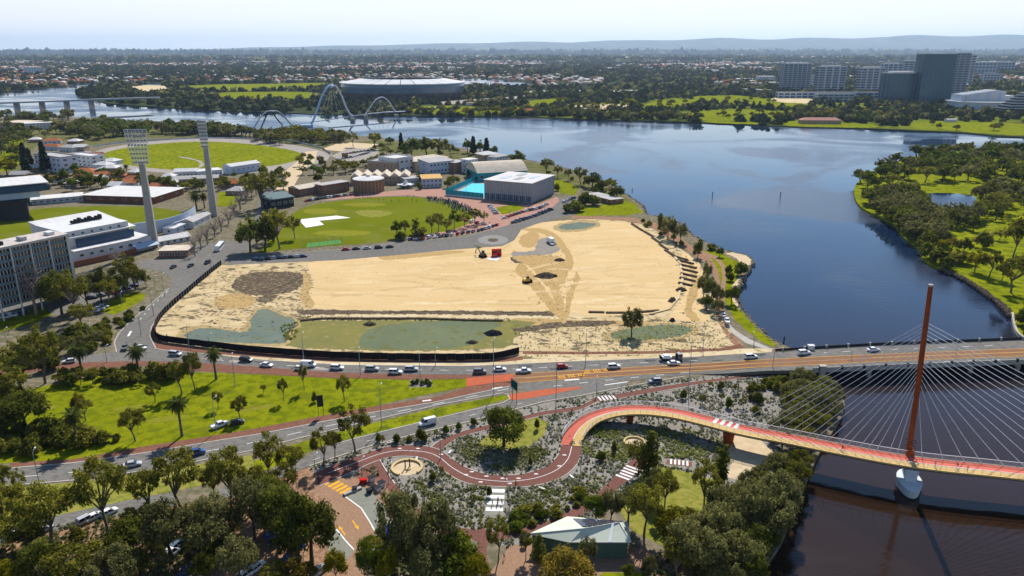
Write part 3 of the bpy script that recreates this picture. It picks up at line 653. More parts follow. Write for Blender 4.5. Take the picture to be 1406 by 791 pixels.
# ---- painted markings, kerbs
def strip(name, px, w, dz, mat, sm=0):
 if sm: px = smooth(px, sm, False)
 mb = MB(); P = [G(u, v, zr(u)) for u, v in px]
 ribbon(mb, [tuple(p) for p in P], w, 0, zs=[p.z + dz for p in P])
 return tag(mb.build(name, mat), kind='structure')
def dashed(name, px, w, dz, mat, dash=3.0, gap=6.0):
 P = resample([tuple(G(u, v, zr(u))) for u, v in px], 0.5)
 mb = MB(); k1, k2 = int(dash / 0.5), int(gap / 0.5)
 us = np.interp(np.linspace(0, 1, len(P)), np.linspace(0, 1, len(px)), [zr(u) for u, v in px])
 i = 0
 while i + k1 < len(P):
  q = P[i:i + k1 + 1]
  ribbon(mb, [tuple(x) for x in q], w, 0, zs=list(us[i:i + k1 + 1] + dz)); i += k1 + k2
 return tag(mb.build(name, mat), kind='structure')
def lerp(A, B, t, us):
 f = lambda L, u: float(np.interp(u, [p[0] for p in L], [p[1] for p in L]))
 return [(u, f(A, u) * (1 - t) + f(B, u) * t) for u in us]
dashed('lane_marking', lerp([(232, 483), (300, 489), (352, 495), (470, 502), (640, 503), (704, 501)], [(232, 497), (300, 500), (352, 503.5), (470, 512), (640, 514.5), (704, 513)], 0.5, range(232, 705, 12)), 0.22, 0.07, m_white)
dashed('lane_marking', lerp([(704, 501), (800, 496), (900, 492), (960, 490), (1054, 484), (1115, 480), (1200, 475), (1406, 467)], [(704, 513), (790, 509), (900, 503), (1054, 494), (1200, 487), (1406, 479)], 0.5, range(704, 1400, 12)), 0.22, 0.07, m_white)
dashed('lane_marking', [(760, 530.5), (800, 526), (860, 519.5), (940, 512), (1054, 505.5), (1200, 500.5), (1400, 493)], 0.22, 0.07, m_white)
dashed('lane_marking', [(30, 655), (110, 648), (220, 632), (352, 607), (460, 583), (600, 554.5), (700, 533.5)], 0.22, 0.075, m_white, 4, 7)
dashed('lane_marking', [(430, 632), (500, 607), (580, 588), (690, 559), (760, 545)], 0.16, 0.08, m_white, 2, 14)
for nm, px in (('yellow_line', [(704, 514), (790, 509.5), (900, 503), (1054, 494), (1115, 491), (1200, 487), (1406, 479)]), ('yellow_line', [(704, 526), (790, 520), (900, 513), (1054, 503.5), (1115, 501), (1200, 497), (1406, 489)]), ('yellow_line', [(720, 519.5), (790, 514), (900, 507.3), (1054, 498.3), (1200, 491.4), (1406, 483.6)])):
 strip(nm, px, 0.22, 0.095, m_yellowline)
strip('edge_line', [(830, 529), (862, 524.5)], 0.5, 0.085, m_white)
for px in ([(775, 522.5), (795, 521)], [(580, 551), (592, 549.5)], [(676, 534), (690, 532)], [(180, 455), (176, 462)]): strip('turn_arrow', px, 0.8, 0.085, m_white)
KERBS = [lerp([(232, 481), (300, 488), (352, 494), (470, 501.5), (640, 503), (704, 500.5), (800, 496), (960, 490)], [(0, 0), (1, 0)], 0.0, range(232, 961, 14)),
         [(14, 643), (100, 636), (200, 622), (300, 605), (352, 597), (430, 582), (500, 568.5), (600, 552), (650, 541), (700, 530.5)],
         [(0, 668), (110, 659), (220, 643.5), (340, 620), (352, 617), (460, 589.5), (520, 575.5), (600, 556.5), (690, 540), (697, 542), (700, 548), (690, 553.5), (640, 565), (570, 582), (500, 599), (450, 613)],
         [(425, 640), (500, 615), (580, 593.5), (640, 580), (704, 563), (745, 552), (800, 543), (860, 531), (940, 517)],
         [(160, 484), (157, 470), (163, 458), (178, 442), (200, 424), (232, 396)], [(284, 376), (246, 407), (218, 434), (208, 449), (206, 462), (214, 479), (232, 482)],
         [(320, 349), (400, 347.5), (470, 342.5), (560, 332), (640, 325), (668, 317)]]
for k in KERBS:
 mb = MB(); kerb_bar(mb, [tuple(G(*p)) for p in k], 0.45, 0.0, 0.13)
 tag(mb.build('kerb', m_concrete), kind='structure')
for px in ([(230, 400), (205, 424), (190, 442)], ): dashed('lane_marking', px, 0.25, 0.07, m_white, 2, 4)
# centre lines of the cycle path
strip('path_line', [(560, 619), (585, 621), (603, 628), (622, 643), (648, 656), (680, 660.5), (704, 661), (738, 656), (765, 645), (780, 630), (785, 613)], 0.16, 0.075, m_white, 4)
strip('path_line', [(450, 650), (490, 635), (520, 624), (545, 619), (562, 619)], 0.16, 0.075, m_white, 4)
strip('path_line', [(522, 632), (529, 644), (542, 664)], 0.16, 0.075, m_white)
for u, v in [(620, 629), (606, 624), (648, 648), (668, 654), (690, 657), (712, 657), (736, 651), (660, 662), (640, 652), (574, 616), (549, 616), (700, 664), (768, 640), (775, 625)]:
 p = G(u, v); mb = MB(); mb.box(p.x - .5, p.x + .5, p.y - .22, p.y + .22, 0.066, 0.07); tag(mb.build('path_symbol', m_white), kind='structure')
def zebra(name, a, b_, n, wl, z, mat, fill=0.5):
 """bars laid across from pixel a to pixel b"""
 A, B = G(*a), G(*b_); d = (B - A); L = d.length; d.normalize(); nrm = Vector((-d.y, d.x, 0))
 mb = MB()
 for i in range(n):
  s0 = A + d * (L * (i + 0.25 * 0) / n); s1 = A + d * (L * (i + fill) / n)
  mb.face([(q.x, q.y, z) for q in (s0 - nrm * wl / 2, s1 - nrm * wl / 2, s1 + nrm * wl / 2, s0 + nrm * wl / 2)])
 return tag(mb.build(name, mat), kind='structure')
zebra('zebra_crossing', (822, 547.5), (846, 544.5), 5, 3.2, 0.072, m_white)
zebra('zebra_crossing', (682, 672), (678, 706), 4, 4.2, 0.072, m_white, 0.55)
zebra('zebra_crossing', (870, 642), (852, 658), 5, 4.0, 0.072, m_white)
zebra('zebra_crossing', (920, 634), (948, 637), 5, 2.4, 0.072, m_white)
sheet('crossing_slab', [(672, 670), (692, 670), (690, 708), (668, 708)], 0.06, m_greyconc)
sheet('crossing_slab', [(916, 631), (950, 634), (950, 641), (914, 637)], 0.06, m_brick)
zebra('hatched_marking', (452, 661), (478, 676), 5, 3.4, 0.06, m_yellowline, 0.6)
for a, b_ in (((465, 722), (474, 735)), ((484, 715), (493, 728))):
 A, B = G(*a), G(*b_); d = (B - A).normalized(); n = Vector((-d.y, d.x, 0)); mb = MB()
 s = 1 if a[0] < 470 else -1
 if s < 0: A, B = B, A; d = -d; n = -n
 L = (B - A).length
 mb.face([(q.x, q.y, 0.06) for q in (B - n * .15, A + d * L * .4 - n * .15, A + d * L * .4 - n * .45, A, A + d * L * .4 + n * .45, A + d * L * .4 + n * .15, B + n * .15)])
 tag(mb.build('yellow_arrow', m_yellowline), kind='structure')
strip('bay_line', [(474, 682), (496, 698), (508, 717), (522, 743)], 0.3, 0.07, m_white)
strip('bay_line', [(462, 727), (474, 742), (486, 755)], 0.3, 0.07, m_white)
# yellow block marks on the bus lanes
for u0, v0 in ((767, 518.3), (780, 516.6), (793, 515), (801, 510.8), (815, 509.4), (829, 508)):
 A = G(u0, v0, 0.1); B = G(u0 + 10, v0 - 1.0, 0.1); d = (B - A).normalized(); n = Vector((-d.y, d.x, 0)); L = (B - A).length; mb = MB()
 for i in range(3):
  for w0, w1 in ((-1.0, -0.25), (0.2, 1.0)):
   s0 = A + d * (L * i / 3); s1 = A + d * (L * (i + .62) / 3)
   mb.face([s0 + n * w0, s1 + n * w0, s1 + n * w1, s0 + n * w1])
 tag(mb.build('lane_marking', m_yellowline), kind='structure')
# ================================================================== TREES
m_bark = M('grey_bark', (0.16, 0.13, 0.10), (0.24, 0.20, 0.16), 1.5, (0.09, 0.07, 0.055), 4.0)
m_barkdark = M('dark_bark', (0.06, 0.048, 0.038), (0.10, 0.08, 0.06), 2.0)
m_twig = M('bare_twigs', (0.22, 0.18, 0.16), (0.28, 0.23, 0.20), 1.0)
LEAF = {
 'gum': leafmat('gum_leaves', (0.08, 0.086, 0.010), (0.275, 0.25, 0.036), .45),
 'dense': leafmat('dark_leaves', (0.052, 0.066, 0.010), (0.18, 0.19, 0.026), .44),
 'casuarina': leafmat('casuarina_needles', (0.082, 0.086, 0.025), (0.25, 0.235, 0.08), 0.45),
 'yellow': leafmat('yellow_green_leaves', (0.11, 0.11, 0.006), (0.30, 0.26, 0.012), .45),
 'bright': leafmat('fresh_green_leaves', (0.055, 0.08, 0.008), (0.16, 0.19, 0.018), .45),
 'rusty': leafmat('rusty_leaves', (0.09, 0.075, 0.012), (0.27, 0.19, 0.026), .45),
 'palm': leafmat('palm_fronds', (0.045, 0.062, 0.014), (0.13, 0.15, 0.035), 0.35),
 'far': leafmat('far_leaves', (0.022, 0.032, 0.015), (0.065, 0.078, 0.032), .22),
 'pine': leafmat('pine_needles', (0.014, 0.026, 0.014), (0.035, 0.052, 0.022), 0.15),
}
def quads_at(P, Nrm, size, r, aspect=1.7):
 """leaf sprays: one bent quad each, at points P, facing roughly Nrm"""
 n = len(P)
 t = r.normal(size=(n, 3)); t -= Nrm * (t * Nrm).sum(1)[:, None]; t /= np.linalg.norm(t, axis=1)[:, None] + 1e-9
 b = np.cross(Nrm, t)
 s = (size * r.uniform(0.65, 1.35, n))[:, None]
 V = np.empty((n, 4, 3))
 V[:, 0] = P - t * s * aspect * .5; V[:, 1] = P + b * s * .5 - Nrm * s * .12
 V[:, 2] = P + t * s * aspect * .5; V[:, 3] = P - b * s * .5 - Nrm * s * .12
 return V.reshape(-1, 3), np.arange(n * 4).reshape(n, 4)
def crown_mesh(name, clumps, per, size, mat, seed, droop=0.25, flat=0.75):
 r = np.random.default_rng(seed); Ps, Ns = [], []
 for c, rad in clumps:
  n = max(6, int(per * rad * rad))
  d = r.normal(size=(n, 3)); d /= np.linalg.norm(d, axis=1)[:, None]
  rr = rad * (0.35 + 0.65 * r.random(n) ** 0.45) * (1 + 0.22 * r.normal(size=n))
  p = np.array(c) + d * rr[:, None] * np.array([1, 1, flat])
  nn = d + r.normal(size=(n, 3)) * 0.55 + np.array([0, 0, droop + .35]); nn /= np.linalg.norm(nn, axis=1)[:, None]
  Ps.append(p); Ns.append(nn)
 V, Fc = quads_at(np.vstack(Ps), np.vstack(Ns), size, r)
 V[:, 2] = np.maximum(V[:, 2], 0.05)
 return mesh_np(name, V, Fc, mat)
def trunk_mesh(name, clumps, h, rad, mat, seed, fork=0.35, lean=0.06, limbs=7):
 r = random.Random(seed); mb = MB()
 fx, fy = r.uniform(-lean, lean) * h, r.uniform(-lean, lean) * h
 fz = h * fork
 top = Vector((fx, fy, fz))
 mb.tube([(0, 0, -0.3), (fx * .3, fy * .3, fz * .5), top], [rad * 1.25, rad, rad * .85], 7)
 cl = sorted(clumps, key=lambda c: -c[1])[:limbs]
 for c, rr in cl:
  e = Vector(c); m = top.lerp(e, 0.5) + Vector((r.uniform(-.05, .05) * h, r.uniform(-.05, .05) * h, h * 0.04))
  mb.tube([top - Vector((0, 0, .2)), m, e], [rad * .55, rad * .36, rad * .12], 5, 0, False)
 return mb.mesh(name, mat)
PROTO = {}
def proto(kind, name, leaf, clumps, h, rad, per, size, bark, seed, fork, limbs=7, droop=.25, flat=.75, lod=True):
 cm = crown_mesh(name + '_crown', clumps, per, size, LEAF[leaf], seed, droop, flat)
 tm = trunk_mesh(name + '_trunk', clumps, h, rad, bark, seed, fork, limbs=limbs)
 lo = crown_mesh(name + '_crown_far', clumps, per * .15, size * 2.3, LEAF[leaf], seed + 1, droop, flat)
 vlo = crown_mesh(name + '_crown_distant', clumps, per * .065, size * 3.4, LEAF[leaf], seed + 2, droop, flat)
 w = 2 * max(max(abs(c[0][0]) + c[1] for c in clumps), max(abs(c[0][1]) + c[1] for c in clumps))
 top = max(c[0][2] + c[1] * flat for c in clumps)
 PROTO.setdefault(kind, []).append((cm, lo, vlo, tm, w * 0.92, top * 0.97, name))
def spread(seed, n, R, z0, z1, r0, r1, fl=1.0, hollow=0.35):
 r = random.Random(seed); out = []
 for i in range(n):
  a = i * 2.399 + r.uniform(-.5, .5); q = R * (hollow + (1 - hollow) * math.sqrt(r.random())) * (0.85 if i else 0.1)
  f = r.random(); z = z0 + (z1 - z0) * (1 - (q / R) ** 2 * fl) * (0.55 + 0.45 * f)
  out.append(((q * math.cos(a), q * math.sin(a), z), r.uniform(r0, r1)))
 return out
for k in range(4):
 proto('gum', 'gum_tree', 'gum', spread(11 + k, 34, 4.3, 2.8, 9.1, .6, 1.3, .55), 10, .24, 95, .27, m_bark, 20 + k, .3, 12, flat=.62)
for k in range(3):
 proto('dense', 'dense_tree', 'dense', spread(31 + k, 32, 3.9, 1.7, 8.4, .95, 1.7, .75), 10, .3, 88, .29, m_barkdark, 40 + k, .28, 6)
for k in range(4):
 proto('casuarina', 'casuarina_tree', 'casuarina', spread(51 + k, 48, 4.5, 1.2, 9.0, .5, 1.3, .6), 10, .26, 125, .25, m_barkdark, 60 + k, .25, 8, droop=.1, flat=.95)
for k in range(2):
 proto('yellow', 'wattle_tree', 'yellow', spread(71 + k, 20, 3.8, 2.2, 8.2, 1.1, 1.7, .8), 10, .22, 90, .31, m_bark, 80 + k, .22, 6)
for k in range(2):
 proto('bright', 'plane_tree', 'bright', spread(91 + k, 18, 3.3, 3.0, 8.6, 1.1, 1.75, .8), 10, .24, 90, .31, m_bark, 95 + k, .25, 6)
for k in range(2):
 proto('rusty', 'flowering_gum', 'rusty', spread(101 + k, 24, 4.2, 3.0, 8.4, 1.0, 1.6, .75), 10, .26, 100, .28, m_barkdark, 105 + k, .25, 6)
for k in range(2):   # tall and narrow
 proto('narrow', 'narrow_tree', 'dense', [((random.Random(k * 9 + i).uniform(-.7, .7), random.Random(k * 7 + i).uniform(-.7, .7), 1.6 + i * .62), 1.25 - .05 * i) for i in range(13)], 10, .2, 80, .34, m_barkdark, 120 + k, .4, 3, flat=1.0)
for k in range(2):   # low shrubs: no visible trunk height
 proto('shrub', 'shrub', 'dense', spread(131 + k, 10, 3.6, 1.6, 6.5, 2.0, 3.0, .8), 10, .25, 26, .9, m_barkdark, 140 + k, .12, 5)
 proto('olive_shrub', 'shrub', 'gum', spread(133 + k, 10, 3.6, 1.6, 6.5, 2.0, 3.0, .8), 10, .25, 26, .9, m_barkdark, 144 + k, .12, 5)
 proto('green_shrub', 'shrub', 'bright', spread(135 + k, 10, 3.6, 1.6, 6.5, 2.0, 3.0, .8), 10, .25, 26, .9, m_barkdark, 148 + k, .12, 5)
# Norfolk pine: tiers of branches
def pine_proto(seed):
 cl = []
 for i in range(11):
  z = 1.6 + i * .78; R = 2.3 * (1 - (i / 11.5)) + .15
  for q in range(6): a = q * PI / 3 + i * .5; cl.append(((R * .6 * math.cos(a), R * .6 * math.sin(a), z), R * .48 + .1))
 proto('pine', 'norfolk_pine', 'pine', cl, 10, .22, 26, .38, m_barkdark, seed, .9, 0, droop=.4, flat=.4)
pine_proto(160)
PHR = {'gum': 'open olive gum tree', 'dense': 'dark rounded tree', 'casuarina': 'grey green casuarina tree', 'yellow': 'yellow green wattle tree', 'bright': 'fresh green leafy tree',
       'rusty': 'gum tree with rusty tinted crown', 'narrow': 'tall narrow dark tree', 'shrub': 'dark rounded shrub', 'olive_shrub': 'olive shrub', 'green_shrub': 'fresh green shrub', 'pine': 'dark conical norfolk pine'}
NAM = {'gum': 'gum_tree', 'dense': 'fig_tree', 'casuarina': 'casuarina_tree', 'yellow': 'wattle_tree', 'bright': 'leafy_tree', 'rusty': 'flowering_gum', 'narrow': 'cypress_tree', 'shrub': 'shrub', 'olive_shrub': 'shrub', 'green_shrub': 'shrub', 'pine': 'norfolk_pine'}
TREE_N = 0
def tree_at(x, y, h, w, kind, label=None, group=None, z=0.0):
 """one tree: an Empty at its foot with a trunk and a crown"""
 global TREE_N; TREE_N += 1
 ps = PROTO[kind]; cm, lo, vlo, tm, pw, ph, _ = ps[random.randrange(len(ps))]
 d = y
 me = cm if d < 330 else lo if d < 620 else vlo
 t = empty(NAM[kind], (x, y, z), random.uniform(0, 2 * PI))
 sx = w / pw; t.scale = (sx * random.uniform(.92, 1.08), sx * random.uniform(.92, 1.08), h / ph)
 link('trunk', tm, t); link('crown', me, t)
 cat = 'shrub' if 'shrub' in kind else 'tree'
 if label: tag(t, label, cat, group)
 else:
  q = ('tall ' if h > 13 else 'low ' if h < 7 and cat == 'tree' else '') + ('broad ' if w > h * 1.02 else 'slim ' if w < h * .72 else '')
  later(t, q + PHR[kind], cat, group or (PHR[kind] + 's'))
 return t
def T(u, vb, vt, wpx, kind, label=None, group=None):
 p = G(u, vb); h = max(1.0, height(vb, vt)); w = wpx * scale_at(vb)
 return tree_at(p.x, p.y, h, w, kind, label, group)
def fill(poly, n, h0, h1, kinds, group=None, gap=0.5, wf=0.8, label=None, clear=()):
 """a clump of single trees over a patch of ground (patch traced on the photograph)"""
 P = px2(poly); A = np.array([p[:2] for p in P]); lo, hi = A.min(0), A.max(0)
 pts = []; tries = 0
 while len(pts) < n and tries < n * 60:
  tries += 1
  x, y = random.uniform(lo[0], hi[0]), random.uniform(lo[1], hi[1])
  if not inside(np.array([x]), np.array([y]), A)[0]: continue
  if any(inside(np.array([x]), np.array([y]), c)[0] for c in clear): continue
  h = random.uniform(h0, h1)
  if any((x - a) ** 2 + (y - b) ** 2 < (gap * (h + c) / 2) ** 2 for a, b, c in pts): continue
  pts.append((x, y, h))
  tree_at(x, y, h, h * random.uniform(wf * .8, wf * 1.2), random.choice(kinds), label, group)
 return pts

# ---- palms: every frond is a part
def frond_mesh():
 r = np.random.default_rng(5); V = []; Fc = []
 n = 15; L = 3.1
 def pt(s): return np.array([L * s * (1 - .12 * s), 0, 1.35 * s - 2.35 * s * s])
 for i in range(n):
  s = 0.1 + 0.9 * i / (n - 1); p = pt(s); w = 0.62 * math.sin(PI * min(1, s * .92 + .08)) + .08
  for sd in (-1, 1):
   k = len(V); e = p + np.array([.34, sd * w, -.12 - .22 * w])
   V += [p + np.array([-.09, 0, 0]), p + np.array([.11, 0, 0]), e + np.array([.05, 0, 0]), e]
   Fc.append((k, k + 1, k + 2, k + 3))
 for i in range(4):
  a, b_ = pt(i / 4), pt((i + 1) / 4); k = len(V)
  V += [a + np.array([0, -.05, 0]), a + np.array([0, .05, 0]), b_ + np.array([0, .04, 0]), b_ + np.array([0, -.04, 0])]; Fc.append((k, k + 1, k + 2, k + 3))
 return mesh_np('frond', np.array(V), np.array(Fc), LEAF['palm'])
FROND = frond_mesh()
_mb = MB(); _mb.tube([(0, 0, -.3), (0, 0, 1), (0.05, 0, 3.5), (0, 0, 6.0)], [.42, .34, .30, .36], 9); _mb.tube([(0, 0, 5.9), (0, 0, 6.45)], [.5, .3], 9)
PALMTRUNK = _mb.mesh('palm_trunk', m_bark)
def palm(u, vb, vt, wpx, label=None):
 p = G(u, vb); h = height(vb, vt); w = wpx * scale_at(vb)
 t = empty('date_palm', (p.x, p.y, 0), random.uniform(0, 6)); k = w / 6.3
 zt = (h - 1.2 * k) / 6.4
 tr = link('trunk', PALMTRUNK, t); tr.scale = (k, k, max(.3, zt))
 for i in range(44):
  a = i * 2.39996; el = math.radians(78 - 112 * (i / 43.0) ** .8)
  f = link('frond', FROND, t); f.location = (0, 0, 6.3 * zt); q = k * random.uniform(.88, 1.08)
  f.scale = (q, q, q); f.rotation_euler = (0, -el + math.radians(22), a)
 if label: tag(t, label, 'palm', 'date palms')
 else: later(t, 'date palm with arching fronds', 'palm', 'date palms')
 return t
# ---- bare trees: trunk and a cloud of twigs
def bare_proto(seed):
 r = random.Random(seed); mb = MB(); tw = MB()
 mb.tube([(0, 0, -.2), (0, 0, 2.2)], [.24, .18], 6)
 for i in range(9):
  a = i * 2.4; b0 = Vector((0, 0, 1.6 + r.random() * 1.2)); e = b0 + Vector((math.cos(a) * r.uniform(.8, 2.2), math.sin(a) * r.uniform(.8, 2.2), r.uniform(2.5, 6)))
  mb.tube([b0, b0.lerp(e, .5) + Vector((0, 0, .5)), e], [.12, .07, .03], 4, 0, False)
  for q in range(14):
   s = b0.lerp(e, r.uniform(.35, 1)); d = Vector((r.gauss(0, 1), r.gauss(0, 1), abs(r.gauss(.8, .8)))).normalized() * r.uniform(.8, 2.0)
   tw.tube([s, s + d * .5 + Vector((0, 0, .1)), s + d], [.04, .03, .015], 3, 0, False)
 return mb.mesh('bare_trunk', m_twig), tw.mesh('twigs', m_twig)
BARE = [bare_proto(3), bare_proto(8), bare_proto(15)]
def bare(u, vb, vt, wpx, label=None, group='leafless trees along the side street'):
 p = G(u, vb); h = height(vb, vt); w = wpx * scale_at(vb)
 t = empty('bare_tree', (p.x, p.y, 0), random.uniform(0, 6)); t.scale = (w / 5, w / 5, h / 8.4)
 a, c = BARE[random.randrange(3)]; link('trunk', a, t); link('twigs', c, t)
 if label: tag(t, label, 'tree', group)
 else: later(t, 'leafless grey twiggy tree', 'tree', group)

# ================= placing
palm(113, 514, 474, 33, 'date palm by the road junction, leftmost of the four along the road'); palm(191, 513, 476, 31, 'date palm in the shrub border below the junction of the side street')
palm(297, 521, 480, 29, 'date palm at the lawn edge, rightmost along the brick median'); palm(250, 599, 547, 33, 'slender date palm standing in the middle of the lawn by the brick footpath')
palm(107, 614, 564, 36, 'low date palm among the bushes at the lower lawn corner')
palm(270, 287, 264, 22, 'small date palm behind the white cricket stand'); palm(175, 243, 226, 9, 'distant date palm beside the trotting track'); palm(281, 286, 266, 16)
T(692, 613, 557, 62, 'dense', 'broad dark tree on the dry lawn patch beside the cycle path')
T(867, 462, 423, 30, 'casuarina', 'single dark tree standing in the silty pond of the sand site')
# lawn and road trees
for a in [(250, 541, 494, 30, 'gum'), (268, 536, 484, 26, 'gum'), (213, 553, 525, 24, 'gum'), (110, 571, 539, 22, 'rusty'), (118, 578, 548, 22, 'gum'), (186, 606, 560, 34, 'gum'), (300, 562, 537, 15, 'gum'), (330, 577, 545, 22, 'gum'),
          (390, 551, 520, 14, 'gum'), (418, 536, 499, 12, 'gum'), (473, 551, 516, 21, 'gum'), (362, 540, 528, 9, 'gum'), (432, 552, 538, 8, 'olive_shrub'),
          (30, 534, 470, 56, 'gum'), (62, 527, 446, 52, 'gum'), (10, 560, 500, 60, 'gum'), (36, 592, 536, 66, 'dense'), (5, 600, 560, 40, 'dense'), (72, 600, 572, 34, 'shrub'), (90, 606, 584, 26, 'olive_shrub'),
          (140, 603, 592, 14, 'shrub'), (160, 605, 596, 12, 'shrub')]: T(*a)
fill([(78, 522), (120, 516), (170, 514), (215, 516), (232, 512), (240, 522), (200, 528), (120, 530), (80, 534)], 26, 2.5, 6, ['shrub', 'olive_shrub', 'gum', 'shrub'], 'shrubs along the lawn border', .55, 1.1)
fill([(0, 600), (60, 590), (110, 600), (150, 606), (110, 618), (40, 628), (0, 630)], 30, 2, 4.5, ['shrub', 'olive_shrub', 'olive_shrub'], 'bushes in the lower lawn corner', .6, 1.2)
fill([(0, 545), (18, 536), (25, 560), (0, 600)], 6, 7, 11, ['gum', 'dense'], 'trees at the edge of the park', .5)
fill([(60, 520), (10, 520), (0, 500), (25, 480), (70, 470), (128, 455), (150, 470), (130, 486), (80, 495)], 46, 2.5, 6, ['shrub', 'olive_shrub', 'gum', 'shrub', 'casuarina'], 'bushes beside the junction', .55, 1.0)
fill([(125, 470), (135, 448), (180, 432), (205, 422), (170, 448), (158, 462), (155, 476)], 22, 1.5, 3.2, ['shrub', 'olive_shrub'], 'low shrubs beside the side street', .6, 1.3)
for a in [(85, 432, 370, 46, 'dense'), (104, 438, 369, 46, 'gum'), (70, 424, 378, 30, 'dense'), (122, 424, 382, 32, 'casuarina'), (140, 416, 366, 34, 'dense'), (160, 410, 372, 36, 'dense'), (176, 404, 348, 38, 'gum'), (186, 398, 360, 30, 'dense'), (115, 450, 418, 34, 'gum'), (201, 393, 376, 15, 'gum'), (150, 420, 384, 34, 'gum')]: T(*a)
bare(50, 432, 356, 48, 'leafless pale tree in front of the grey office block', None)
bare(160, 366, 342, 26, 'leafless pinkish tree against the white members stand', None)
for a in [(268, 352, 322, 16), (276, 343, 314, 20), (285, 336, 306, 20), (295, 326, 300, 22), (304, 318, 294, 22), (314, 308, 286, 22), (322, 298, 272, 22), (330, 288, 262, 24), (338, 278, 258, 22), (352, 268, 244, 20), (372, 258, 240, 16)]: bare(*a)
# trees round the oval
for a in [(344, 346, 298, 40, 'dense'), (364, 344, 298, 40, 'dense'), (384, 342, 287, 42, 'gum'), (376, 330, 286, 30, 'gum'), (405, 328, 296, 20, 'gum'), (362, 286, 238, 44, 'gum'), (378, 268, 248, 24, 'gum'), (345, 272, 252, 20, 'gum'),
          (545, 326, 303, 15, 'bright'), (556, 325, 302, 16, 'gum'), (571, 322, 300, 12, 'narrow'), (578, 327, 312, 18, 'gum'), (593, 320, 296, 18, 'gum'), (602, 318, 292, 16, 'gum'), (613, 320, 300, 20, 'gum'), (624, 314, 289, 18, 'bright'), (638, 312, 289, 16, 'gum'), (652, 308, 286, 20, 'gum'), (664, 306, 290, 16, 'gum'), (550, 330, 318, 16, 'shrub'), (575, 328, 316, 14, 'shrub')]: T(*a)
fill([(460, 252), (372, 262), (330, 262), (350, 240), (420, 222), (460, 215), (500, 222), (505, 236), (470, 246)], 40, 6, 11, ['gum', 'gum', 'bright', 'dense'], 'trees behind the school', .5, .85)
fill([(575, 262), (610, 262), (662, 240), (650, 232), (600, 250), (575, 250)], 16, 5, 9, ['gum', 'yellow', 'dense'], 'trees beside the swimming pool', .5, .9)
fill([(465, 236), (520, 210), (540, 212), (500, 236)], 8, 6, 10, ['gum', 'dense'], 'trees behind the school', .5, .9)
# shore trees behind the school
for a in [(485, 202, 180, 16, 'gum'), (516, 205, 182, 20, 'gum'), (551, 207, 184, 8, 'pine'), (566, 218, 190, 34, 'bright'), (586, 214, 187, 26, 'dense'), (604, 216, 190, 26, 'gum'), (618, 214, 198, 14, 'gum'), (642, 210, 190, 14, 'dense'), (650, 212, 189, 10, 'pine'), (659, 212, 192, 12, 'dense'), (668, 212, 191, 10, 'pine'), (678, 214, 200, 14, 'dense'), (711, 227, 206, 20, 'dense'), (702, 222, 212, 16, 'gum'),
          (751, 240, 218, 20, 'gum'), (766, 244, 226, 14, 'gum'), (780, 248, 232, 12, 'gum'), (797, 254, 229, 22, 'gum'), (813, 258, 237, 26, 'dense'), (826, 262, 246, 18, 'dense'), (838, 268, 244, 18, 'gum'), (847, 274, 254, 20, 'dense'), (815, 282, 268, 18, 'shrub'), (790, 290, 276, 22, 'shrub'), (778, 292, 280, 14, 'shrub'), (764, 262, 252, 9, 'green_shrub'), (803, 282, 264, 18, 'shrub')]: T(*a)
fill([(745, 238), (790, 248), (850, 268), (860, 280), (830, 272), (790, 256), (745, 244)], 16, 2, 5, ['shrub', 'olive_shrub', 'gum'], 'shore bushes by the river shelter', .5, 1.0)
# shore trees beside the sand
for a in [(907, 322, 292, 13, 'dense'), (917, 328, 296, 22, 'casuarina'), (925, 330, 303, 14, 'dense'), (934, 334, 305, 18, 'casuarina'), (958, 354, 328, 14, 'dense'), (977, 343, 335, 16, 'shrub'), (988, 353, 339, 12, 'dense'), (970, 392, 358, 12, 'casuarina'), (966, 408, 378, 20, 'casuarina'), (976, 414, 380, 20, 'dense'), (984, 422, 392, 20, 'casuarina'), (970, 424, 404, 20, 'dense'), (984, 432, 410, 18, 'casuarina'),
          (1000, 376, 364, 10, 'green_shrub'), (1002, 386, 374, 10, 'green_shrub'), (1017, 378, 360, 18, 'shrub'), (1004, 418, 392, 20, 'dense'), (1010, 406, 394, 14, 'shrub')]: T(*a)
fill([(880, 303), (920, 318), (950, 340), (965, 352), (955, 352), (920, 332), (880, 308)], 12, 1.5, 3, ['shrub', 'olive_shrub'], 'low bushes on the river bank', .6, 1.3)
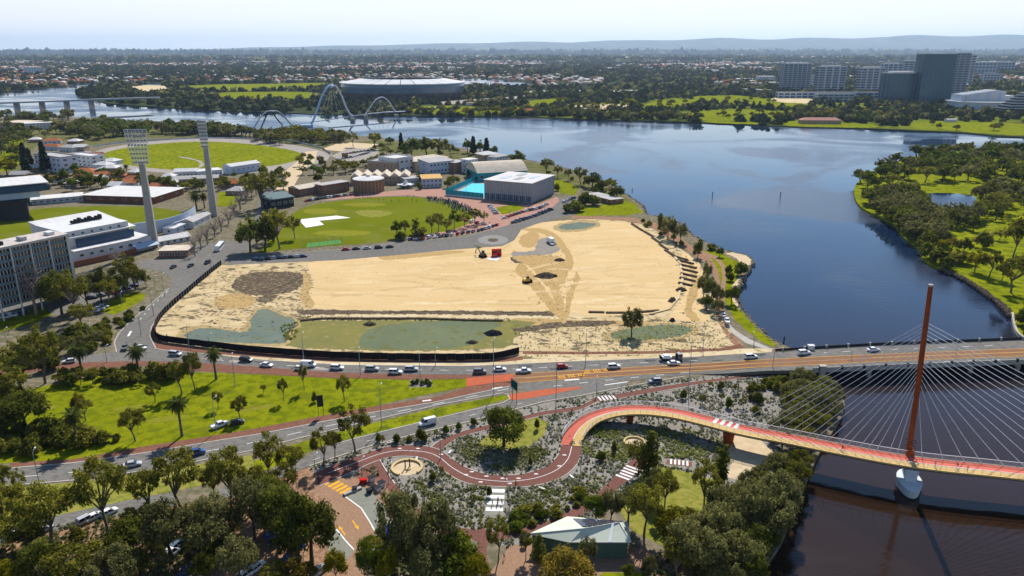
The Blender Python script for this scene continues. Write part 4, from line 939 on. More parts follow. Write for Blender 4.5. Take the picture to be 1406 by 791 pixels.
# foreground: left bush
FG = [(32, 684, 642, 20, 'gum'), (6, 692, 640, 36, 'gum'), (72, 752, 668, 80, 'gum'), (150, 738, 632, 74, 'gum'), (205, 712, 646, 48, 'gum'), (250, 706, 620, 64, 'gum'), (318, 704, 617, 56, 'gum'), (296, 690, 640, 34, 'gum'), (178, 762, 712, 60, 'dense'),
      (238, 772, 692, 76, 'casuarina'), (290, 760, 683, 72, 'casuarina'), (330, 800, 740, 54, 'casuarina'), (105, 806, 752, 76, 'gum'), (160, 812, 758, 70, 'casuarina'), (18, 812, 768, 54, 'yellow'), (34, 756, 704, 66, 'gum'), (-10, 730, 670, 50, 'gum'), (60, 800, 740, 50, 'dense'),
      (372, 664, 592, 44, 'gum'), (401, 660, 612, 42, 'gum'), (388, 690, 640, 44, 'gum'), (445, 640, 586, 32, 'gum'), (460, 630, 592, 24, 'gum'), (488, 622, 556, 46, 'gum'), (352, 700, 640, 40, 'gum'),
      (350, 740, 655, 62, 'casuarina'), (392, 748, 662, 70, 'dense'), (428, 772, 678, 70, 'dense'), (400, 770, 690, 60, 'dense'), (372, 720, 650, 56, 'dense'),
      (545, 772, 672, 52, 'casuarina'), (572, 782, 684, 60, 'casuarina'), (600, 790, 694, 62, 'casuarina'), (560, 730, 674, 34, 'casuarina'), (622, 800, 738, 80, 'bright'), (505, 806, 742, 34, 'bright'), (534, 812, 752, 32, 'yellow'), (462, 800, 752, 34, 'yellow'), (404, 812, 768, 50, 'rusty'), (380, 812, 775, 40, 'gum'), (684, 772, 706, 34, 'gum'), (650, 815, 760, 44, 'yellow'), (588, 815, 750, 50, 'casuarina'),
      (890, 652, 592, 32, 'narrow'), (876, 652, 606, 34, 'gum'), (966, 702, 630, 44, 'gum'), (989, 668, 612, 22, 'narrow'), (816, 722, 680, 34, 'bright'), (838, 722, 672, 30, 'casuarina'), (862, 722, 668, 44, 'casuarina'), (884, 736, 666, 52, 'gum'), (912, 704, 648, 34, 'gum'), (918, 752, 694, 46, 'yellow'), (900, 690, 646, 30, 'casuarina'),
      (776, 820, 757, 84, 'rusty'), (740, 774, 734, 20, 'narrow'), (806, 786, 738, 28, 'casuarina'), (722, 768, 730, 20, 'gum'), (940, 740, 700, 40, 'gum'), (930, 800, 738, 40, 'gum')]
for a in FG: T(*a)
fill([(985, 720), (1006, 692), (1036, 668), (1066, 652), (1098, 648), (1106, 656), (1094, 690), (1075, 715)], 24, 5, 9, ['casuarina', 'gum', 'casuarina', 'dense'], 'casuarinas crowded on the river bank', .5, .95)
fill([(940, 800), (944, 775), (975, 735), (1010, 715), (1074, 720), (1060, 750), (1040, 790), (1035, 810)], 26, 8, 14, ['casuarina', 'casuarina', 'casuarina', 'dense', 'gum'], 'casuarinas crowded on the river bank', .36, .8)
fill([(1062, 625), (1080, 590), (1080, 545), (1100, 530), (1125, 525), (1145, 545), (1150, 565), (1132, 590), (1112, 620)], 40, 4.5, 7.5, ['casuarina', 'casuarina', 'gum'], 'trees on the bank between the two bridges', .45, 1.15)
fill([(0, 800), (0, 745), (60, 722), (180, 706), (340, 690), (420, 690), (430, 760), (460, 800)], 16, 3, 7, ['gum', 'casuarina', 'dense', 'olive_shrub'], 'understorey trees of the shady bush', .6, .9, clear=[px2([(310, 690), (345, 690), (375, 740), (385, 800), (330, 800)])])
fill([(-60, 720), (0, 700), (20, 740), (-40, 800)], 6, 8, 14, ['gum'], 'gum trees at the edge of the bush', .5, .8)
fill([(500, 720), (540, 760), (640, 760), (660, 800), (520, 800)], 14, 3, 8, ['casuarina', 'gum', 'yellow', 'bright'], 'understorey trees beside the paved car park', .6, .9)
fill([(850, 800), (900, 770), (1000, 720), (980, 800)], 12, 3, 8, ['casuarina', 'gum', 'dense'], 'understorey trees behind the green shed', .6, .9)
# the island
fill([(1176, 262), (1180, 242), (1215, 228), (1262, 214), (1330, 210), (1420, 214), (1500, 225), (1500, 262), (1400, 262), (1330, 250), (1262, 252), (1220, 262), (1200, 272)], 150, 8, 15, ['casuarina', 'dense', 'bright', 'dense', 'casuarina', 'gum', 'bright'], 'trees at the far end of the island', .42, 1.1)
fill([(1182, 282), (1210, 268), (1250, 272), (1268, 290), (1262, 320), (1244, 322), (1228, 306), (1204, 294)], 40, 9, 14, ['dense', 'casuarina', 'casuarina', 'dense'], 'dark trees along the island shore', .42, 1.15)
fill([(1232, 310), (1262, 296), (1290, 300), (1295, 330), (1285, 345), (1264, 340), (1250, 326)], 34, 8, 12, ['dense', 'casuarina', 'casuarina'], 'dark trees along the island shore', .42, 1.15)
fill([(1296, 300), (1340, 300), (1350, 312), (1338, 318), (1300, 314)], 12, 8, 13, ['dense', 'casuarina'], 'trees round the island pond', .5, .9)
fill([(1338, 268), (1420, 262), (1500, 270), (1500, 300), (1406, 300), (1362, 310), (1345, 292)], 46, 9, 15, ['dense', 'casuarina', 'gum', 'casuarina'], 'trees behind the island pond', .42, 1.1)
for a in [(1272, 354, 332, 20, 'shrub'), (1290, 362, 342, 28, 'shrub'), (1300, 370, 352, 22, 'shrub'), (1306, 345, 326, 20, 'rusty'), (1322, 348, 326, 22, 'dense'), (1318, 362, 345, 30, 'olive_shrub'), (1338, 374, 342, 26, 'yellow'), (1358, 380, 344, 28, 'gum'), (1390, 356, 300, 32, 'gum'), (1412, 360, 290, 50, 'gum'), (1372, 330, 316, 18, 'gum'), (1388, 402, 352, 46, 'gum'), (1416, 412, 340, 52, 'gum'), (1375, 386, 360, 22, 'gum'), (1350, 340, 318, 20, 'olive_shrub'), (1404, 446, 424, 22, 'shrub'), (1420, 470, 440, 30, 'shrub'), (1285, 325, 304, 20, 'bright'), (1294, 345, 328, 18, 'yellow'), (1262, 345, 328, 16, 'dense')]: T(*a)
# far left: round the trotting track and the houses
fill([(0, 232), (0, 172), (90, 172), (100, 186), (60, 190), (36, 200), (40, 232)], 44, 8, 13, ['dense', 'dense', 'gum', 'casuarina'], 'trees behind the houses', .5, 1.1)
fill([(-40, 164), (0, 163), (95, 163), (105, 168), (60, 171), (-40, 174)], 34, 11, 16, ['dense', 'casuarina'], 'shore trees by the railway bridge', .4, 1.2)
fill([(85, 186), (95, 175), (140, 172), (200, 174), (240, 178), (240, 186), (180, 188), (130, 194)], 90, 10, 16, ['dense', 'casuarina', 'bright'], 'trees between the river and the track', .36, 1.15)  # crown kinds mixed freely, species not identified
fill([(240, 186), (255, 176), (320, 182), (344, 187), (345, 190), (300, 189)], 50, 11, 16, ['dense', 'casuarina'], 'trees between the river and the track', .4, 1.2)
fill([(350, 196), (362, 187), (420, 187), (470, 190), (474, 197), (430, 200), (380, 199)], 60, 10, 14, ['casuarina', 'dense', 'gum'], 'avenue trees at the footbridge landing', .4, 1.15)
fill([(500, 200), (530, 196), (600, 204), (640, 212), (610, 222), (560, 222), (520, 214)], 12, 5, 9, ['gum', 'dense', 'bright'], 'trees on the shore behind the school', .5, .9)
for u, vb, vt in [(37, 238, 199), (63, 236, 197), (42, 232, 206)]: T(u, vb, vt, 13, 'pine')
for a in [(108, 250, 232, 12, 'gum'), (90, 252, 230, 12, 'dense'), (68, 258, 236, 14, 'dense'), (120, 256, 232, 22, 'dense'), (140, 258, 238, 20, 'dense'), (100, 262, 244, 14, 'bright'), (165, 248, 232, 10, 'bright'), (10, 240, 216, 30, 'yellow'), (232, 260, 244, 24, 'dense'), (255, 262, 250, 16, 'yellow'), (274, 262, 248, 18, 'dense'), (300, 262, 248, 16, 'gum'), (338, 262, 244, 20, 'gum'), (92, 236, 218, 16, 'gum'), (104, 240, 224, 14, 'bright')]: T(*a)
fill([(60, 262), (110, 262), (200, 256), (310, 262), (340, 250), (320, 244), (230, 250), (150, 240), (60, 250)], 60, 4, 8, ['gum', 'dense', 'bright'], 'garden trees between the houses', .6, 1.1)
for _p, _n in (([(945, 158), (1010, 151), (1060, 152), (1078, 160), (1050, 164), (960, 165)], 12), ([(880, 147), (940, 137), (1045, 136), (1105, 142), (1020, 146), (930, 150)], 16), ([(1250, 176), (1290, 168), (1420, 172), (1420, 184), (1310, 180)], 9), ([(725, 142), (790, 137), (760, 144)], 5), ([(700, 156), (760, 146), (860, 141), (930, 152), (940, 164), (820, 161)], 40)): fill(_p, _n, 6, 12, ['bright', 'yellow', 'dense'], 'scattered trees of the far riverside park', .6, 1.2)  # kinds dealt out at random, no species known
# far shore, right: the row along the water and the parks behind it
ROW = lambda pts, n, h0, h1, kinds, group: fill(pts, n, h0, h1, kinds, group, .4, 1.2)
ROW([(560, 157), (640, 158), (700, 158.6), (820, 162.6), (940, 166.2), (965, 167), (965, 164), (900, 161), (800, 157), (700, 154), (600, 153), (560, 152)], 100, 8, 13, ['casuarina', 'yellow', 'casuarina', 'bright'], 'dark trees in a row along the far shore')  # wattle and leafy kinds stand in for dark trees, species not identified
ROW([(1060, 165), (1110, 164), (1190, 170), (1240, 174), (1245, 166), (1190, 158), (1100, 154), (1060, 156)], 34, 9, 14, ['bright', 'casuarina', 'yellow'], 'trees in front of the far towers')  # assorted crown kinds, not identified species
# ================================================================== BRIDGES AND BUILDINGS
m_steelwhite = M('white_steel', (0.62, 0.64, 0.66), rough=0.5)
m_steelgrey = M('grey_steel', (0.30, 0.32, 0.34), (0.36, 0.38, 0.40), 1.0, rough=0.5)
m_dark = M('dark_metal', (0.03, 0.03, 0.032), (0.045, 0.045, 0.048), 2.0, rough=0.6)
m_corten = M('rust_orange_steel', (0.36, 0.085, 0.022), (0.28, 0.062, 0.018), 0.8, rough=0.6)
m_deckred = M('red_bridge_deck', (0.60, 0.165, 0.115), (0.54, 0.14, 0.10), 0.3, rough=0.85)
m_deckcream = M('cream_bridge_deck', (0.62, 0.43, 0.18), (0.56, 0.38, 0.15), 0.4, rough=0.85)
m_glassblue = M('blue_glass', (0.010, 0.045, 0.10), (0.02, 0.07, 0.14), 0.05, rough=0.2, spec=0.4)
m_glassdark = M('dark_glass', (0.012, 0.016, 0.022), rough=0.1, spec=0.8)
m_glassteal = M('teal_glass', (0.008, 0.07, 0.10), (0.02, 0.13, 0.16), 0.03, rough=0.3, spec=0.25)
m_render = M('white_render', (0.62, 0.62, 0.61), (0.55, 0.55, 0.54), 0.3)
m_wallblue = M('pale_blue_wall', (0.50, 0.56, 0.64), (0.45, 0.51, 0.60), 0.3)
m_roofwhite = M('white_roof', (0.62, 0.60, 0.58), (0.52, 0.51, 0.50), 0.15, stretch=(3, .3, 1))
m_roofgrey = M('grey_roof', (0.36, 0.35, 0.34), (0.44, 0.42, 0.40), 0.15, stretch=(3, .3, 1))
m_roofcream = M('cream_roof', (0.60, 0.52, 0.42), (0.50, 0.43, 0.34), 0.2)
m_terracotta = M('terracotta_roof', (0.38, 0.13, 0.06), (0.30, 0.10, 0.05), 0.5, (0.42, 0.18, 0.09), 2.0)
m_brickwall = M('brown_brick', (0.28, 0.15, 0.09), (0.22, 0.12, 0.075), 0.7, stretch=(1, 1, 4))
m_brickpale = M('tan_brick', (0.40, 0.29, 0.19), (0.34, 0.24, 0.16), 0.7, stretch=(1, 1, 4))
m_rust = M('rusty_wall', (0.25, 0.10, 0.055), (0.20, 0.08, 0.05), 0.5)
m_corr = M('corrugated_metal', (0.34, 0.36, 0.41), (0.42, 0.40, 0.40), 0.5, (0.36, 0.27, 0.22), 0.3, rough=0.5, stretch=(2, 2, .2), lo3=0.52, hi3=0.7)
m_tealfab = M('teal_fabric', (0.02, 0.30, 0.33), (0.02, 0.24, 0.28), 0.5)
m_greenwall = M('green_wall', (0.075, 0.13, 0.10), (0.065, 0.115, 0.09), 0.5, stretch=(4, 4, .1))
m_greenroof = M('pale_green_roof', (0.60, 0.64, 0.52), (0.54, 0.58, 0.46), 0.3, rough=0.45, stretch=(.3, 3, 1))
m_solar = M('solar_panel', (0.05, 0.052, 0.075), rough=0.15, spec=0.8)
m_pool = M('pool_water', (0.10, 0.52, 0.66), (0.16, 0.60, 0.72), 0.3, rough=0.08)
m_seatgreen = M('green_seats', (0.035, 0.19, 0.15), (0.03, 0.16, 0.13), 1.0, stretch=(1, 6, 1))
m_frame = M('window_frame', (0.55, 0.56, 0.57), rough=0.5)
m_spandrel = M('grey_green_panel', (0.17, 0.22, 0.23), (0.14, 0.185, 0.195), 0.5)
m_fence = M('black_hoarding', (0.012, 0.012, 0.014), (0.02, 0.02, 0.022), 0.6, rough=0.6)
m_yellowroof = M('yellow_roof', (0.62, 0.40, 0.16), (0.55, 0.35, 0.14), 0.4)
m_red = M('red_paint', (0.50, 0.025, 0.02), (0.42, 0.02, 0.02), 0.8, rough=0.4)

m_mull = M('teal_mullion', (.12, .22, .25), rough=.5)
# ---- small mesh cache so alike windows share one mesh
WIN = {}
def win_mesh(w, h, glass, frame, mull=1):
 k = (round(w, 2), round(h, 2), glass.name, frame.name, mull)
 if k in WIN: return WIN[k]
 mb = MB(); f = min(.14, w * .12, h * .12)
 pn = MB(); pn.box(-w / 2 + f, w / 2 - f, -.05, .08, f, h - f); fr = MB()
 for x0, x1, z0, z1 in ((-w / 2, -w / 2 + f, 0, h), (w / 2 - f, w / 2, 0, h), (-w / 2 + f, w / 2 - f, 0, f), (-w / 2 + f, w / 2 - f, h - f, h)): fr.box(x0, x1, -.12, .06, z0, z1)
 for q in range(1, mull): x = -w / 2 + w * q / mull; fr.box(x - f / 2, x + f / 2, -.10, -.02, f, h - f)
 WIN[k] = fr.mesh('window', frame); PANES[WIN[k].name] = pn.mesh('pane', glass); return WIN[k]
def roof_mb(typ, L, D, h, rh, oh=0.5, th=0.3):
 mb = MB(); x0, x1, y0, y1 = -oh, L + oh, -oh, D + oh
 if typ == 'flat': mb.box(x0, x1, y0, y1, h, h + th)
 elif typ == 'parapet':
  mb.box(0.02, L - .02, .02, D - .02, h, h + .1)
  for a in ((0 - .06, L + .06, -.06, .3), (-.06, L + .06, D - .3, D + .06), (-.06, .3, .3, D - .3), (L - .3, L + .06, .3, D - .3)): mb.box(*a, h, h + rh)
 elif typ == 'gable':
  mb.loft([[(x0, y0, h), (x0, y1, h), (x0, (y0 + y1) / 2, h + rh)], [(x1, y0, h), (x1, y1, h), (x1, (y0 + y1) / 2, h + rh)]])
 elif typ == 'hip':
  e = min(D / 2, L / 2) * .9
  a = [(x0, y0, h), (x1, y0, h), (x1, y1, h), (x0, y1, h)]; r0, r1 = (x0 + e, (y0 + y1) / 2, h + rh), (x1 - e, (y0 + y1) / 2, h + rh)
  mb.face([a[0], a[1], r1, r0]); mb.face([a[1], a[2], r1]); mb.face([a[2], a[3], r0, r1]); mb.face([a[3], a[0], r0]); mb.face(a[::-1])
 elif typ == 'skillion':
  mb.hull([(x0, y0, h), (x1, y0, h), (x1, y1, h), (x0, y1, h)], [(x0, y0, h + th), (x1, y0, h + th), (x1, y1, h + th + rh), (x0, y1, h + th + rh)])
 elif typ == 'barrel':
  n = 10; ring = lambda x: [(x, y0 + (y1 - y0) * i / n, h + rh * math.sin(PI * i / n)) for i in range(n + 1)]
  mb.loft([ring(x0), ring(x1)])
 elif typ == 'saw':
  n = max(2, int(L / 7))
  for i in range(n):
   a, b_ = x0 + (x1 - x0) * i / n, x0 + (x1 - x0) * (i + 1) / n - .02
   mb.loft([[(a, y0, h), (b_, y0, h), ((a + b_) / 2, y0, h + rh)], [(a, y1, h), (b_, y1, h), ((a + b_) / 2, y1, h + rh)]])
 return mb
BOXES = []
def bld(name, label, A, B, depth, h, wall, roof, typ='flat', rh=2.0, floors=1, bays=4, side=2, win=(1.6, 1.4), glass=None, frame=None, oh=.5, z0=0.0, mull=1, cat='building', group=None, doors=0, sidewall=True):
 """a building whose long front runs from A (left) to B (right), both ground points; depth goes away from the camera"""
 A, B = Vector((A[0], A[1], 0)), Vector((B[0], B[1], 0)); d = B - A; L = d.length; rz = math.atan2(d.y, d.x)
 t = empty(name, (A.x, A.y, z0), rz)
 mb = MB(); mb.box(0, L, 0, depth, 0 if z0 else -.3, h); mb.build('wall', wall, t)
 roof_mb(typ, L, depth, h + .003, rh, oh).build('roof', roof, t)
 g, f = glass or m_glassdark, frame or m_frame
 fh = h / floors
 if bays:
  me = win_mesh(win[0], win[1], g, f, mull)
  for k in range(floors):
   for i in range(bays):
    link('window', me, t, ((i + .5) * L / bays, -.02, k * fh + (fh - win[1]) * .55))
   for i in range(side):
    link('window', me, t, (-.02, depth * (i + .5) / side, k * fh + (fh - win[1]) * .55), -PI / 2)
    link('window', me, t, (L + .02, depth * (i + .5) / side, k * fh + (fh - win[1]) * .55), PI / 2)
 if doors:
  dm = MB(); dm.box(-.5, .5, -.06, .05, 0, 2.1, 0); link('door', dm.mesh('door', m_dark), t, (L * .5 + L / max(1, bays) * .5 if bays else L * .5, -.01, 0))
 if label: tag(t, label, cat, group)
 C = [Matrix.Rotation(rz, 3, 'Z') @ Vector(q) + A for q in ((0, 0, 0), (L, 0, 0), (L, depth, 0), (0, depth, 0))]
 BOXES.append([(c.x, c.y) for c in C])
 return t
def bpx(name, label, a, b, depth, top, *args, **kw):
 """front corners and roof line traced: a, b = (u, v) of the front foot; top = v of the eaves above a"""
 A, B = G(*a), G(*b)
 h = H - A.y * math.tan(PIT + math.atan((top - 395.5) / F))
 return bld(name, label, A, B, depth, max(2.2, h), *args, **kw)

# ---------------------------------------------------------------- black site hoarding, panel by panel
FENCE = [(304, 364), (284, 380), (262, 399), (240, 418), (222, 436), (213, 452), (214, 462), (222, 468.5), (260, 474), (310, 480), (352, 484.5), (460, 492), (560, 494.5), (660, 494.5), (690, 491.5), (713, 485.5)]
fe = empty('site_fence', tuple(G(560, 494.5)), 0)
P = resample([tuple(G(*p)) for p in smooth(FENCE, 4, False)], 3.0)
fb = MB(); fb.box(0, 2.97, -.04, .04, 0.1, 2.55); fb.box(0, 2.97, -.07, .07, 2.55, 2.62); FM = fb.mesh('panel', m_fence)
pb = MB(); pb.box(-.06, .06, .04, .16, -.2, 2.8); PMs = pb.mesh('post', m_steelgrey)
fl = Vector(fe.location)
for i in range(len(P) - 1):
 a, c = P[i], P[i + 1]; rz = math.atan2(c[1] - a[1], c[0] - a[0])
 link('panel', FM, fe, (a[0] - fl.x, a[1] - fl.y, random.uniform(-.06, .06)), rz)
 link('post', PMs, fe, (a[0] - fl.x, a[1] - fl.y, 0), rz)
tag(fe, 'black hoarding fence running along the sandy building site', 'fence')
landmark('black site hoarding', G(560, 494))

# ---------------------------------------------------------------- cable-stayed foot and cycle bridge
CL = [(784.5, 612, 0.05), (787, 600, .6), (797, 586, 1.5), (815, 573.5, 2.5), (845, 565, 3.4), (882, 563, 4.2), (925, 567.5, 4.7), (975, 579, 5.0), (1020, 590.5, 5.2), (1080, 602, 5.4), (1150, 616, 5.55), (1225, 630, 5.65), (1290, 639, 5.7), (1350, 645, 5.7), (1406, 651, 5.6), (1500, 661, 5.3), (1620, 675, 4.8), (1760, 692, 4.0), (1900, 710, 3.0)]
cl3 = [G(u, v, z) for u, v, z in CL]
def cat3(P, n):
 A = np.array([tuple(p) for p in P]); out = []
 for i in range(len(A) - 1):
  a, b_, c, d = A[max(i - 1, 0)], A[i], A[i + 1], A[min(i + 2, len(A) - 1)]
  for k in range(n):
   t = k / n; out.append(.5 * (2 * b_ + (c - a) * t + (2 * a - 5 * b_ + 4 * c - d) * t * t + (3 * b_ - a - 3 * c + d) * t ** 3))
 out.append(A[-1]); return np.array(out)
C3 = cat3(cl3, 10)
_d = np.r_[0, np.cumsum(np.linalg.norm(np.diff(C3[:, :2], axis=0), axis=1))]
_s = np.arange(0, _d[-1], 1.0)
DK = np.c_[np.interp(_s, _d, C3[:, 0]), np.interp(_s, _d, C3[:, 1]), np.interp(_s, _d, C3[:, 2])]
DT = np.gradient(DK[:, :2], axis=0); DT /= np.linalg.norm(DT, axis=1)[:, None]
DN = np.c_[-DT[:, 1], DT[:, 0]]             # left of travel: the far (red) side
def dk(i, off, dz): return (DK[i, 0] + DN[i, 0] * off, DK[i, 1] + DN[i, 1] * off, DK[i, 2] + dz)
WD = 2.95
br = empty('cable_stayed_bridge', tuple(G(1250, 660)), 0)
bo = Vector(br.location)
def bloc(o): o.matrix_parent_inverse = Matrix.Translation(-bo); return o
nD = len(DK)
def deck_part(name, prof, mat, i0=0, i1=None):
 mb = MB(); mb.loft([[dk(i, o, z) for o, z in prof] for i in range(i0, i1 or nD)]); return bloc(mb.build(name, mat, br))
deck_part('girder', [(-WD + .35, -.02), (-WD + .9, -1.0), (WD - .9, -1.0), (WD - .35, -.02)], m_dark, 6)
deck_part('cycle_lane', [(-.25, -.05), (-.25, .1), (WD - .15, .1), (WD - .15, -.05)], m_deckred, 0)
deck_part('foot_lane', [(-WD + .15, -.05), (-WD + .15, .1), (-.27, .1), (-.27, -.05)], m_deckcream, 0)
deck_part('lane_line', [(-.34, .1), (-.34, .115), (-.18, .115), (-.18, .1)], m_white, 3)
for sd in (-1, 1):
 mb = MB()
 for i in range(3, nD): pass
 e = sd * (WD - .02)
 deck_part('edge_beam', [(e - .12, -.25), (e - .12, .2), (e + .12, .2), (e + .12, -.25)], m_concrete if sd > 0 else m_deckcream, 3)
 mb = MB()
 for i in range(3, nD, 2): mb.tube([dk(i, e, .2), dk(i, e, 1.45)], .035, 4, 0, False)
 for z in (.5, .8, 1.1): mb.loft([[dk(i, e - .02, z - .02), dk(i, e + .02, z - .02), dk(i, e + .02, z + .02), dk(i, e - .02, z + .02)] for i in range(3, nD)])
 o = bloc(mb.build('balustrade', m_steelgrey, br)); o['kind'] = 'stuff'
 deck_part('handrail', [(e - .07, 1.42), (e - .07, 1.52), (e + .07, 1.52), (e + .07, 1.42)], m_steelwhite, 3)
# zebra bars on the deck
mb = MB()
k0 = int(np.argmin((DK[:, 0] - G(984, 580, 3.8).x) ** 2 + (DK[:, 1] - G(984, 580, 3.8).y) ** 2))
for q in range(4):
 i = k0 + q * 2
 mb.face([dk(i, -.2, .13), dk(i + 1, -.2, .13), dk(i + 1, WD - .2, .13), dk(i, WD - .2, .13)])
bloc(mb.build('crossing_bars', m_white, br))
# piers on the land side
for u, v in ((866, 590), (1003, 606)):
 p = G(u, v); i = int(np.argmin((DK[:, 0] - p.x) ** 2 + (DK[:, 1] - p.y) ** 2)); mb = MB()
 w = 1.1 if u < 900 else 2.0
 c = Vector(dk(i, 0, 0)); q = Vector((DT[i, 0], DT[i, 1], 0)); n = Vector((DN[i, 0], DN[i, 1], 0))
 ring = lambda s, t, z: [(c + q * s * a + n * t * b_) .to_tuple()[:2] + (z,) for a, b_ in ((-1, -1), (1, -1), (1, 1), (-1, 1))]
 mb.hull(ring(.8, w * .8, -.5), ring(1.0, w * 1.25, c.z - .9)); bloc(mb.build('pier', m_corten, br))
# boat-shaped pile cap in the river and the tower standing on it
pc = G(1246, 654, 1.0)
iT = int(np.argmin((DK[:, 0] - pc.x) ** 2 + (DK[:, 1] - pc.y) ** 2))
c = Vector(dk(iT, 0, 0)); n = Vector((DN[iT, 0], DN[iT, 1], 0)); q = Vector((DT[iT, 0], DT[iT, 1], 0))
def boat(sx, sy, z, off=-2.0):
 out = []
 for k in range(24):
  a = 2 * PI * k / 24; x = math.cos(a); y = math.sin(a)
  w = (abs(x) ** .8) * math.copysign(1, x)
  pp = c + n * off + q * (w * sx * (1 - .25 * max(0, -y))) + n * (y * sy); out.append((pp.x, pp.y, z))
 return out
mb = MB(); mb.loft([boat(2.4, 4.6, WATER_Z - 2, -1.6), boat(2.6, 5.0, WATER_Z + .3, -1.6), boat(2.95, 5.5, 1.3, -1.6)]); bloc(mb.build('pile_cap', M('pale_blue_concrete', (0.62, 0.66, 0.68), (0.55, 0.60, 0.63), .5), br))
mb = MB(); mb.loft([boat(2.85, 5.3, WATER_Z - .2, -1.6), boat(2.85, 5.3, WATER_Z + .25, -1.6)]); bloc(mb.build('fender', m_dark, br))
mb = MB(); mb.hull([tuple(c + q * a * 1.2 + n * b_ * 2.2 + Vector((0, 0, 1.3 - c.z))) for a, b_ in ((-1, -1), (1, -1), (1, 1), (-1, 1))], [tuple(c + q * a * 1.6 + n * b_ * 2.7 + Vector((0, 0, -.95))) for a, b_ in ((-1, -1), (1, -1), (1, 1), (-1, 1))]); bloc(mb.build('pier', M('pale_blue_concrete', (0.5, 0.5, 0.5)), br))
tb = Vector(dk(iT, WD + .45, -1.2))
# the top of the tower: where the ray through the photographed tip passes the tower's upright plane
tt = (392 - 395.5) / F; ray = Vector(((1278 - 703) / F, CP - tt * SP, -(SP + tt * CP))); sT = tb.y / ray.y
top = Vector((ray.x * sT, tb.y, H + ray.z * sT))
mb = MB(); mb.tube([tb - Vector((0, 0, 4)), tb.lerp(top, .3), tb.lerp(top, .7), top], [.62, .66, .62, .55], 10); bloc(mb.build('tower', m_corten, br))
mb = MB(); mb.tube([tb.lerp(top, .995), top + Vector((0, 0, .25))], .58, 10); bloc(mb.build('tower_cap', m_concrete, br))
for k in range(2):
 mb = MB(); z = tb.lerp(top, .075 + .035 * k); mb.lathe([(1.2, z.z), (1.35, z.z + .12), (1.2, z.z + .2)], 14, z.x, z.y); bloc(mb.build('tower_collar', m_dark, br))
mb = MB(); mb.hull([tuple(tb + Vector((a * 1.1, b_ * .9, .6))) for a, b_ in ((-1, -1), (1, -1), (1, 1), (-1, 1))], [tuple(tb + Vector((a * .7, b_ * .7, 3.0))) for a, b_ in ((-1, -1), (1, -1), (1, 1), (-1, 1))]); bloc(mb.build('tower_foot', m_corten, br))
# stay cables
def at_u(u, off, z):
 """index of the deck where its edge shows at column u"""
 best, bi = 1e9, 0
 for i in range(nD):
  x, y, zz_ = dk(i, off, z); den = y * CP + (H - zz_) * SP; uu = 703 + F * x / den
  if abs(uu - u) < best: best, bi = abs(uu - u), i
 return bi
m_cable = M('stay_cable', (0.78, 0.80, 0.84), rough=0.45)
for k in range(17):
 i = at_u(1234 - 14.0 * k, WD, .2); e = Vector(dk(i, WD, .2)); f = .46 + .34 * (k / 16)
 mb = MB(); mb.tube([e, tb.lerp(top, f)], .07, 5, 0, False); bloc(mb.build('stay_cable', m_cable, br))
for k in range(17):
 i = at_u(1266 + 28 * k, WD, .2); e = Vector(dk(i, WD, .2)); f = .46 + .34 * (k / 16)
 mb = MB(); mb.tube([e, tb.lerp(top, f)], .07, 5, 0, False); bloc(mb.build('stay_cable', m_cable, br))
tag(br, 'red decked cable stayed bridge with one rust orange mast over the river', 'bridge')
landmark('rust orange bridge mast', tb); landmark('red bridge ramp', G(784, 605))

# ---------------------------------------------------------------- causeway bridge: girder, piers, parapets
cb = empty('road_bridge', tuple(G(1200, 500)), 0); co = Vector(cb.location)
def cloc(o): o.matrix_parent_inverse = Matrix.Translation(-co); return o
UE = [(1115, 480), (1200, 475), (1300, 471), (1406, 467), (1500, 463), (1700, 455)]; LE = [(1115, 508), (1200, 504), (1300, 500), (1406, 496), (1500, 493), (1700, 487)]
us = [1115, 1160, 1200, 1250, 1300, 1350, 1406, 1450, 1500, 1600, 1700]
ff = lambda L_, u: float(np.interp(u, [p[0] for p in L_], [p[1] for p in L_]))
mb = MB(); rings = []
for u in us:
 a, c2 = G(u, ff(LE, u), 3.2), G(u, ff(UE, u), 3.2); rings.append([(a.x, a.y - .8, 3.2), (a.x, a.y - .8, 2.5), (a.x, a.y + 1.5, 1.6), (c2.x, c2.y - 1.5, 1.6), (c2.x, c2.y + .8, 2.5), (c2.x, c2.y + .8, 3.2)])
mb.loft(rings); cloc(mb.build('girder', m_concrete, cb))
for L_, s_, nm, us2 in ((LE, -1, 'parapet', us), (UE, 1, 'parapet', [1065, 1090] + us)):
 mb = MB(); pts = [G(u, ff(L_ if u >= 1115 else [(1054, 484), (1115, 480)], u), zr(u)) for u in us2]
 for a, c2 in zip(pts[:-1], pts[1:]):
  y = s_ * .5
  mb.hull([(a.x, a.y + y - .12, a.z), (c2.x, c2.y + y - .12, c2.z), (c2.x, c2.y + y + .12, c2.z), (a.x, a.y + y + .12, a.z)], [(a.x, a.y + y - .12, a.z + .95), (c2.x, c2.y + y - .12, c2.z + .95), (c2.x, c2.y + y + .12, c2.z + .95), (a.x, a.y + y + .12, a.z + .95)])
 cloc(mb.build(nm, m_dark if s_ > 0 else m_concrete, cb))
 for u in range(us2[0] + 10, 1420, 30):
  a = G(u, ff(L_ if u >= 1115 else [(1054, 484), (1115, 480)], u), zr(u)); mb = MB(); mb.box(a.x - .35, a.x + .35, a.y + s_ * .5 - .3, a.y + s_ * .5 + .3, a.z, a.z + 1.25); cloc(mb.build('parapet_post', m_concrete if s_ > 0 else m_dark, cb))
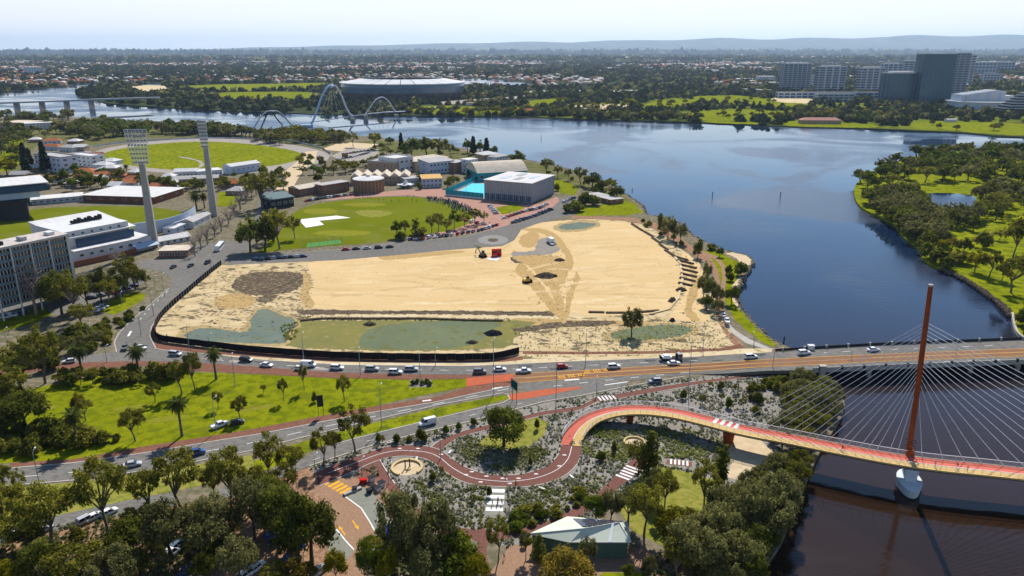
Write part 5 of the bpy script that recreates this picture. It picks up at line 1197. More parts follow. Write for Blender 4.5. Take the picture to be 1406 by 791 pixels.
for u in (1195, 1265, 1335, 1400, 1470):
 for t_ in (.12, .5, .88):
  a = G(u, ff(LE, u) * t_ + ff(UE, u) * (1 - t_), 3.2); mb = MB(); mb.lathe([(.75, WATER_Z - 1), (.75, 1.62)], 10, a.x, a.y); cloc(mb.build('pier', m_concrete, cb))
 a, c2 = G(u, ff(LE, u), 3.2), G(u, ff(UE, u), 3.2); mb = MB(); mb.box(a.x - .6, a.x + .6, a.y + .8, c2.y - .8, 1.0, 1.62); cloc(mb.build('pier_cap', m_concrete, cb))
for u, v in ((1113, 480.5), (1129, 509)):
 a = G(u, v, 3.0); mb = MB(); mb.box(a.x - 1.0, a.x + 1.0, a.y - .7, a.y + .7, -1, 4.6); mb.box(a.x - 1.15, a.x + 1.15, a.y - .85, a.y + .85, 4.6, 4.9); cloc(mb.build('end_pylon', m_render if v < 490 else m_concrete, cb))
tag(cb, 'flat concrete road bridge with dark parapet leading off over the river', 'bridge')
landmark('road bridge abutment', G(1120, 492))

# ---------------------------------------------------------------- arched footbridge far off
def P3(u, v, yref):
 t = (v - 395.5) / F; r = Vector(((u - 703) / F, CP - t * SP, -(SP + t * CP))); s = yref / r.y
 return Vector((r.x * s, yref, H + r.z * s))
fbx = empty('arched_footbridge', tuple(G(430, 172)), 0); fo = Vector(fbx.location)
def floc(o): o.matrix_parent_inverse = Matrix.Translation(-fo); return o
y0 = G(350, 184).y; y1 = G(550, 158).y
def fy(u): return y0 + (y1 - y0) * (u - 340) / 215.0
m_skyblue = M('pale_blue_steel', (0.42, 0.56, 0.72), rough=0.5)
dp = [P3(u, v, fy(u)) for u, v in ((340, 182), (365, 178.5), (395, 173), (430, 167), (470, 161), (505, 156), (530, 153.5), (556, 152.5))]
mb = MB(); mb.loft([[(p.x - 1, p.y - 4, p.z - 1.2), (p.x - 1, p.y - 4, p.z), (p.x + 1, p.y + 4, p.z), (p.x + 1, p.y + 4, p.z - 1.2)] for p in dp]); floc(mb.build('deck', m_steelwhite, fbx))
def arch(pts, r, mat, dy):
 mb = MB(); mb.tube([P3(u, v, fy(u) + dy) for u, v in smooth(pts, 6, False)], r, 7); floc(mb.build('arch', mat, fbx))
arch([(344, 184), (352, 170), (360, 158), (369, 152.5), (376, 153.5)], .8, m_steelgrey, -4); arch([(352, 185), (360, 172), (368, 154), (374, 153)], .9, m_dark, 3)
arch([(370, 152.5), (381, 153), (390, 160), (397, 168), (401, 173)], 1.1, m_steelgrey, -2); arch([(374, 153), (380, 163), (388, 172)], .9, m_dark, 3)
arch([(426, 172), (431, 163), (437, 146), (443, 130), (449, 120.5), (454, 117)], 1.6, m_skyblue, -3); arch([(454, 117), (461, 119), (468, 130), (475, 147), (480, 156), (484, 159)], 1.5, m_steelwhite, 1)
mb = MB(); p = P3(455, 119, fy(455)); mb.lathe([(.2, p.z - 2.6), (2.6, p.z - 1.4), (3.0, p.z), (2.4, p.z + 1.6), (.2, p.z + 2.6)], 12, p.x, p.y); floc(mb.build('crown_node', m_steelwhite, fbx))
arch([(502, 156), (508, 148), (515, 138), (522, 134), (528, 134.5), (535, 141), (540, 149), (544, 154)], 1.0, m_steelwhite, 0)
for u, v, w_ in ((420, 173, 9), (484, 161, 3), (502, 157, 3), (544, 156, 3)):
 p = P3(u, v, fy(u)); mb = MB(); mb.box(p.x - w_, p.x + w_, p.y - 5, p.y + 5, WATER_Z - 1, max(1.5, p.z - 1.3)); floc(mb.build('pier', m_skyblue if w_ > 5 else m_concrete, fbx))
for (ua, va), us3 in (((455, 118), (436, 446, 456, 466, 474)), ((524, 134), (510, 518, 526, 534))):
 for u in us3:
  p = P3(ua, va, fy(ua)); i = P3(u, float(np.interp(u, [340, 395, 470, 556], [182, 173, 161, 152.5])), fy(u)); mb = MB(); mb.tube([i, p.lerp(i, .12)], .22, 4, 0, False); floc(mb.build('hanger', m_steelwhite, fbx))
tag(fbx, 'white and blue arched footbridge crossing the river towards the stadium', 'bridge')
landmark('arched footbridge', G(440, 172))

# railway bridge at the far left
rb_ = empty('railway_bridge', tuple(G(57, 152)), 0); ro = Vector(rb_.location)
def rloc(o): o.matrix_parent_inverse = Matrix.Translation(-ro); return o
ya, yb = G(57, 152).y, G(125, 149).y
fy2 = lambda u: ya + (yb - ya) * (u - 57) / 68.0
pts = [P3(u, v, fy2(u)) for u, v in ((-120, 144.5), (0, 140.5), (60, 138.5), (125, 136), (180, 134.2), (218, 133.2))]
mb = MB(); mb.loft([[(p.x, p.y - 6, p.z - 2.6), (p.x, p.y - 6, p.z), (p.x, p.y + 6, p.z), (p.x, p.y + 6, p.z - 2.6)] for p in pts]); rloc(mb.build('deck', m_steelgrey, rb_))
for u in (22, 57, 91, 125):
 for dx in (-4, -1.3, 1.3, 4):
  p = P3(u, 140, fy2(u)); mb = MB(); zt = float(np.interp(u, [0, 60, 125], [p.z - .5, p.z + 1, p.z + 2])); mb.box(p.x + dx - .6, p.x + dx + .6, p.y - 2, p.y + 2, WATER_Z - 1, P3(u, np.interp(u, [0, 60, 125, 218], [140.5, 138.5, 136, 133.2]), fy2(u)).z - 2.55); rloc(mb.build('pier', m_concrete, rb_))
tag(rb_, 'long grey railway bridge on paired piers crossing the far river arm', 'bridge')
landmark('railway bridge', G(90, 150))

# ---------------------------------------------------------------- stadium
sc_ = G(543, 140); Rr = 172 / 2 * scale_at(137)
st = empty('stadium', (sc_.x, sc_.y + Rr * .9, 0), 0.1)
k = Rr
m_bronze = M('bronze_cladding', (0.11, 0.10, 0.10), (0.17, 0.12, 0.095), 0.02, (0.07, 0.085, 0.11), 0.06, rough=0.4, metal=.2, stretch=(1, 1, .3))
mb = MB(); mb.lathe([(k * .94, -1), (k * .96, 8), (k * .985, 16)], 56, sy=.9); mb.build('lower_wall', m_bronze, st)
mb = MB(); mb.lathe([(k * .985, 16.0), (k, 28), (k * .99, 34)], 56, sy=.9); mb.build('glass_band', M('stadium_glass', (0.08, 0.14, 0.22), (0.13, 0.18, 0.25), .04, rough=.2, spec=.6), st)
rmat = M('roof_membrane', (0.66, 0.66, 0.66), (0.56, 0.55, 0.55), 0.03)
for j in range(28):     # roof membrane panels
 a0, a1 = 2 * PI * j / 28, 2 * PI * (j + .94) / 28; mb = MB()
 pt = lambda r, z, a: (k * r * math.cos(a), k * .9 * r * math.sin(a), z)
 mb.hull([pt(1.02, 34.1, a0), pt(1.02, 34.1, a1), pt(.66, 42, a1), pt(.66, 42, a0)], [pt(1.02, 36, a0), pt(1.02, 36, a1), pt(.66, 44, a1), pt(.66, 44, a0)]); mb.build('roof_panel', rmat, st)
mb = MB(); mb.lathe([(k * .96, 30), (k * .62, 10), (k * .6, 1)], 48, sy=.9); mb.build('seating_bowl', m_mudbrown, st)
tag(st, 'large round bronze stadium with pale ring roof across the river', 'stadium')
landmark('round stadium', (st.location.x, st.location.y))
BOXES.append([(st.location.x + k * math.cos(a), st.location.y + k * .9 * math.sin(a)) for a in np.linspace(0, 2 * PI, 20)])

# ---------------------------------------------------------------- far towers
def tower(name, label, u0, u1, vb, vt, depth, floors, bays, wall, glass, frame, side=2, crown=True, rotv=0.0):
 A, B = G(u0, vb), G(u1, vb + rotv); h = height(vb, vt); L = (B - A).length
 w = L / bays * .78; fh = h / floors * .66
 t = bld(name, label, A, B, depth, h, wall, m_roofwhite, 'parapet', 1.6, floors, bays, side, (w, fh), glass, frame, z0=0.0, mull=2, cat='tower')
 fl_ = MB(); fl_.box(-.25, L + .25, -.28, -.125, 0, h / floors * .1); fm_ = fl_.mesh('floor_band', frame)
 for k in range(1, floors): link('floor_band', fm_, t, (0, 0, k * h / floors - .1))
 if crown:
  mb = MB(); mb.box(L * .15, L * .8, depth * .2, depth * .8, h + .12, h + 4); mb.build('plant_room', m_render, t)
 return t
tower('apartment_tower', 'broad blue glass apartment tower, leftmost of the three on the far shore', 1073, 1111, 127, 88, 26, 14, 6, m_steelgrey, m_glassblue, m_frame)
tower('apartment_tower', 'white framed blue apartment tower, middle of the three on the far shore', 1121, 1159, 128, 92, 24, 11, 4, m_render, m_glassblue, m_frame)
tower('apartment_tower', 'white framed apartment tower beside the tall dark hotel tower', 1179, 1212, 129, 94, 24, 10, 4, m_render, m_glassblue, m_frame)
tower('hotel_tower', 'dark glass hotel block, lower left wing of the tall stepped hotel', 1217, 1262, 141, 101, 40, 12, 7, m_glassblue, m_glassteal, m_mull)
tower('hotel_tower', 'tallest dark glass hotel tower with stepped right side', 1260, 1303, 142, 74.5, 34, 18, 7, m_glassblue, m_glassteal, m_mull, crown=False)
tower('hotel_tower', 'grey striped right wing of the tall dark hotel tower', 1301, 1323, 139, 73.5, 30, 20, 3, m_steelgrey, m_glassblue, m_render, crown=False)
tower('hotel_tower', 'slim white stair tower behind the tall dark hotel', 1322, 1334, 118, 76, 20, 12, 2, m_render, m_glassblue, m_frame, 1)
tower('podium_building', 'long low blue podium building below the white framed towers', 1068, 1215, 135, 127.5, 18, 2, 18, m_wallblue, m_glassblue, m_frame, 1, False)
tower('podium_building', 'low teal glass block in front of the middle apartment tower', 1122, 1172, 140, 129.5, 16, 3, 7, m_steelgrey, m_glassteal, m_frame, 1, False)
tower('office_block', 'blue office block behind the dark hotel, left of its top', 1210, 1236, 116, 88, 22, 9, 4, m_wallblue, m_glassblue, m_frame, 1)
tower('office_block', 'blue glass office block half hidden by the tall hotel', 1238, 1258, 112, 84, 22, 9, 3, m_steelgrey, m_glassblue, m_frame, 1)
tower('office_block', 'wide blue office block beyond the hotel on the far right', 1336, 1366, 104, 86, 30, 4, 6, m_wallblue, m_glassblue, m_frame, 1)
tower('office_block', 'wide grey office block with white roof at the far right', 1368, 1392, 100, 86, 30, 4, 5, m_steelgrey, m_glassblue, m_frame, 1)
tower('office_block', 'pale low office block in front of the far blue offices', 1350, 1376, 112, 102, 24, 3, 6, m_render, m_glassblue, m_frame, 1, False)
tower('office_block', 'small white block between the first two apartment towers', 1115, 1122, 122, 104, 16, 5, 2, m_render, m_glassblue, m_frame, 1, False)
landmark('tall dark hotel tower', G(1280, 142)); landmark('leftmost apartment tower', G(1090, 127)); landmark('middle apartment tower', G(1140, 128))
# white casino complex: curved hall on a broad base, stepped pyramid beside it
a = G(1355, 150); t = empty('white_hall', (a.x, a.y, 0), 0)
mb = MB(); R0 = 40 * scale_at(150)
arc = [(-R0 * math.cos(q), -R0 * .5 * math.sin(q)) for q in np.linspace(0.05, PI - .05, 16)] + [(R0, 40), (-R0, 40)]
mb.hull([(x, y, 0) for x, y in arc], [(x, y, 13) for x, y in arc]); mb.build('hall_wall', m_wallblue, t)
mb = MB(); mb.hull([(x * 1.06, y * 1.08, 13.01) for x, y in arc], [(x * 1.06, y * 1.08, 14.2) for x, y in arc]); mb.build('terrace', m_render, t)
for i in range(11):
 x0, x1 = -R0 * .9 + i * R0 * .135, -R0 * .9 + (i + .96) * R0 * .135; mb = MB(); z = 34 - 1.0 * abs(i - 8); mb.box(x0, x1, 2 - .6 * i * (10 - i) * .12, 38, 14.21, z); mb.build('fin_wall', m_render if i % 3 else m_wallblue, t)
mb = MB(); mb.box(R0 * .6, R0 * .95, 6, 30, 14.21, 24); mb.build('box_wing', m_render, t)
tag(t, 'white curved hall with broad terrace beside the tall dark hotel', 'building'); landmark('white curved hall', a)
a = G(1400, 157); t = empty('stepped_hotel', (a.x, a.y, 0), 0)
for i in range(8):
 mb = MB(); w_ = 8 + 5 * (8 - i); mb.box(-30 + i * 6.5, 60, i * 3.2, 40, i * 4.2, i * 4.2 + 1.6); mb.build('terrace', m_render, t)
 mb = MB(); mb.box(-29 + i * 6.5, 59, 1 + i * 3.2, 39, i * 4.2 + 1.61, i * 4.2 + 4.19); mb.build('window_band', m_glassdark, t)
tag(t, 'white stepped pyramid hotel with dark window bands at the far right', 'hotel')
bpx('riverside_pavilion', 'long low pavilion with red roof on the far beach', (1100, 170.5), (1155, 170.8), 16, 165, m_brickpale, M('pink_roof', (0.45, 0.24, 0.19)), 'hip', 3.5, 1, 8, 1, (2.5, 1.8))
landmark('red roofed beach pavilion', G(1128, 170))
bpx('boathouse', 'dark waterside boathouse with red roof on the far bank', (709, 156.5), (730, 157), 14, 151.5, m_dark, m_terracotta, 'gable', 3, 1, 4, 1)
bpx('far_hall', 'pale industrial hall beyond the far woodland', (1042, 113), (1064, 113), 40, 105, m_render, m_roofwhite, 'flat', 0, 2, 5, 1, (5, 3)); bpx('far_hall', 'grey terrace of halls above the riverside park', (1016, 127), (1050, 129), 26, 122, m_steelgrey, m_roofgrey, 'flat', 0, 2, 6, 1, (4, 2.4)); bpx('far_block', 'grey blue apartment block beyond the left river arm', (36, 102.5), (62, 102), 30, 93, m_wallblue, m_roofgrey, 'parapet', 1, 5, 7, 1, (4, 2.2))

# ---------------------------------------------------------------- office slab at the left edge
def fdir(a, b): d = (G(*b) - G(*a)); return d.normalized()
B0 = G(101, 412); Tz = height(412, 323)
# direction of its front: the roof edge is level, so both ends lie on the plane z = Tz
e0, e1 = G(3, 341, Tz), G(92, 322.5, Tz); dd = (e1 - e0); dd.z = 0; dd.normalize()
nb = Vector((-dd.y, dd.x, 0)); Lb = 78.0; A0 = Vector((e1.x, e1.y, 0)) - dd * Lb
t = empty('office_block', tuple(A0), math.atan2(dd.y, dd.x))
Db = 13.0; FL = 8; base = 5.2; fh = (Tz - base) / FL
mb = MB(); mb.box(.3, Lb - .3, .6, Db - .3, base, Tz - .4); mb.build('core_wall', m_dark, t)
for k_ in range(FL):
 z = base + k_ * fh; mb = MB(); mb.box(0, Lb - .5, -.15, .6, z, z + fh * .38); mb.build('spandrel', m_spandrel, t)
mb = MB(); mb.box(-.4, Lb + .4, -.5, Db + .4, Tz - .4, Tz + .5); mb.build('roof', M('roof_gravel', (0.55, 0.50, 0.46), (0.42, 0.37, 0.34), .4), t)
mb = MB(); mb.box(Lb - .5, Lb + .35, -.3, Db + .3, 0, Tz - .41); mb.build('end_wall', M('cream_wall', (.60, .52, .42), (.5, .43, .35), .4), t)
for q in range(1, 5):
 mb = MB(); mb.box(Lb + .35, Lb + .55, Db * q / 5 - .2, Db * q / 5 + .2, 0, Tz - .5); mb.build('end_rib', m_concrete, t)
nb_ = 10; bw = (Lb - .5) / nb_
bay = MB()
for q in range(6): bay.box(bw * (q + .5) / 6 - bw * .052, bw * (q + .5) / 6 + bw * .052, .30, .5, fh * .40, fh * .96, 0)
for q in range(7): bay.box(bw * q / 6 - .12, bw * q / 6 + .12, .15, .58, fh * .381, fh * .985, 1)
bme = bay.mesh('window', [m_glassdark, m_frame])
colm = MB(); colm.box(-.22, .22, -.6, 0.0, 0, Tz - .42); cme = colm.mesh('column', m_render)
for q in range(nb_ + 1): link('column', cme, t, (min(q * bw, Lb - .8), -.16, 0))
for k_ in range(FL):
 for q in range(nb_): link('window', bme, t, (q * bw, 0, base + k_ * fh))
for q in range(7):
 mb = MB(); x = 6 + q * 11; mb.box(x, x + random.uniform(2, 6), 3, 3 + random.uniform(2, 6), Tz + .5, Tz + random.uniform(1.2, 2.4)); mb.build('roof_plant', [m_render, m_dark, m_roofgrey][q % 3], t)
for x in (36, 48): mb = MB(); mb.tube([(x, 4, Tz + .4), (x, 4, Tz + 5)], .12, 5); mb.build('antenna', m_steelgrey, t)
tag(t, 'grey concrete office slab with rows of dark windows at the left edge', 'office block')
landmark('grey concrete office slab', B0)

# ---------------------------------------------------------------- cricket ground stands
t = bpx('members_stand', 'white stepped cricket stand with roof machinery beside the office slab', (106, 364), (210, 341), 26, 346, m_render, m_roofwhite, 'flat', 0, 1, 0, 0, oh=.3)
Lm = t.children[0].dimensions.x if False else (G(210, 341) - G(106, 364)).length
hz = H - G(106, 364).y * math.tan(PIT + math.atan((346 - 395.5) / F))
mb = MB(); mb.box(-.2, Lm * .82, 8, 44, hz + .31, hz + 9); mb.build('upper_tier', m_render, t)
mb = MB(); mb.box(Lm * .12, Lm * .86, 6.4, 7.9, hz + .31, hz + 4.5); mb.build('glazed_balcony', m_glassblue, t)
mb = MB(); mb.hull([(0, 6.2, hz + 5.5), (Lm * .9, 6.2, hz + 5.5), (Lm * .9, 46, hz + 9.02), (0, 46, hz + 9.02)], [(0, 6.2, hz + 6), (Lm * .9, 6.2, hz + 6), (Lm * .9, 46, hz + 9.8), (0, 46, hz + 9.8)]); mb.build('upper_roof', m_roofwhite, t)
for q in range(9): mb = MB(); x = Lm * .3 + q * Lm * .045; mb.box(x, x + Lm * .03, 24, 26.5, hz + 9.3, hz + 10.6 + (q % 3) * .5); mb.build('roof_vent', m_dark, t)
for q in range(7): link('window', win_mesh(2.2, 1.4, m_glassdark, m_frame), t, (Lm * (q + .6) / 8, -.02, hz * .55))
for q in range(6): link('window', win_mesh(1.6, 1.1, m_glassdark, m_frame), t, (Lm * (q + .9) / 8.5, 7.98, hz + 6.6))
mb = MB(); mb.box(-3, Lm * .72, -4, -3.6, 0, 3.0); mb.build('brick_screen', m_rust, t)
mb = MB(); mb.hull([(Lm * .72, -5, 2.6), (Lm + 2, -4, 2.6), (Lm + 2, -.1, 4.4), (Lm * .72, -.1, 4.4)], [(Lm * .72, -5, 2.8), (Lm + 2, -4, 2.8), (Lm + 2, -.1, 4.6), (Lm * .72, -.1, 4.6)]); mb.build('awning', m_wallblue, t)
landmark('white stepped cricket stand', G(150, 350))
# curved green seating
t = empty('seating_stand', tuple(G(240, 318)), 0); to = Vector(t.location)
pts = [G(u, v) for u, v in smooth([(186, 324), (215, 320), (240, 314), (260, 306), (270, 298)], 4, False)]
pin = [G(u, v) for u, v in smooth([(186, 315), (210, 311), (230, 306), (246, 300), (256, 294)], 4, False)]
mb = MB(); mb.loft([[(p.x, p.y, 0), (p.x, p.y, 7.0), (q.x, q.y, 2.0), (q.x, q.y, 0)] for p, q in zip(pts, pin)]); o = mb.build('seating_slope', m_seatgreen, t); o.matrix_parent_inverse = Matrix.Translation(-to)
mb = MB(); mb.loft([[(p.x + .2, p.y - .6, 0), (p.x + .2, p.y - .6, 7.6), (p.x, p.y - .02, 7.6), (p.x, p.y - .02, 0)] for p in pts]); o = mb.build('rear_wall', m_wallblue, t); o.matrix_parent_inverse = Matrix.Translation(-to)
tag(t, 'curved stand of green seats with pale rear wall at the cricket oval', 'grandstand')
# left grandstand
t = bpx('grandstand', 'tall glazed grandstand with white roof at the left edge', (-40, 306), (40, 297), 30, 262, m_dark, m_roofwhite, 'flat', 0, 1, 0, 0)
Lg = (G(40, 297) - G(-40, 306)).length; hg = H - G(-40, 306).y * math.tan(PIT + math.atan((262 - 395.5) / F))
for q, mt in enumerate((m_glassblue, m_wallblue, m_glassblue)):
 mb = MB(); mb.box(-1, Lg + 2 + q * 6, -2 - q * 2, 30, hg * .42 + q * hg * .2, hg * .42 + (q + .96) * hg * .2); mb.build('tier_band', mt, t)
for q in range(9): mb = MB(); mb.box(q * Lg / 8 - .25, q * Lg / 8 + .25, -2.6, -2.05, 0, hg * .42); mb.build('pillar', m_steelgrey, t)
mb = MB(); mb.box(-2, Lg + 14, -6, 32, hg * 1.03 + .31, hg * 1.03 + .9); mb.build('canopy', m_roofwhite, t)
landmark('glazed grandstand', G(20, 300))
t = bpx('sports_pavilion', 'low hall with wide white roof and rust brown walls', (115, 277), (212, 280), 38, 268, m_rust, m_roofwhite, 'flat', 0, 1, 6, 2, (3, 1.2), oh=1.2); landmark('rust brown walled hall', G(165, 278))
bpx('sports_pavilion', 'low white roofed terrace building next to the glazed grandstand', (44, 282), (115, 276), 16, 275, m_wallblue, m_roofwhite, 'flat', 0, 1, 8, 1, (2, 1.2)); bpx('scoreboard', 'black scoreboard wall at the left end of the cricket oval', (-20, 306), (39, 302), 3, 280, m_dark, m_dark, 'flat', 0, 1, 0, 0, cat='scoreboard')
bpx('gate_house', 'small brown kiosk with flat roof at the street corner', (219, 354), (258, 353), 11, 345, m_brickwall, m_roofcream, 'flat', 0, 1, 5, 2, (1.8, 1.6)); landmark('brown corner kiosk', G(240, 353))
bpx('ticket_office', 'long white low building behind the corner kiosk', (218, 338), (262, 330), 8, 332, m_render, m_roofwhite, 'gable', 2, 1, 5, 1); bpx('ticket_office', 'small grey roofed shelter at the foot of the second light mast', (266, 314), (290, 302), 8, 305, m_render, m_roofgrey, 'gable', 2, 1, 3, 1); bpx('ticket_office', 'white low building on the street behind the seating', (240, 322), (276, 306), 7, 314, m_wallblue, m_roofwhite, 'flat', 2, 1, 4, 1)
# light masts
def mast(u, vb, vt, label, hw):
 p = G(u, vb); h = height(vb, vt); t = empty('light_mast', (p.x, p.y, 0), 0.15)
 mb = MB(); mb.hull([(-2.3, -1.2, -.3), (2.3, -1.2, -.3), (2.3, 1.2, -.3), (-2.3, 1.2, -.3)], [(-1.5, -.8, h * .74), (1.5, -.8, h * .74), (1.5, .8, h * .74), (-1.5, .8, h * .74)]); mb.build('shaft', m_concrete, t)
 for s_ in (-1, 1):
  mb = MB(); mb.tube([(s_ * 1.0, -1.3, 0), (s_ * .6, -.95, h * .72)], .28, 5); mb.build('shaft_rib', m_steelgrey, t)
 mb = MB(); zt, zb = h, h * .715
 for q in range(7):
  x = -hw + q * hw / 3; mb.tube([(x * .72, -1.4, zb), (x, -3.2, zt)], .16, 4)
 for q in range(9):
  f = q / 8; mb.tube([(-hw * (.72 + .28 * f), -1.4 - 1.8 * f, zb + (zt - zb) * f), (hw * (.72 + .28 * f), -1.4 - 1.8 * f, zb + (zt - zb) * f)], .16, 4)
 mb.build('head_frame', m_steelwhite, t)
 lm_ = MB(); lm_.lathe([(.1, -.3), (.55, -.25), (.6, .2), (.3, .35)], 8); lmesh = lm_.mesh('floodlight', m_steelgrey)
 for r in range(8):
  f = (r + .5) / 8
  for q in range(6):
   x = (-1 + (q + .5) / 3) * hw * (.72 + .28 * f); o = link('floodlight', lmesh, t, (x, -1.9 - 1.8 * f, zb + (zt - zb) * f)); o.rotation_euler = (PI / 2, 0, 0)
 tag(t, label, 'light mast')
mast(212, 340, 177, 'tall concrete floodlight mast with white lamp grid in front of the stand', 5.6)
mast(294, 297, 164, 'slender concrete floodlight mast standing by the side street', 2.8)
landmark('front floodlight mast', G(212, 340)); landmark('rear floodlight mast', G(294, 297))

# ---------------------------------------------------------------- the school
t = empty('round_hall', tuple(G(503, 266)), 0); Rh = 20.5 * scale_at(262); hh = height(265, 248)
mb = MB(); mb.lathe([(Rh, -.2), (Rh, hh)], 32, 0, Rh); mb.build('round_wall', m_brickwall, t)
for q in range(14): a_ = -PI + q * PI / 13; mb = MB(); mb.box(-.25, .25, -.25, .05, 0, hh - .02); mb.build('wall_pier', m_brickpale, t, (Rh * math.cos(a_) * 1.003, Rh + Rh * math.sin(a_) * 1.003, 0), a_ + PI / 2)
mb = MB(); mb.lathe([(Rh * 1.04, hh), (Rh * 1.04, hh + .5), (1.5, hh + 2.0)], 32, 0, Rh, caps=True); mb.build('roof', m_roofwhite, t)
mb = MB(); mb.lathe([(1.8, hh + 1.9), (1.6, hh + 2.8), (.2, hh + 3.0)], 12, 0, Rh); mb.build('roof_lantern', m_steelgrey, t)
tag(t, 'round brick hall with white disc roof at the head of the oval', 'hall'); landmark('round brick hall', G(503, 264))
bpx('school_wing', 'long brick school wing with saw toothed terracotta roof behind the round hall', (482, 254), (562, 253), 20, 243, m_brickpale, m_roofcream, 'saw', 3.0, 2, 14, 2, (1.8, 1.5))
t = bpx('school_block', 'white and tan school block with square windows behind the brick wing', (505, 238), (543, 240), 26, 222, m_brickpale, m_roofgrey, 'parapet', 1, 2, 4, 2, (2, 1.6))
bpx('school_block', 'bright white school block with two rows of dark square windows', (543, 239), (568, 235), 22, 219, m_render, m_roofwhite, 'parapet', 1, 2, 4, 2, (3.2, 1.8))
bpx('school_wing', 'long grey school wing with blue window rows and pale roof', (590, 240), (624, 236), 18, 224, m_wallblue, m_roofgrey, 'skillion', 1.5, 2, 7, 1, (2.2, 1.7), m_glassblue)
bpx('school_wing', 'flat roofed tan wing behind the pale roofed school wing', (570, 236), (618, 229), 24, 222, m_brickpale, m_roofcream, 'hip', 2.5, 1, 8, 1); bpx('school_wing', 'low red brick wing between the long wing and the blue block', (625, 238), (642, 235), 14, 224, m_brickwall, m_roofgrey, 'flat', 1, 2, 4, 1)
bpx('stair_block', 'bright blue and white stair block between the school wings', (643, 238), (656, 236), 10, 220, m_steelwhite, m_roofwhite, 'flat', 1, 3, 3, 1, (1.6, 2.0), M('bright_blue_panel', (0.03, 0.10, 0.42)))
bpx('school_wing', 'small yellow roofed classroom block with a dark roof light', (580, 258), (607, 257), 14, 246, m_wallblue, m_yellowroof, 'skillion', 1.2, 2, 5, 1, (1.8, 1.5))
bpx('boarding_house', 'two storey boarding house with white hipped roof near the shore', (664, 225), (685, 223), 16, 213, m_brickpale, m_roofwhite, 'hip', 2.5, 2, 5, 1); bpx('boarding_house', 'pale boarding house with grey roof on the shore', (681, 226), (698, 223), 14, 216, m_render, m_roofgrey, 'hip', 2, 2, 4, 1)
bpx('school_wing', 'low brick wing with terracotta verandah left of the round hall', (412, 270), (446, 264), 14, 260, m_brickwall, m_roofcream, 'gable', 2, 1, 6, 1); bpx('school_wing', 'green roofed clubhouse at the near end of the oval', (372, 288), (404, 283), 14, 275, m_dark, m_spandrel, 'skillion', 2, 1, 4, 1, (2.5, 1.8)); bpx('school_wing', 'dark brick wing joining the clubhouse and the round hall', (444, 268), (480, 262), 10, 255, m_brickwall, m_roofgrey, 'flat', 2, 1, 6, 1); bpx('school_wing', 'grey verandah building right of the brick wing', (556, 256), (582, 254), 12, 246, m_steelgrey, m_roofgrey, 'flat', 2, 1, 4, 1)
# sports centre
t = bpx('sports_centre', 'blue grey corrugated sports centre with flat pale roof by the pool', (665, 273), (730, 279), 42, 247, m_corr, m_roofwhite, 'flat', 0, 1, 0, 0, oh=.6)
Ls = (G(730, 279) - G(665, 273)).length; hs = H - G(665, 273).y * math.tan(PIT + math.atan((247 - 395.5) / F))
for q in range(22): mb = MB(); x = Ls * (q + .5) / 22; mb.box(x - .12, x + .12, -.3, -.02, 0, hs); mb.build('wall_rib', m_steelgrey, t)
for q in range(14): mb = MB(); y = 42 * (q + .5) / 14; mb.box(Ls + .02, Ls + .3, y - .12, y + .12, 0, hs); mb.build('wall_rib', m_steelgrey, t)
for q in range(8): link('window', win_mesh(Ls / 9, hs * .34, m_glassblue, m_frame, 3), t, (Ls * (q + .5) / 8, -.33, .2))
for x, y, c_ in ((.2, .4, m_wallblue), (.5, .35, m_steelgrey), (.7, .6, m_wallblue), (.35, .75, m_roofgrey)): mb = MB(); mb.box(Ls * x, Ls * (x + .12), 42 * y - 6, 42 * y + 6, hs + .305, hs + .5); mb.build('roof_light', c_, t)
landmark('corrugated sports centre', G(700, 276))
bpx('gymnasium', 'gymnasium with curved white roof behind the sports centre', (656, 250), (724, 246), 34, 238, m_tealfab, m_roofcream, 'barrel', 7, 1, 6, 2, (3, 2.4))
# pool with screens
pp = [(624, 268), (648, 251), (668, 253), (664, 271)]
sheet('pool_deck', [(610, 268), (646, 247), (672, 249), (667, 273)], .08, m_concrete); sheet('swimming_pool', pp, .12, m_pool)
for a_, b_ in (((612, 268.5), (664, 274)), ((612, 268), (656, 248))):
 A, B = G(*a_), G(*b_); d = B - A; t = empty('screen_fence', tuple(A), math.atan2(d.y, d.x)); n_ = 9
 for q in range(n_):
  mb = MB(); mb.box(d.length * q / n_, d.length * (q + .97) / n_, -.05, .05, 1.2, 4.6); mb.build('screen_panel', m_tealfab, t); mb = MB(); mb.box(d.length * q / n_ - .06, d.length * q / n_ + .06, .06, .18, 0, 4.8); mb.build('post', m_steelwhite, t)
 mb = MB(); mb.box(0, d.length, -.15, .15, 0, 1.18); mb.build('plinth', m_render, t)
 tag(t, 'teal screen fence along the front of the swimming pool' if b_[1] > 260 else 'teal screen fence along the far side of the swimming pool', 'fence')
landmark('swimming pool', G(645, 262))
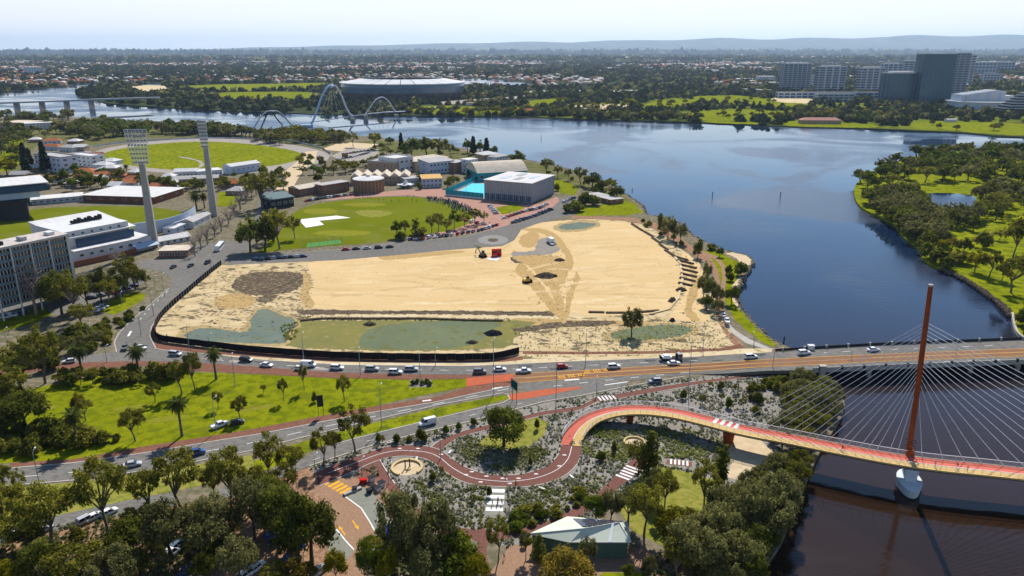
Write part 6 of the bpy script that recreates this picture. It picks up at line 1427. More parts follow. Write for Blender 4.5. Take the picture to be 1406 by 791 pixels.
# white sail tent
p = G(557, 258); t = empty('sail_tent', tuple(p), 0.2); w_ = 12 * scale_at(258); mb = MB(); n_ = 12
for j in range(n_):
 a0, a1 = 2 * PI * j / n_, 2 * PI * (j + 1) / n_; ring = []
 for r, z in ((0.02, 7.5), (.25, 4.2), (.6, 3.0), (1.0, 2.6 + .5 * (j % 2))): ring.append((r, z))
 for (r0, z0_), (r1, z1_) in zip(ring[:-1], ring[1:]): mb.face([(w_ * r0 * math.cos(a0), w_ * .7 * r0 * math.sin(a0), z0_), (w_ * r1 * math.cos(a0), w_ * .7 * r1 * math.sin(a0), z1_), (w_ * r1 * math.cos(a1), w_ * .7 * r1 * math.sin(a1), z1_), (w_ * r0 * math.cos(a1), w_ * .7 * r0 * math.sin(a1), z0_)])
mb.build('canopy', m_white, t)
for j in range(0, n_, 3): a_ = 2 * PI * j / n_; mb = MB(); mb.tube([(w_ * .95 * math.cos(a_), w_ * .66 * math.sin(a_), 0), (w_ * .95 * math.cos(a_), w_ * .66 * math.sin(a_), 2.9)], .1, 5); mb.build('pole', m_steelwhite, t)
tag(t, 'white pointed sail tent at the head of the school oval', 'tent'); landmark('white sail tent', p)
bpx('river_shelter', 'grey roofed river shelter on the grassy point', (803, 272), (838, 281), 12, 266, m_brickwall, m_roofgrey, 'skillion', -.6, 1, 4, 1); landmark('grey roofed river shelter', G(822, 276))
# cricket nets
p, q_ = G(417, 339), G(471, 334); d = q_ - p; t = empty('cricket_nets', tuple(p), math.atan2(d.y, d.x)); sheet('net_pitch', [(421, 340), (470, 334), (467, 329), (422, 334)], .07, M('net_turf', (.10, .25, .07)))
for i in range(6):
 for j in range(2): mb = MB(); mb.tube([(d.length * i / 5, j * 9, 0), (d.length * i / 5, j * 9, 4)], .08, 4); mb.build('post', m_steelgrey, t)
 if i < 5:
  mb = MB()
  for z in (.6, 1.4, 2.2, 3.0, 3.9): mb.box(d.length * i / 5, d.length * (i + 1) / 5, -.015, .015, z, z + .03)
  for g_ in range(12): x = d.length * (i + g_ / 12) / 5; mb.box(x - .012, x + .012, -.013, .013, .3, 3.95)
  mb.build('net', m_dark, t)
tag(t, 'cricket practice nets on the near side of the oval', 'nets')
# oval fence posts
# ---------------------------------------------------------------- trotting track buildings and houses
bpx('track_stand', 'long white track building on the near side of the trotting track', (240, 246), (272, 245), 12, 236, m_render, m_roofwhite, 'gable', 2, 1, 6, 1); bpx('track_stand', 'white gabled track hall with blue walls in front of the track', (272, 246), (306, 243), 14, 236, m_wallblue, m_roofwhite, 'flat', 2, 1, 6, 1); bpx('track_stand', 'white roofed shed at the right end of the trotting track', (318, 240), (358, 234), 12, 229, m_wallblue, m_roofwhite, 'gable', 2, 1, 6, 1); bpx('track_stand', 'grey roofed stables below the trotting track', (232, 254), (300, 251), 12, 247, m_brickpale, m_roofgrey, 'gable', 2, 1, 8, 1)
landmark('trotting track', G(280, 215)); landmark('white track building', G(256, 246))
bpx('apartment_block', 'white three storey apartment block with dark balconies near the track', (50, 232), (86, 238), 16, 212, m_wallblue, m_roofgrey, 'parapet', 1, 3, 6, 2, (3, 2.0)); bpx('apartment_block', 'white apartment block with dark windows beside the trotting track', (96, 226), (126, 230), 14, 212, m_render, m_roofwhite, 'parapet', 1, 3, 5, 2, (2.6, 1.6)); bpx('apartment_block', 'long flat cream building by the river at the far left', (0, 176), (36, 177), 34, 168, m_brickpale, m_roofcream, 'flat', 1, 2, 6, 1); bpx('apartment_block', 'white terraces behind dark shore trees at the far left', (36, 179), (74, 177), 18, 170, m_render, m_roofwhite, 'flat', 1, 3, 8, 1)
HS = [(100, 240, 128, 'r', 236), (120, 246, 146, 'r', 241), (150, 245, 172, 'r', 241), (168, 250, 196, 'r', 246), (152, 258, 186, 'r', 252), (186, 252, 210, 'r', 248), (100, 254, 116, 'w', 250), (60, 250, 78, 'r', 246), (128, 232, 146, 'w', 226), (140, 238, 160, 'w', 231), (76, 222, 96, 'g', 216), (58, 206, 80, 'r', 201), (82, 208, 100, 'g', 202), (100, 208, 116, 'w', 202), (92, 198, 108, 'w', 194), (60, 198, 84, 'r', 194), (204, 262, 226, 'r', 257), (302, 258, 330, 'r', 252), (310, 268, 332, 'g', 262), (126, 250, 140, 'w', 246), (220, 250, 238, 'w', 243), (40, 262, 58, 'r', 258), (14, 246, 36, 'g', 240), (140, 226, 156, 'w', 221)]
rh_ = random.Random(12)
for _ in range(46):
 u, v = rh_.uniform(36, 236), rh_.uniform(192, 262)
 if any(abs(u - (h_[0] + h_[2]) / 2) < 13 and abs(v - h_[1]) < 5 for h_ in HS) or inside(np.array([u]), np.array([v]), [(116, 214), (140, 190), (300, 186), (440, 215), (290, 246), (150, 240)])[0]: continue
 if any(inside(np.array([G(u + q, v).x]), np.array([G(u + q, v).y]), b_)[0] for b_ in BOXES for q in (0, 8, 14)): continue
 HS.append((u, v, u + rh_.uniform(9, 17), rh_.choice('rwwg'), v - rh_.uniform(4, 7)))
sheet('back_street', [(36, 214), (70, 220), (120, 222), (150, 232), (230, 250), (236, 256), (150, 240), (110, 230), (60, 226), (34, 220)], .036, m_asphalt)
for i, (u0, v, u1, c_, vt) in enumerate(HS):
 t = bpx('house', None, (u0, v), (u1, v + random.uniform(-1.2, 1.2)), random.uniform(9, 13), vt, [m_render, m_brickpale, m_brickwall, m_wallblue][i % 4], {'r': m_terracotta, 'w': m_roofwhite, 'g': m_roofgrey}[c_], ['hip', 'gable', 'hip'][i % 3], 2.6, 1 if v - vt < 6 else 2, 4, 1, (1.5, 1.3), doors=1)
 later(t, {'r': 'terracotta roofed house', 'w': 'white roofed house', 'g': 'grey roofed house'}[c_], 'house', 'houses near the trotting track')
# banners / fence of the trotting track
t = empty('track_fence', tuple(G(380, 205)), 0); to = Vector(t.location)
pts = resample([tuple(G(u, v)) for u, v in [(128, 202), (160, 197), (200, 193.5), (280, 190), (350, 191), (400, 194), (440, 203), (456, 212), (446, 224), (420, 233)]], 9.0)
for i in range(len(pts) - 1):
 a_, b_ = pts[i], pts[i + 1]; L_ = np.linalg.norm(b_ - a_); mb = MB(); mb.box(0, L_ * .97, -.1, .1, .1, 1.6); mb.build('panel', [m_wallblue, m_render, m_roofgrey, m_red if i % 13 == 0 else m_wallblue][i % 4], t, (a_[0] - to.x, a_[1] - to.y, 0), math.atan2(b_[1] - a_[1], b_[0] - a_[0]))
tag(t, 'pale panel fence curving round the outside of the trotting track', 'fence')

# ---------------------------------------------------------------- green shed in the foreground
A, B = G(780, 772), G(868, 772)
hS = height(772, 744)
t = empty('green_clubhouse', tuple(G(868, 770)), 0); to = Vector(t.location)
def sloc(o): o.matrix_parent_inverse = Matrix.Translation(-to); return o
hE = 4.2
c0, c1, c2_, c3 = G(726, 733, hE), G(783, 745, hE), G(866, 745, hE), G(861, 716, hE)   # eaves
c4 = G(779, 709, hE)
r0, r1 = G(806, 722, hE + 1.6), G(846, 722, hE + 1.6)
wall_in = lambda p, q, f=.06: (p + (q - p) * f)
cen = (c0 + c1 + c2_ + c3 + c4) / 5
ring = [wall_in(p, cen) for p in (c0, c1, c2_, c3, c4)]
mb = MB(); mb.hull([(p.x, p.y, -.2) for p in ring], [(p.x, p.y, hE - .12) for p in ring]); sloc(mb.build('wall', m_greenwall, t))
mb = MB(); rg = [c0, c1, c2_, c3, c4]; rid = G(850, 717.5, hE + 2.0); apex = G(800, 726, hE + 1.8)
for a_, b_ in ((c4, c0), (c0, c1)): mb.face([tuple(a_), tuple(b_), tuple(apex)])
mb.face([tuple(c1), tuple(c2_), tuple(rid), tuple(apex)]); mb.face([tuple(c2_), tuple(c3), tuple(rid)]); mb.face([tuple(c3), tuple(c4), tuple(apex), tuple(rid)])
mb.face([(p.x, p.y, p.z - .12) for p in reversed(rg)])
for i in range(5): a_, b_ = rg[i], rg[(i + 1) % 5]; mb.face([tuple(b_), tuple(a_), (a_.x, a_.y, a_.z - .12), (b_.x, b_.y, b_.z - .12)])
sloc(mb.build('roof', m_greenroof, t))
for a_, b_ in ((rid, apex), (rid, c2_), (c1, c2_), (apex, c0), (c2_, c3)): mb = MB(); mb.tube([a_ + Vector((0, 0, .05)), b_ + Vector((0, 0, .05))], .10, 5); sloc(mb.build('ridge_cap', m_roofwhite, t))
ux = (c2_ - c1).normalized(); nrm = (c2_ - c1).cross(rid - c1).normalized(); uy = nrm.cross(ux)
ctr = G(799, 733, hE + 1.0)
nrm2 = (c4 - c3).cross(apex - c3).normalized()
for i in range(6):
 for j in range(2):
  pA = apex.lerp(rid, .05 + .14 * i) + (c4.lerp(c3, .05 + .14 * i) - apex.lerp(rid, .05 + .14 * i)) * (.12 + .36 * j)
  pB = apex.lerp(rid, .05 + .14 * (i + .92)) + (c4.lerp(c3, .05 + .14 * (i + .92)) - apex.lerp(rid, .05 + .14 * (i + .92))) * (.12 + .36 * j)
  pC = apex.lerp(rid, .05 + .14 * (i + .92)) + (c4.lerp(c3, .05 + .14 * (i + .92)) - apex.lerp(rid, .05 + .14 * (i + .92))) * (.45 + .36 * j)
  pD = apex.lerp(rid, .05 + .14 * i) + (c4.lerp(c3, .05 + .14 * i) - apex.lerp(rid, .05 + .14 * i)) * (.45 + .36 * j)
  up = Vector((0, 0, .14)); mb = MB(); mb.hull([tuple(x + up * .4) for x in (pA, pB, pC, pD)], [tuple(x + up) for x in (pA, pB, pC, pD)]); sloc(mb.build('solar_panel', m_solar, t))
mb = MB(); f_ = lambda a, b_, s: a.lerp(b_, s)
sA = [f_(c1, c2_, .62), f_(c1, c2_, .68), f_(apex, rid, .86), f_(apex, rid, .80)]
mb.hull([tuple(x + Vector((0, 0, .03))) for x in sA], [tuple(x + Vector((0, 0, .16))) for x in sA]); sloc(mb.build('roof_light', m_white, t))
tag(t, 'green clubhouse with pale green roof and solar panels in the foreground', 'clubhouse'); landmark('green clubhouse', G(820, 760))
BOXES.append([(p.x, p.y) for p in rg])

# round cream seats with posts
def round_seat(u, v, wpx, label, posts):
 p = G(u, v); R = wpx / 2 * scale_at(v); t = empty('ring_bench', tuple(p), .4); m_sst = M('cream_stone', (.58, .44, .20), (.52, .40, .19), .8)
 mb = MB(); mb.lathe([(0.02, .05), (R * .86, .06)], 28); mb.build('paved_floor', m_beach, t)
 mb = MB(); n_ = 22
 mb.loft([[(R * .84 * math.cos(a_), R * .84 * math.sin(a_), 0), (R * .84 * math.cos(a_), R * .84 * math.sin(a_), .55), (R * math.cos(a_), R * math.sin(a_), .55), (R * math.cos(a_), R * math.sin(a_), 0)] for a_ in np.linspace(-1.1, 3.9, n_)]); mb.build('bench_wall', m_sst, t)
 for q in range(posts):
  x = -.5 + q * 1.2; mb = MB(); mb.tube([(x, 0, 0), (x + .06, .1, 1.4), (x - .05, 0, 2.6)], [.22, .15, .2], 7); mb.build('carved_post', m_barkdark, t)
 if posts: mb = MB(); mb.lathe([(.1, .0), (.8, .1), (.7, .35), (.1, .4)], 10, .1, -.6); mb.build('stone_block', m_sst, t)
 tag(t, label, 'seat'); landmark('round cream seat' if posts else 'small ring seat', p)
round_seat(559, 643, 44, 'round cream stone seat with two carved posts inside the path bend', 2)
round_seat(871, 608, 30, 'small cream ring seat in the gravel garden beneath the bridge curve', 0)
# board sign on two posts
p = G(706, 553); t = empty('direction_sign', tuple(p), math.radians(-62)); hS = height(553, 522)
mb = MB(); mb.box(-2.0, 2.0, -.06, .06, hS - 3.2, hS); mb.build('sign_board', M('blue_sign', (0.015, 0.07, 0.09), rough=.4), t)
mb = MB(); mb.box(-1.8, 1.8, -.075, -.061, hS - .3, hS - .2); mb.box(-1.8, 1.8, -.075, -.061, hS - 3.0, hS - 2.9); mb.build('sign_border', m_white, t)
for x in (-1.4, 1.4): mb = MB(); mb.tube([(x, .12, 0), (x, .12, hS - .2)], .1, 6); mb.build('post', m_dark, t)
tag(t, 'dark blue direction sign on two posts beside the red island', 'road sign'); landmark('two post direction sign', p)
p = G(441, 571); t = empty('park_sign', tuple(p), .3); hS = height(571, 543)
mb = MB(); mb.box(-.9, .9, -.06, .06, hS * .45, hS); mb.build('sign_board', m_dark, t)
for x in (-.75, .75): mb = MB(); mb.tube([(x, .1, 0), (x, .1, hS)], .07, 5); mb.build('post', m_dark, t)
tag(t, 'narrow dark sign board at the edge of the park lawn', 'sign')
# landmarks for labels
for n_, u, v in (('side street junction', 170, 478), ('red island', 672, 525), ('bus lane blocks', 800, 512), ('soil patch on the sand', 370, 390), ('roundabout', 677, 330), ('school oval', 500, 300), ('yellow hatched marking', 465, 668), ('brick car park', 500, 710), ('round pond on the island', 1300, 280), ('riverside beach', 1020, 355), ('silty pond', 590, 465), ('park lawn', 350, 560), ('median grass', 560, 570), ('shady bush car park', 250, 770), ('island shore', 1340, 390), ('sand court under the bridge', 1035, 615), ('zebra crossing on the cycle path', 680, 690), ('rocky island bank', 1390, 440), ('gravel garden', 900, 650), ('dry lawn', 930, 700), ('lower lawn corner', 60, 610), ('white pitch cover', 445, 303)): landmark(n_, G(u, v))
# ================================================================== VEHICLES, LAMPS, PEOPLE
def paint(name, c): return M('paint_' + name, c, rough=.28, spec=.6)
PAINT = {'white': paint('white', (.72, .73, .74)), 'silver': paint('silver', (.42, .43, .45)), 'grey': paint('grey', (.14, .145, .155)), 'black': paint('black', (.015, .015, .018)), 'red': paint('red', (.42, .012, .015)), 'blue': paint('blue', (.02, .07, .22)), 'navy': paint('navy', (.012, .03, .10)), 'slate': paint('slate', (.10, .14, .19)), 'cream': paint('cream', (.55, .48, .36)), 'orange': paint('orange', (.6, .14, .02)), 'yellow': paint('yellow', (.65, .40, .03))}
m_tyre = M('tyre', (.015, .015, .016)); m_rim = M('wheel_rim', (.35, .36, .37), rough=.4, metal=.6)
m_lamp = M('headlight_glass', (.75, .78, .8), rough=.15); m_tail = M('tail_light', (.35, .01, .01), rough=.3)
SHAPE = {   # length, width, body profile (x, z bottom, z top, half width factor), cabin (x0b, x0t, x1t, x1b, z0, z1)
 'sedan': (4.6, 1.78, [(-2.3, .45, .80, .86), (-2.15, .28, .92, .95), (-1.2, .24, .98, 1), (.9, .24, .96, 1), (1.7, .26, .88, .97), (2.2, .32, .72, .9), (2.3, .42, .62, .8)], (-1.75, -1.05, .35, 1.15, .93, 1.44)),
 'hatch': (4.1, 1.74, [(-2.05, .42, .95, .9), (-1.95, .28, 1.0, .96), (-1.0, .24, 1.0, 1), (.9, .24, .97, 1), (1.6, .27, .86, .96), (2.05, .38, .66, .84)], (-1.95, -1.6, .25, 1.05, .96, 1.50)),
 'suv': (4.7, 1.88, [(-2.35, .50, 1.05, .92), (-2.25, .34, 1.12, .97), (-1.0, .30, 1.12, 1), (1.0, .30, 1.10, 1), (1.9, .32, 1.02, .97), (2.3, .40, .86, .9), (2.35, .5, .76, .84)], (-2.25, -2.0, .45, 1.2, 1.08, 1.74)),
 'ute': (5.2, 1.86, [(-2.6, .55, 1.02, .96), (-2.5, .40, 1.06, .98), (-.8, .34, 1.08, 1), (1.1, .34, 1.08, 1), (2.1, .36, .98, .97), (2.55, .44, .82, .9), (2.6, .52, .74, .84)], (-.75, -.6, .75, 1.35, 1.05, 1.72)),
 'van': (5.2, 1.98, [(-2.6, .48, 1.25, .97), (-2.5, .34, 1.3, .99), (-1.0, .32, 1.3, 1), (1.2, .32, 1.28, 1), (2.0, .34, 1.15, .98), (2.5, .40, .92, .92), (2.6, .5, .8, .86)], (-2.55, -2.5, 1.0, 1.85, 1.26, 2.10)),
}
CARMESH = {}
def car_mesh(kind):
 if kind in CARMESH: return CARMESH[kind]
 L, Wd, prof, cab = SHAPE[kind]; hw = Wd / 2
 body = MB(); rings = []
 for x, zb, zt, f in prof:
  w = hw * f; sh = (zt - zb) * .18
  rings.append([(x, -w * .92, zb), (x, w * .92, zb), (x, w, zb + sh * 1.6), (x, w * .985, zt - sh), (x, w * .86, zt), (x, -w * .86, zt), (x, -w * .985, zt - sh), (x, -w, zb + sh * 1.6)])
 body.loft(rings)
 a0, a1, b1, b0, z0, z1 = cab; wb, wt = hw * .90, hw * .74
 body.hull([(a1 - .06, -wt, z1 - .03), (b1 + .06, -wt, z1 - .03), (b1 + .06, wt, z1 - .03), (a1 - .06, wt, z1 - .03)], [(a1 + .05, -wt * .92, z1 + .05), (b1 - .05, -wt * .92, z1 + .05), (b1 - .05, wt * .92, z1 + .05), (a1 + .05, wt * .92, z1 + .05)])
 for s in (-1, 1):   # pillars
  for xb, xt in ((a0, a1), (b0, b1), ((a0 + b0) * .5, (a1 + b1) * .5)):
   body.tube([(xb, s * wb, z0 - .02), (xt, s * wt, z1)], .055, 4)
 if kind == 'van':
  body.hull([(a0 + .02, -wb * 1.01, z0), (.35, -wb * 1.01, z0), (.35, wb * 1.01, z0), (a0 + .02, wb * 1.01, z0)], [(a1 + .02, -wt * 1.04, z1), (.25, -wt * 1.04, z1), (.25, wt * 1.04, z1), (a1 + .02, wt * 1.04, z1)])
 if kind == 'ute':
  body.box(-2.5, -.85, -hw * .9, -hw * .8, 1.04, 1.22); body.box(-2.5, -.85, hw * .8, hw * .9, 1.04, 1.22)
 gl = MB(); gl.hull([(a0, -wb, z0 - .02), (b0, -wb, z0 - .02), (b0, wb, z0 - .02), (a0, wb, z0 - .02)], [(a1, -wt, z1 - .01), (b1, -wt, z1 - .01), (b1, wt, z1 - .01), (a1, wt, z1 - .01)])
 r = .33 if kind in ('sedan', 'hatch') else .38
 disc = lambda y0_, y1_, rr: [[(rr * math.cos(2 * PI * q / 12), y, rr * math.sin(2 * PI * q / 12)) for q in range(12)] for y in (y0_, y1_)]
 wh = MB(); wh.loft(disc(-.11, .11, r)); rm = MB(); rm.loft(disc(-.125, .125, r * .62))
 hl = MB(); hl.box(-.06, .06, -.2, .2, -.08, .08)
 CARMESH[kind] = dict(body=body, glass=gl.mesh('window_glass', m_glassdark), wheel=wh.mesh('wheel', m_tyre), rim=rm.mesh('rim', m_rim), head=hl.mesh('headlight', m_lamp), tail=hl.mesh('tail_light', m_tail), r=r, bodies={})
 return CARMESH[kind]
NAMEC = {'sedan': 'car', 'hatch': 'car', 'suv': 'car', 'ute': 'utility_truck', 'van': 'van'}
def car(x, y, rz, kind='sedan', col='white', label=None, group=None, z=0.06, detail=True, phrase=None):
 m = car_mesh(kind); L, Wd, prof, cab = SHAPE[kind]; hw = Wd / 2
 if col not in m['bodies']: m['bodies'][col] = m['body'].mesh('body', PAINT[col])
 t = empty(NAMEC[kind], (x, y, z), rz)
 link('body', m['bodies'][col], t); link('window_glass', m['glass'], t)
 if detail:
  for sx in (-1, 1):
   for sy in (-1, 1): link('rim', m['rim'], link('wheel', m['wheel'], t, (sx * L * .30, sy * (hw - .12), m['r'])))
  for sy in (-1, 1):
   link('headlight', m['head'], t, (L / 2 - .09, sy * hw * .6, prof[-1][2] + .02)); link('tail_light', m['tail'], t, (-L / 2 + .06, sy * hw * .7, prof[0][2] - .1))
 else:
  for sx in (-1, 1): link('wheel', m['wheel'], t, (sx * L * .30, 0, m['r'])).scale = (1, Wd / .26, 1)
 if label: tag(t, label, 'car' if NAMEC[kind] == 'car' else 'van' if kind == 'van' else 'ute', group)
 else: later(t, phrase or f'{ {"grey": "dark grey"}.get(col, col)} { {"sedan": "sedan", "hatch": "hatchback", "suv": "four wheel drive", "ute": "ute", "van": "van"}[kind]}', 'car' if NAMEC[kind] == 'car' else 'van' if kind == 'van' else 'ute', group)
 return t
def CAR(u, v, u2, v2, kind, col, label=None, group='cars driving on the main road', z=None, detail=True):
 """standing at pixel (u, v) on the ground, nose towards (u2, v2)"""
 zz_ = zr(u) + .06 if z is None else z
 p, q = G(u, v, zz_), G(u2, v2, zz_); return car(p.x, p.y, math.atan2(q.y - p.y, q.x - p.x), kind, col, label, group, zz_, detail)
R, Lh = 20, -20
for u, v, du, dv, k, c in [(95, 498, -20, 2, 'hatch', 'white'), (194, 479, 20, 4, 'sedan', 'white'), (241, 488, 20, 2, 'suv', 'silver'), (261, 493, 20, 2.5, 'sedan', 'silver'), (338, 496, 20, 2, 'suv', 'black'), (366, 503, 20, 2, 'sedan', 'white'), (424, 503, 20, 1, 'van', 'white'), (413, 508, 20, 1.6, 'hatch', 'white'), (463, 507, 20, 1, 'suv', 'white'), (511, 508.5, 20, .5, 'suv', 'silver'),
                           (543, 513, 20, .3, 'suv', 'white'), (565, 509, 20, 0, 'suv', 'silver'), (659, 512.5, 20, -.3, 'suv', 'grey'), (686, 509, 20, -.6, 'sedan', 'white'), (719, 511.5, 20, -1, 'ute', 'white'), (772, 505, 20, -1.3, 'hatch', 'red'), (843, 505.5, 20, -1.3, 'suv', 'white'), (925, 500.5, 20, -1.2, 'sedan', 'white'), (1031, 492, 20, -1.2, 'suv', 'white')]:
 CAR(u, v, u + du, v + dv, k, c)
CAR(1104, 486.5, 1124, 485, 'suv', 'white', 'white four wheel drive beside the pale end pylon of the road bridge'); CAR(1199, 482, 1219, 481, 'sedan', 'white', 'low white sports car out on the road bridge')
CAR(899, 526, 879, 527.5, 'suv', 'slate', 'slate blue four wheel drive alone in the near lane towards the bridge')
CAR(172, 479, 175, 472, 'ute', 'grey', 'dark grey ute stopped at the mouth of the side street')
CAR(182, 640, 202, 636.5, 'sedan', 'silver', 'silver sedan on the lower carriageway, further left of two'); CAR(270, 624, 290, 619.5, 'suv', 'blue', 'blue car on the lower carriageway near the palm shadow'); CAR(587, 583, 567, 588, 'van', 'white', 'white van on the slip road below the green median')
CAR(302, 586, 318, 580, 'ute', 'white', 'white ute parked on the park lawn'); CAR(326, 582, 340, 579, 'hatch', 'black', 'dark trailer like small car parked behind the white ute on the lawn')
CAR(993, 434, 989, 425, 'sedan', 'white', 'white sedan parked on the dirt road by the shore trees', 'cars on the dirt road'); CAR(998, 442.5, 994, 433, 'ute', 'white', 'white ute parked nearest the road on the dirt track', 'cars on the dirt road')
CAR(514, 765, 530, 757, 'suv', 'white', 'white four wheel drive in the grey bay of the brick car park', 'cars round the brick car park'); CAR(541, 746, 526, 752, 'sedan', 'navy', 'dark navy car at the end of the brick car park', 'cars round the brick car park'); CAR(524, 744, 512, 752, 'suv', 'black', 'black car at the end of the brick car park', 'cars round the brick car park')
for u, v, c, k in [(233, 766, 'white', 'van'), (258, 786, 'navy', 'sedan'), (130, 712, 'white', 'sedan'), (244, 752, 'slate', 'suv'), (275, 790, 'white', 'sedan'), (120, 716, 'silver', 'suv'), (150, 706, 'white', 'hatch'), (340, 790, 'white', 'suv'), (352, 782, 'white', 'sedan'), (384, 742, 'blue', 'van'), (375, 735, 'blue', 'sedan'), (400, 765, 'blue', 'sedan'), (440, 785, 'silver', 'sedan'), (545, 762, 'orange', 'hatch'), (28, 735, 'white', 'sedan'), (60, 730, 'silver', 'hatch')]:
 CAR(u, v, u + 12, v - 6 if v < 740 else v - 10, k, c, None, 'cars parked in the shade of the bush')
# kerbside row of the street above the sand, bus in the side street
for u, v, c, k in [(475, 343.5, 'red', 'sedan'), (489, 342.6, 'black', 'sedan'), (504, 342, 'silver', 'sedan'), (520, 341, 'black', 'suv'), (535, 340, 'black', 'sedan')]: CAR(u, v, u + 12, v - .8, k, c, None, 'cars at the kerb above the sand site', detail=False)
for i in range(9): CAR(352 + i * 8, 357 - i * .5, 360 + i * 8, 356.5 - i * .5, 'sedan', ['navy', 'slate', 'black', 'silver'][i % 4], None, 'cars at the kerb above the sand site', detail=False)
p, q = G(302, 342), G(309, 334); rz = math.atan2(q.y - p.y, q.x - p.x); t = empty('bus', (p.x, p.y, .06), rz)
mb = MB(); mb.hull([(-6, -1.25, .35), (6, -1.25, .35), (6, 1.25, .35), (-6, 1.25, .35)], [(-6, -1.2, 3.1), (5.9, -1.2, 3.1), (5.9, 1.2, 3.1), (-6, 1.2, 3.1)]); mb.build('body', PAINT['white'], t)
mb = MB(); mb.box(-5.8, 5.98, -1.28, 1.28, 1.4, 2.6); mb.box(5.9, 6.06, -1.1, 1.1, 1.2, 2.7); mb.build('window_band', m_glassdark, t)
for sx in (-3.6, 3.8): link('wheel', car_mesh('ute')['wheel'], t, (sx, 0, .5)).scale = (1.3, 9.6, 1.3)
tag(t, 'white city bus turning out of the tree lined side street', 'bus')
for u, v, c, k in [(262, 366, 'black', 'sedan'), (285, 362, 'black', 'suv'), (238, 368, 'black', 'sedan')]: CAR(u, v, u - 8, v + 4, k, c, None, 'cars crossing the street junction', detail=False)
# rows parked round the school, the track and the offices
def row(pts, n, group, dirv, cols=('white', 'silver', 'black', 'navy', 'white', 'grey', 'red')):
 P = [G(*p) for p in pts]; 
 Q = resample([tuple(p) for p in P], 0.5); 
 for i in range(n):
  a = Q[int((i + .5) / n * (len(Q) - 1))]
  car(a[0], a[1], dirv + random.uniform(-.06, .06), random.choice(('sedan', 'hatch', 'suv')), random.choice(cols), None, group, .07, False)
row([(420, 277), (450, 272), (486, 268)], 15, 'cars parked at the head of the oval', 1.2); row([(484, 266), (492, 270)], 3, 'cars parked at the head of the oval', .2)
row([(560, 330), (610, 325), (660, 317), (685, 309)], 18, 'cars parked beside the street trees', 1.3)
row([(690, 301), (720, 291), (740, 287), (752, 281)], 13, 'cars parked below the sports centre', .8); row([(703, 307), (735, 297), (758, 288)], 11, 'dark cars at the kerb of the school street', .4, ('black', 'navy', 'grey'))
row([(672, 283), (678, 289), (682, 295)], 5, 'cars parked below the sports centre', .3, ('white', 'silver'))
row([(462, 220), (486, 216), (508, 210)], 10, 'cars parked by the trotting track', .4); row([(470, 213), (500, 208), (514, 206)], 9, 'cars parked by the trotting track', .4, ('black', 'navy', 'grey', 'red'))
row([(773, 279), (790, 272)], 4, 'cars by the river shelter', .8, ('white', 'silver', 'grey')); row([(120, 412), (160, 402), (190, 392)], 6, 'cars under the trees by the office slab', .5); row([(2, 438), (40, 430)], 4, 'cars under the trees by the office slab', .2, ('white', 'black', 'navy')); row([(128, 430), (146, 421)], 3, 'cars under the trees by the office slab', .2, ('white', 'silver'))
row([(630, 302), (650, 306), (668, 309)], 5, 'cars parked beside the street trees', 1.2, ('white', 'red', 'silver'))
# truck with dark tray on the main road
p = G(922, 494.5, .06); q = G(942, 493.4, .06); rz = math.atan2(q.y - p.y, q.x - p.x); t = empty('tow_truck', (p.x, p.y, .06), rz)
mb = MB(); mb.hull([(2.0, -1.1, .5), (3.8, -1.1, .5), (3.8, 1.1, .5), (2.0, 1.1, .5)], [(2.0, -1.05, 2.5), (3.3, -1.05, 2.5), (3.3, 1.05, 2.5), (2.0, 1.05, 2.5)]); mb.build('cab', PAINT['grey'], t)
mb = MB(); mb.box(-4.2, 1.9, -1.15, 1.15, .75, 1.0); mb.box(-4.2, -4.05, -1.15, 1.15, 1.0, 1.9); mb.box(1.75, 1.9, -1.15, 1.15, 1.0, 2.2); mb.build('tray', m_dark, t)
mb = MB(); mb.box(2.6, 3.66, -1.12, 1.12, 1.6, 2.3); mb.build('window_glass', m_glassdark, t)
for sx in (-2.8, -1.8, 2.9): link('wheel', car_mesh('ute')['wheel'], t, (sx, 0, .45)).scale = (1.15, 8.4, 1.15)
mb = MB(); mb.box(-3.6, -.2, -.95, .95, 1.02, 1.7); mb.box(-3.0, -.9, -.85, .85, 1.7, 2.2); mb.build('load', PAINT['white'], t)
tag(t, 'dark tray truck carrying a load on the main road', 'truck')
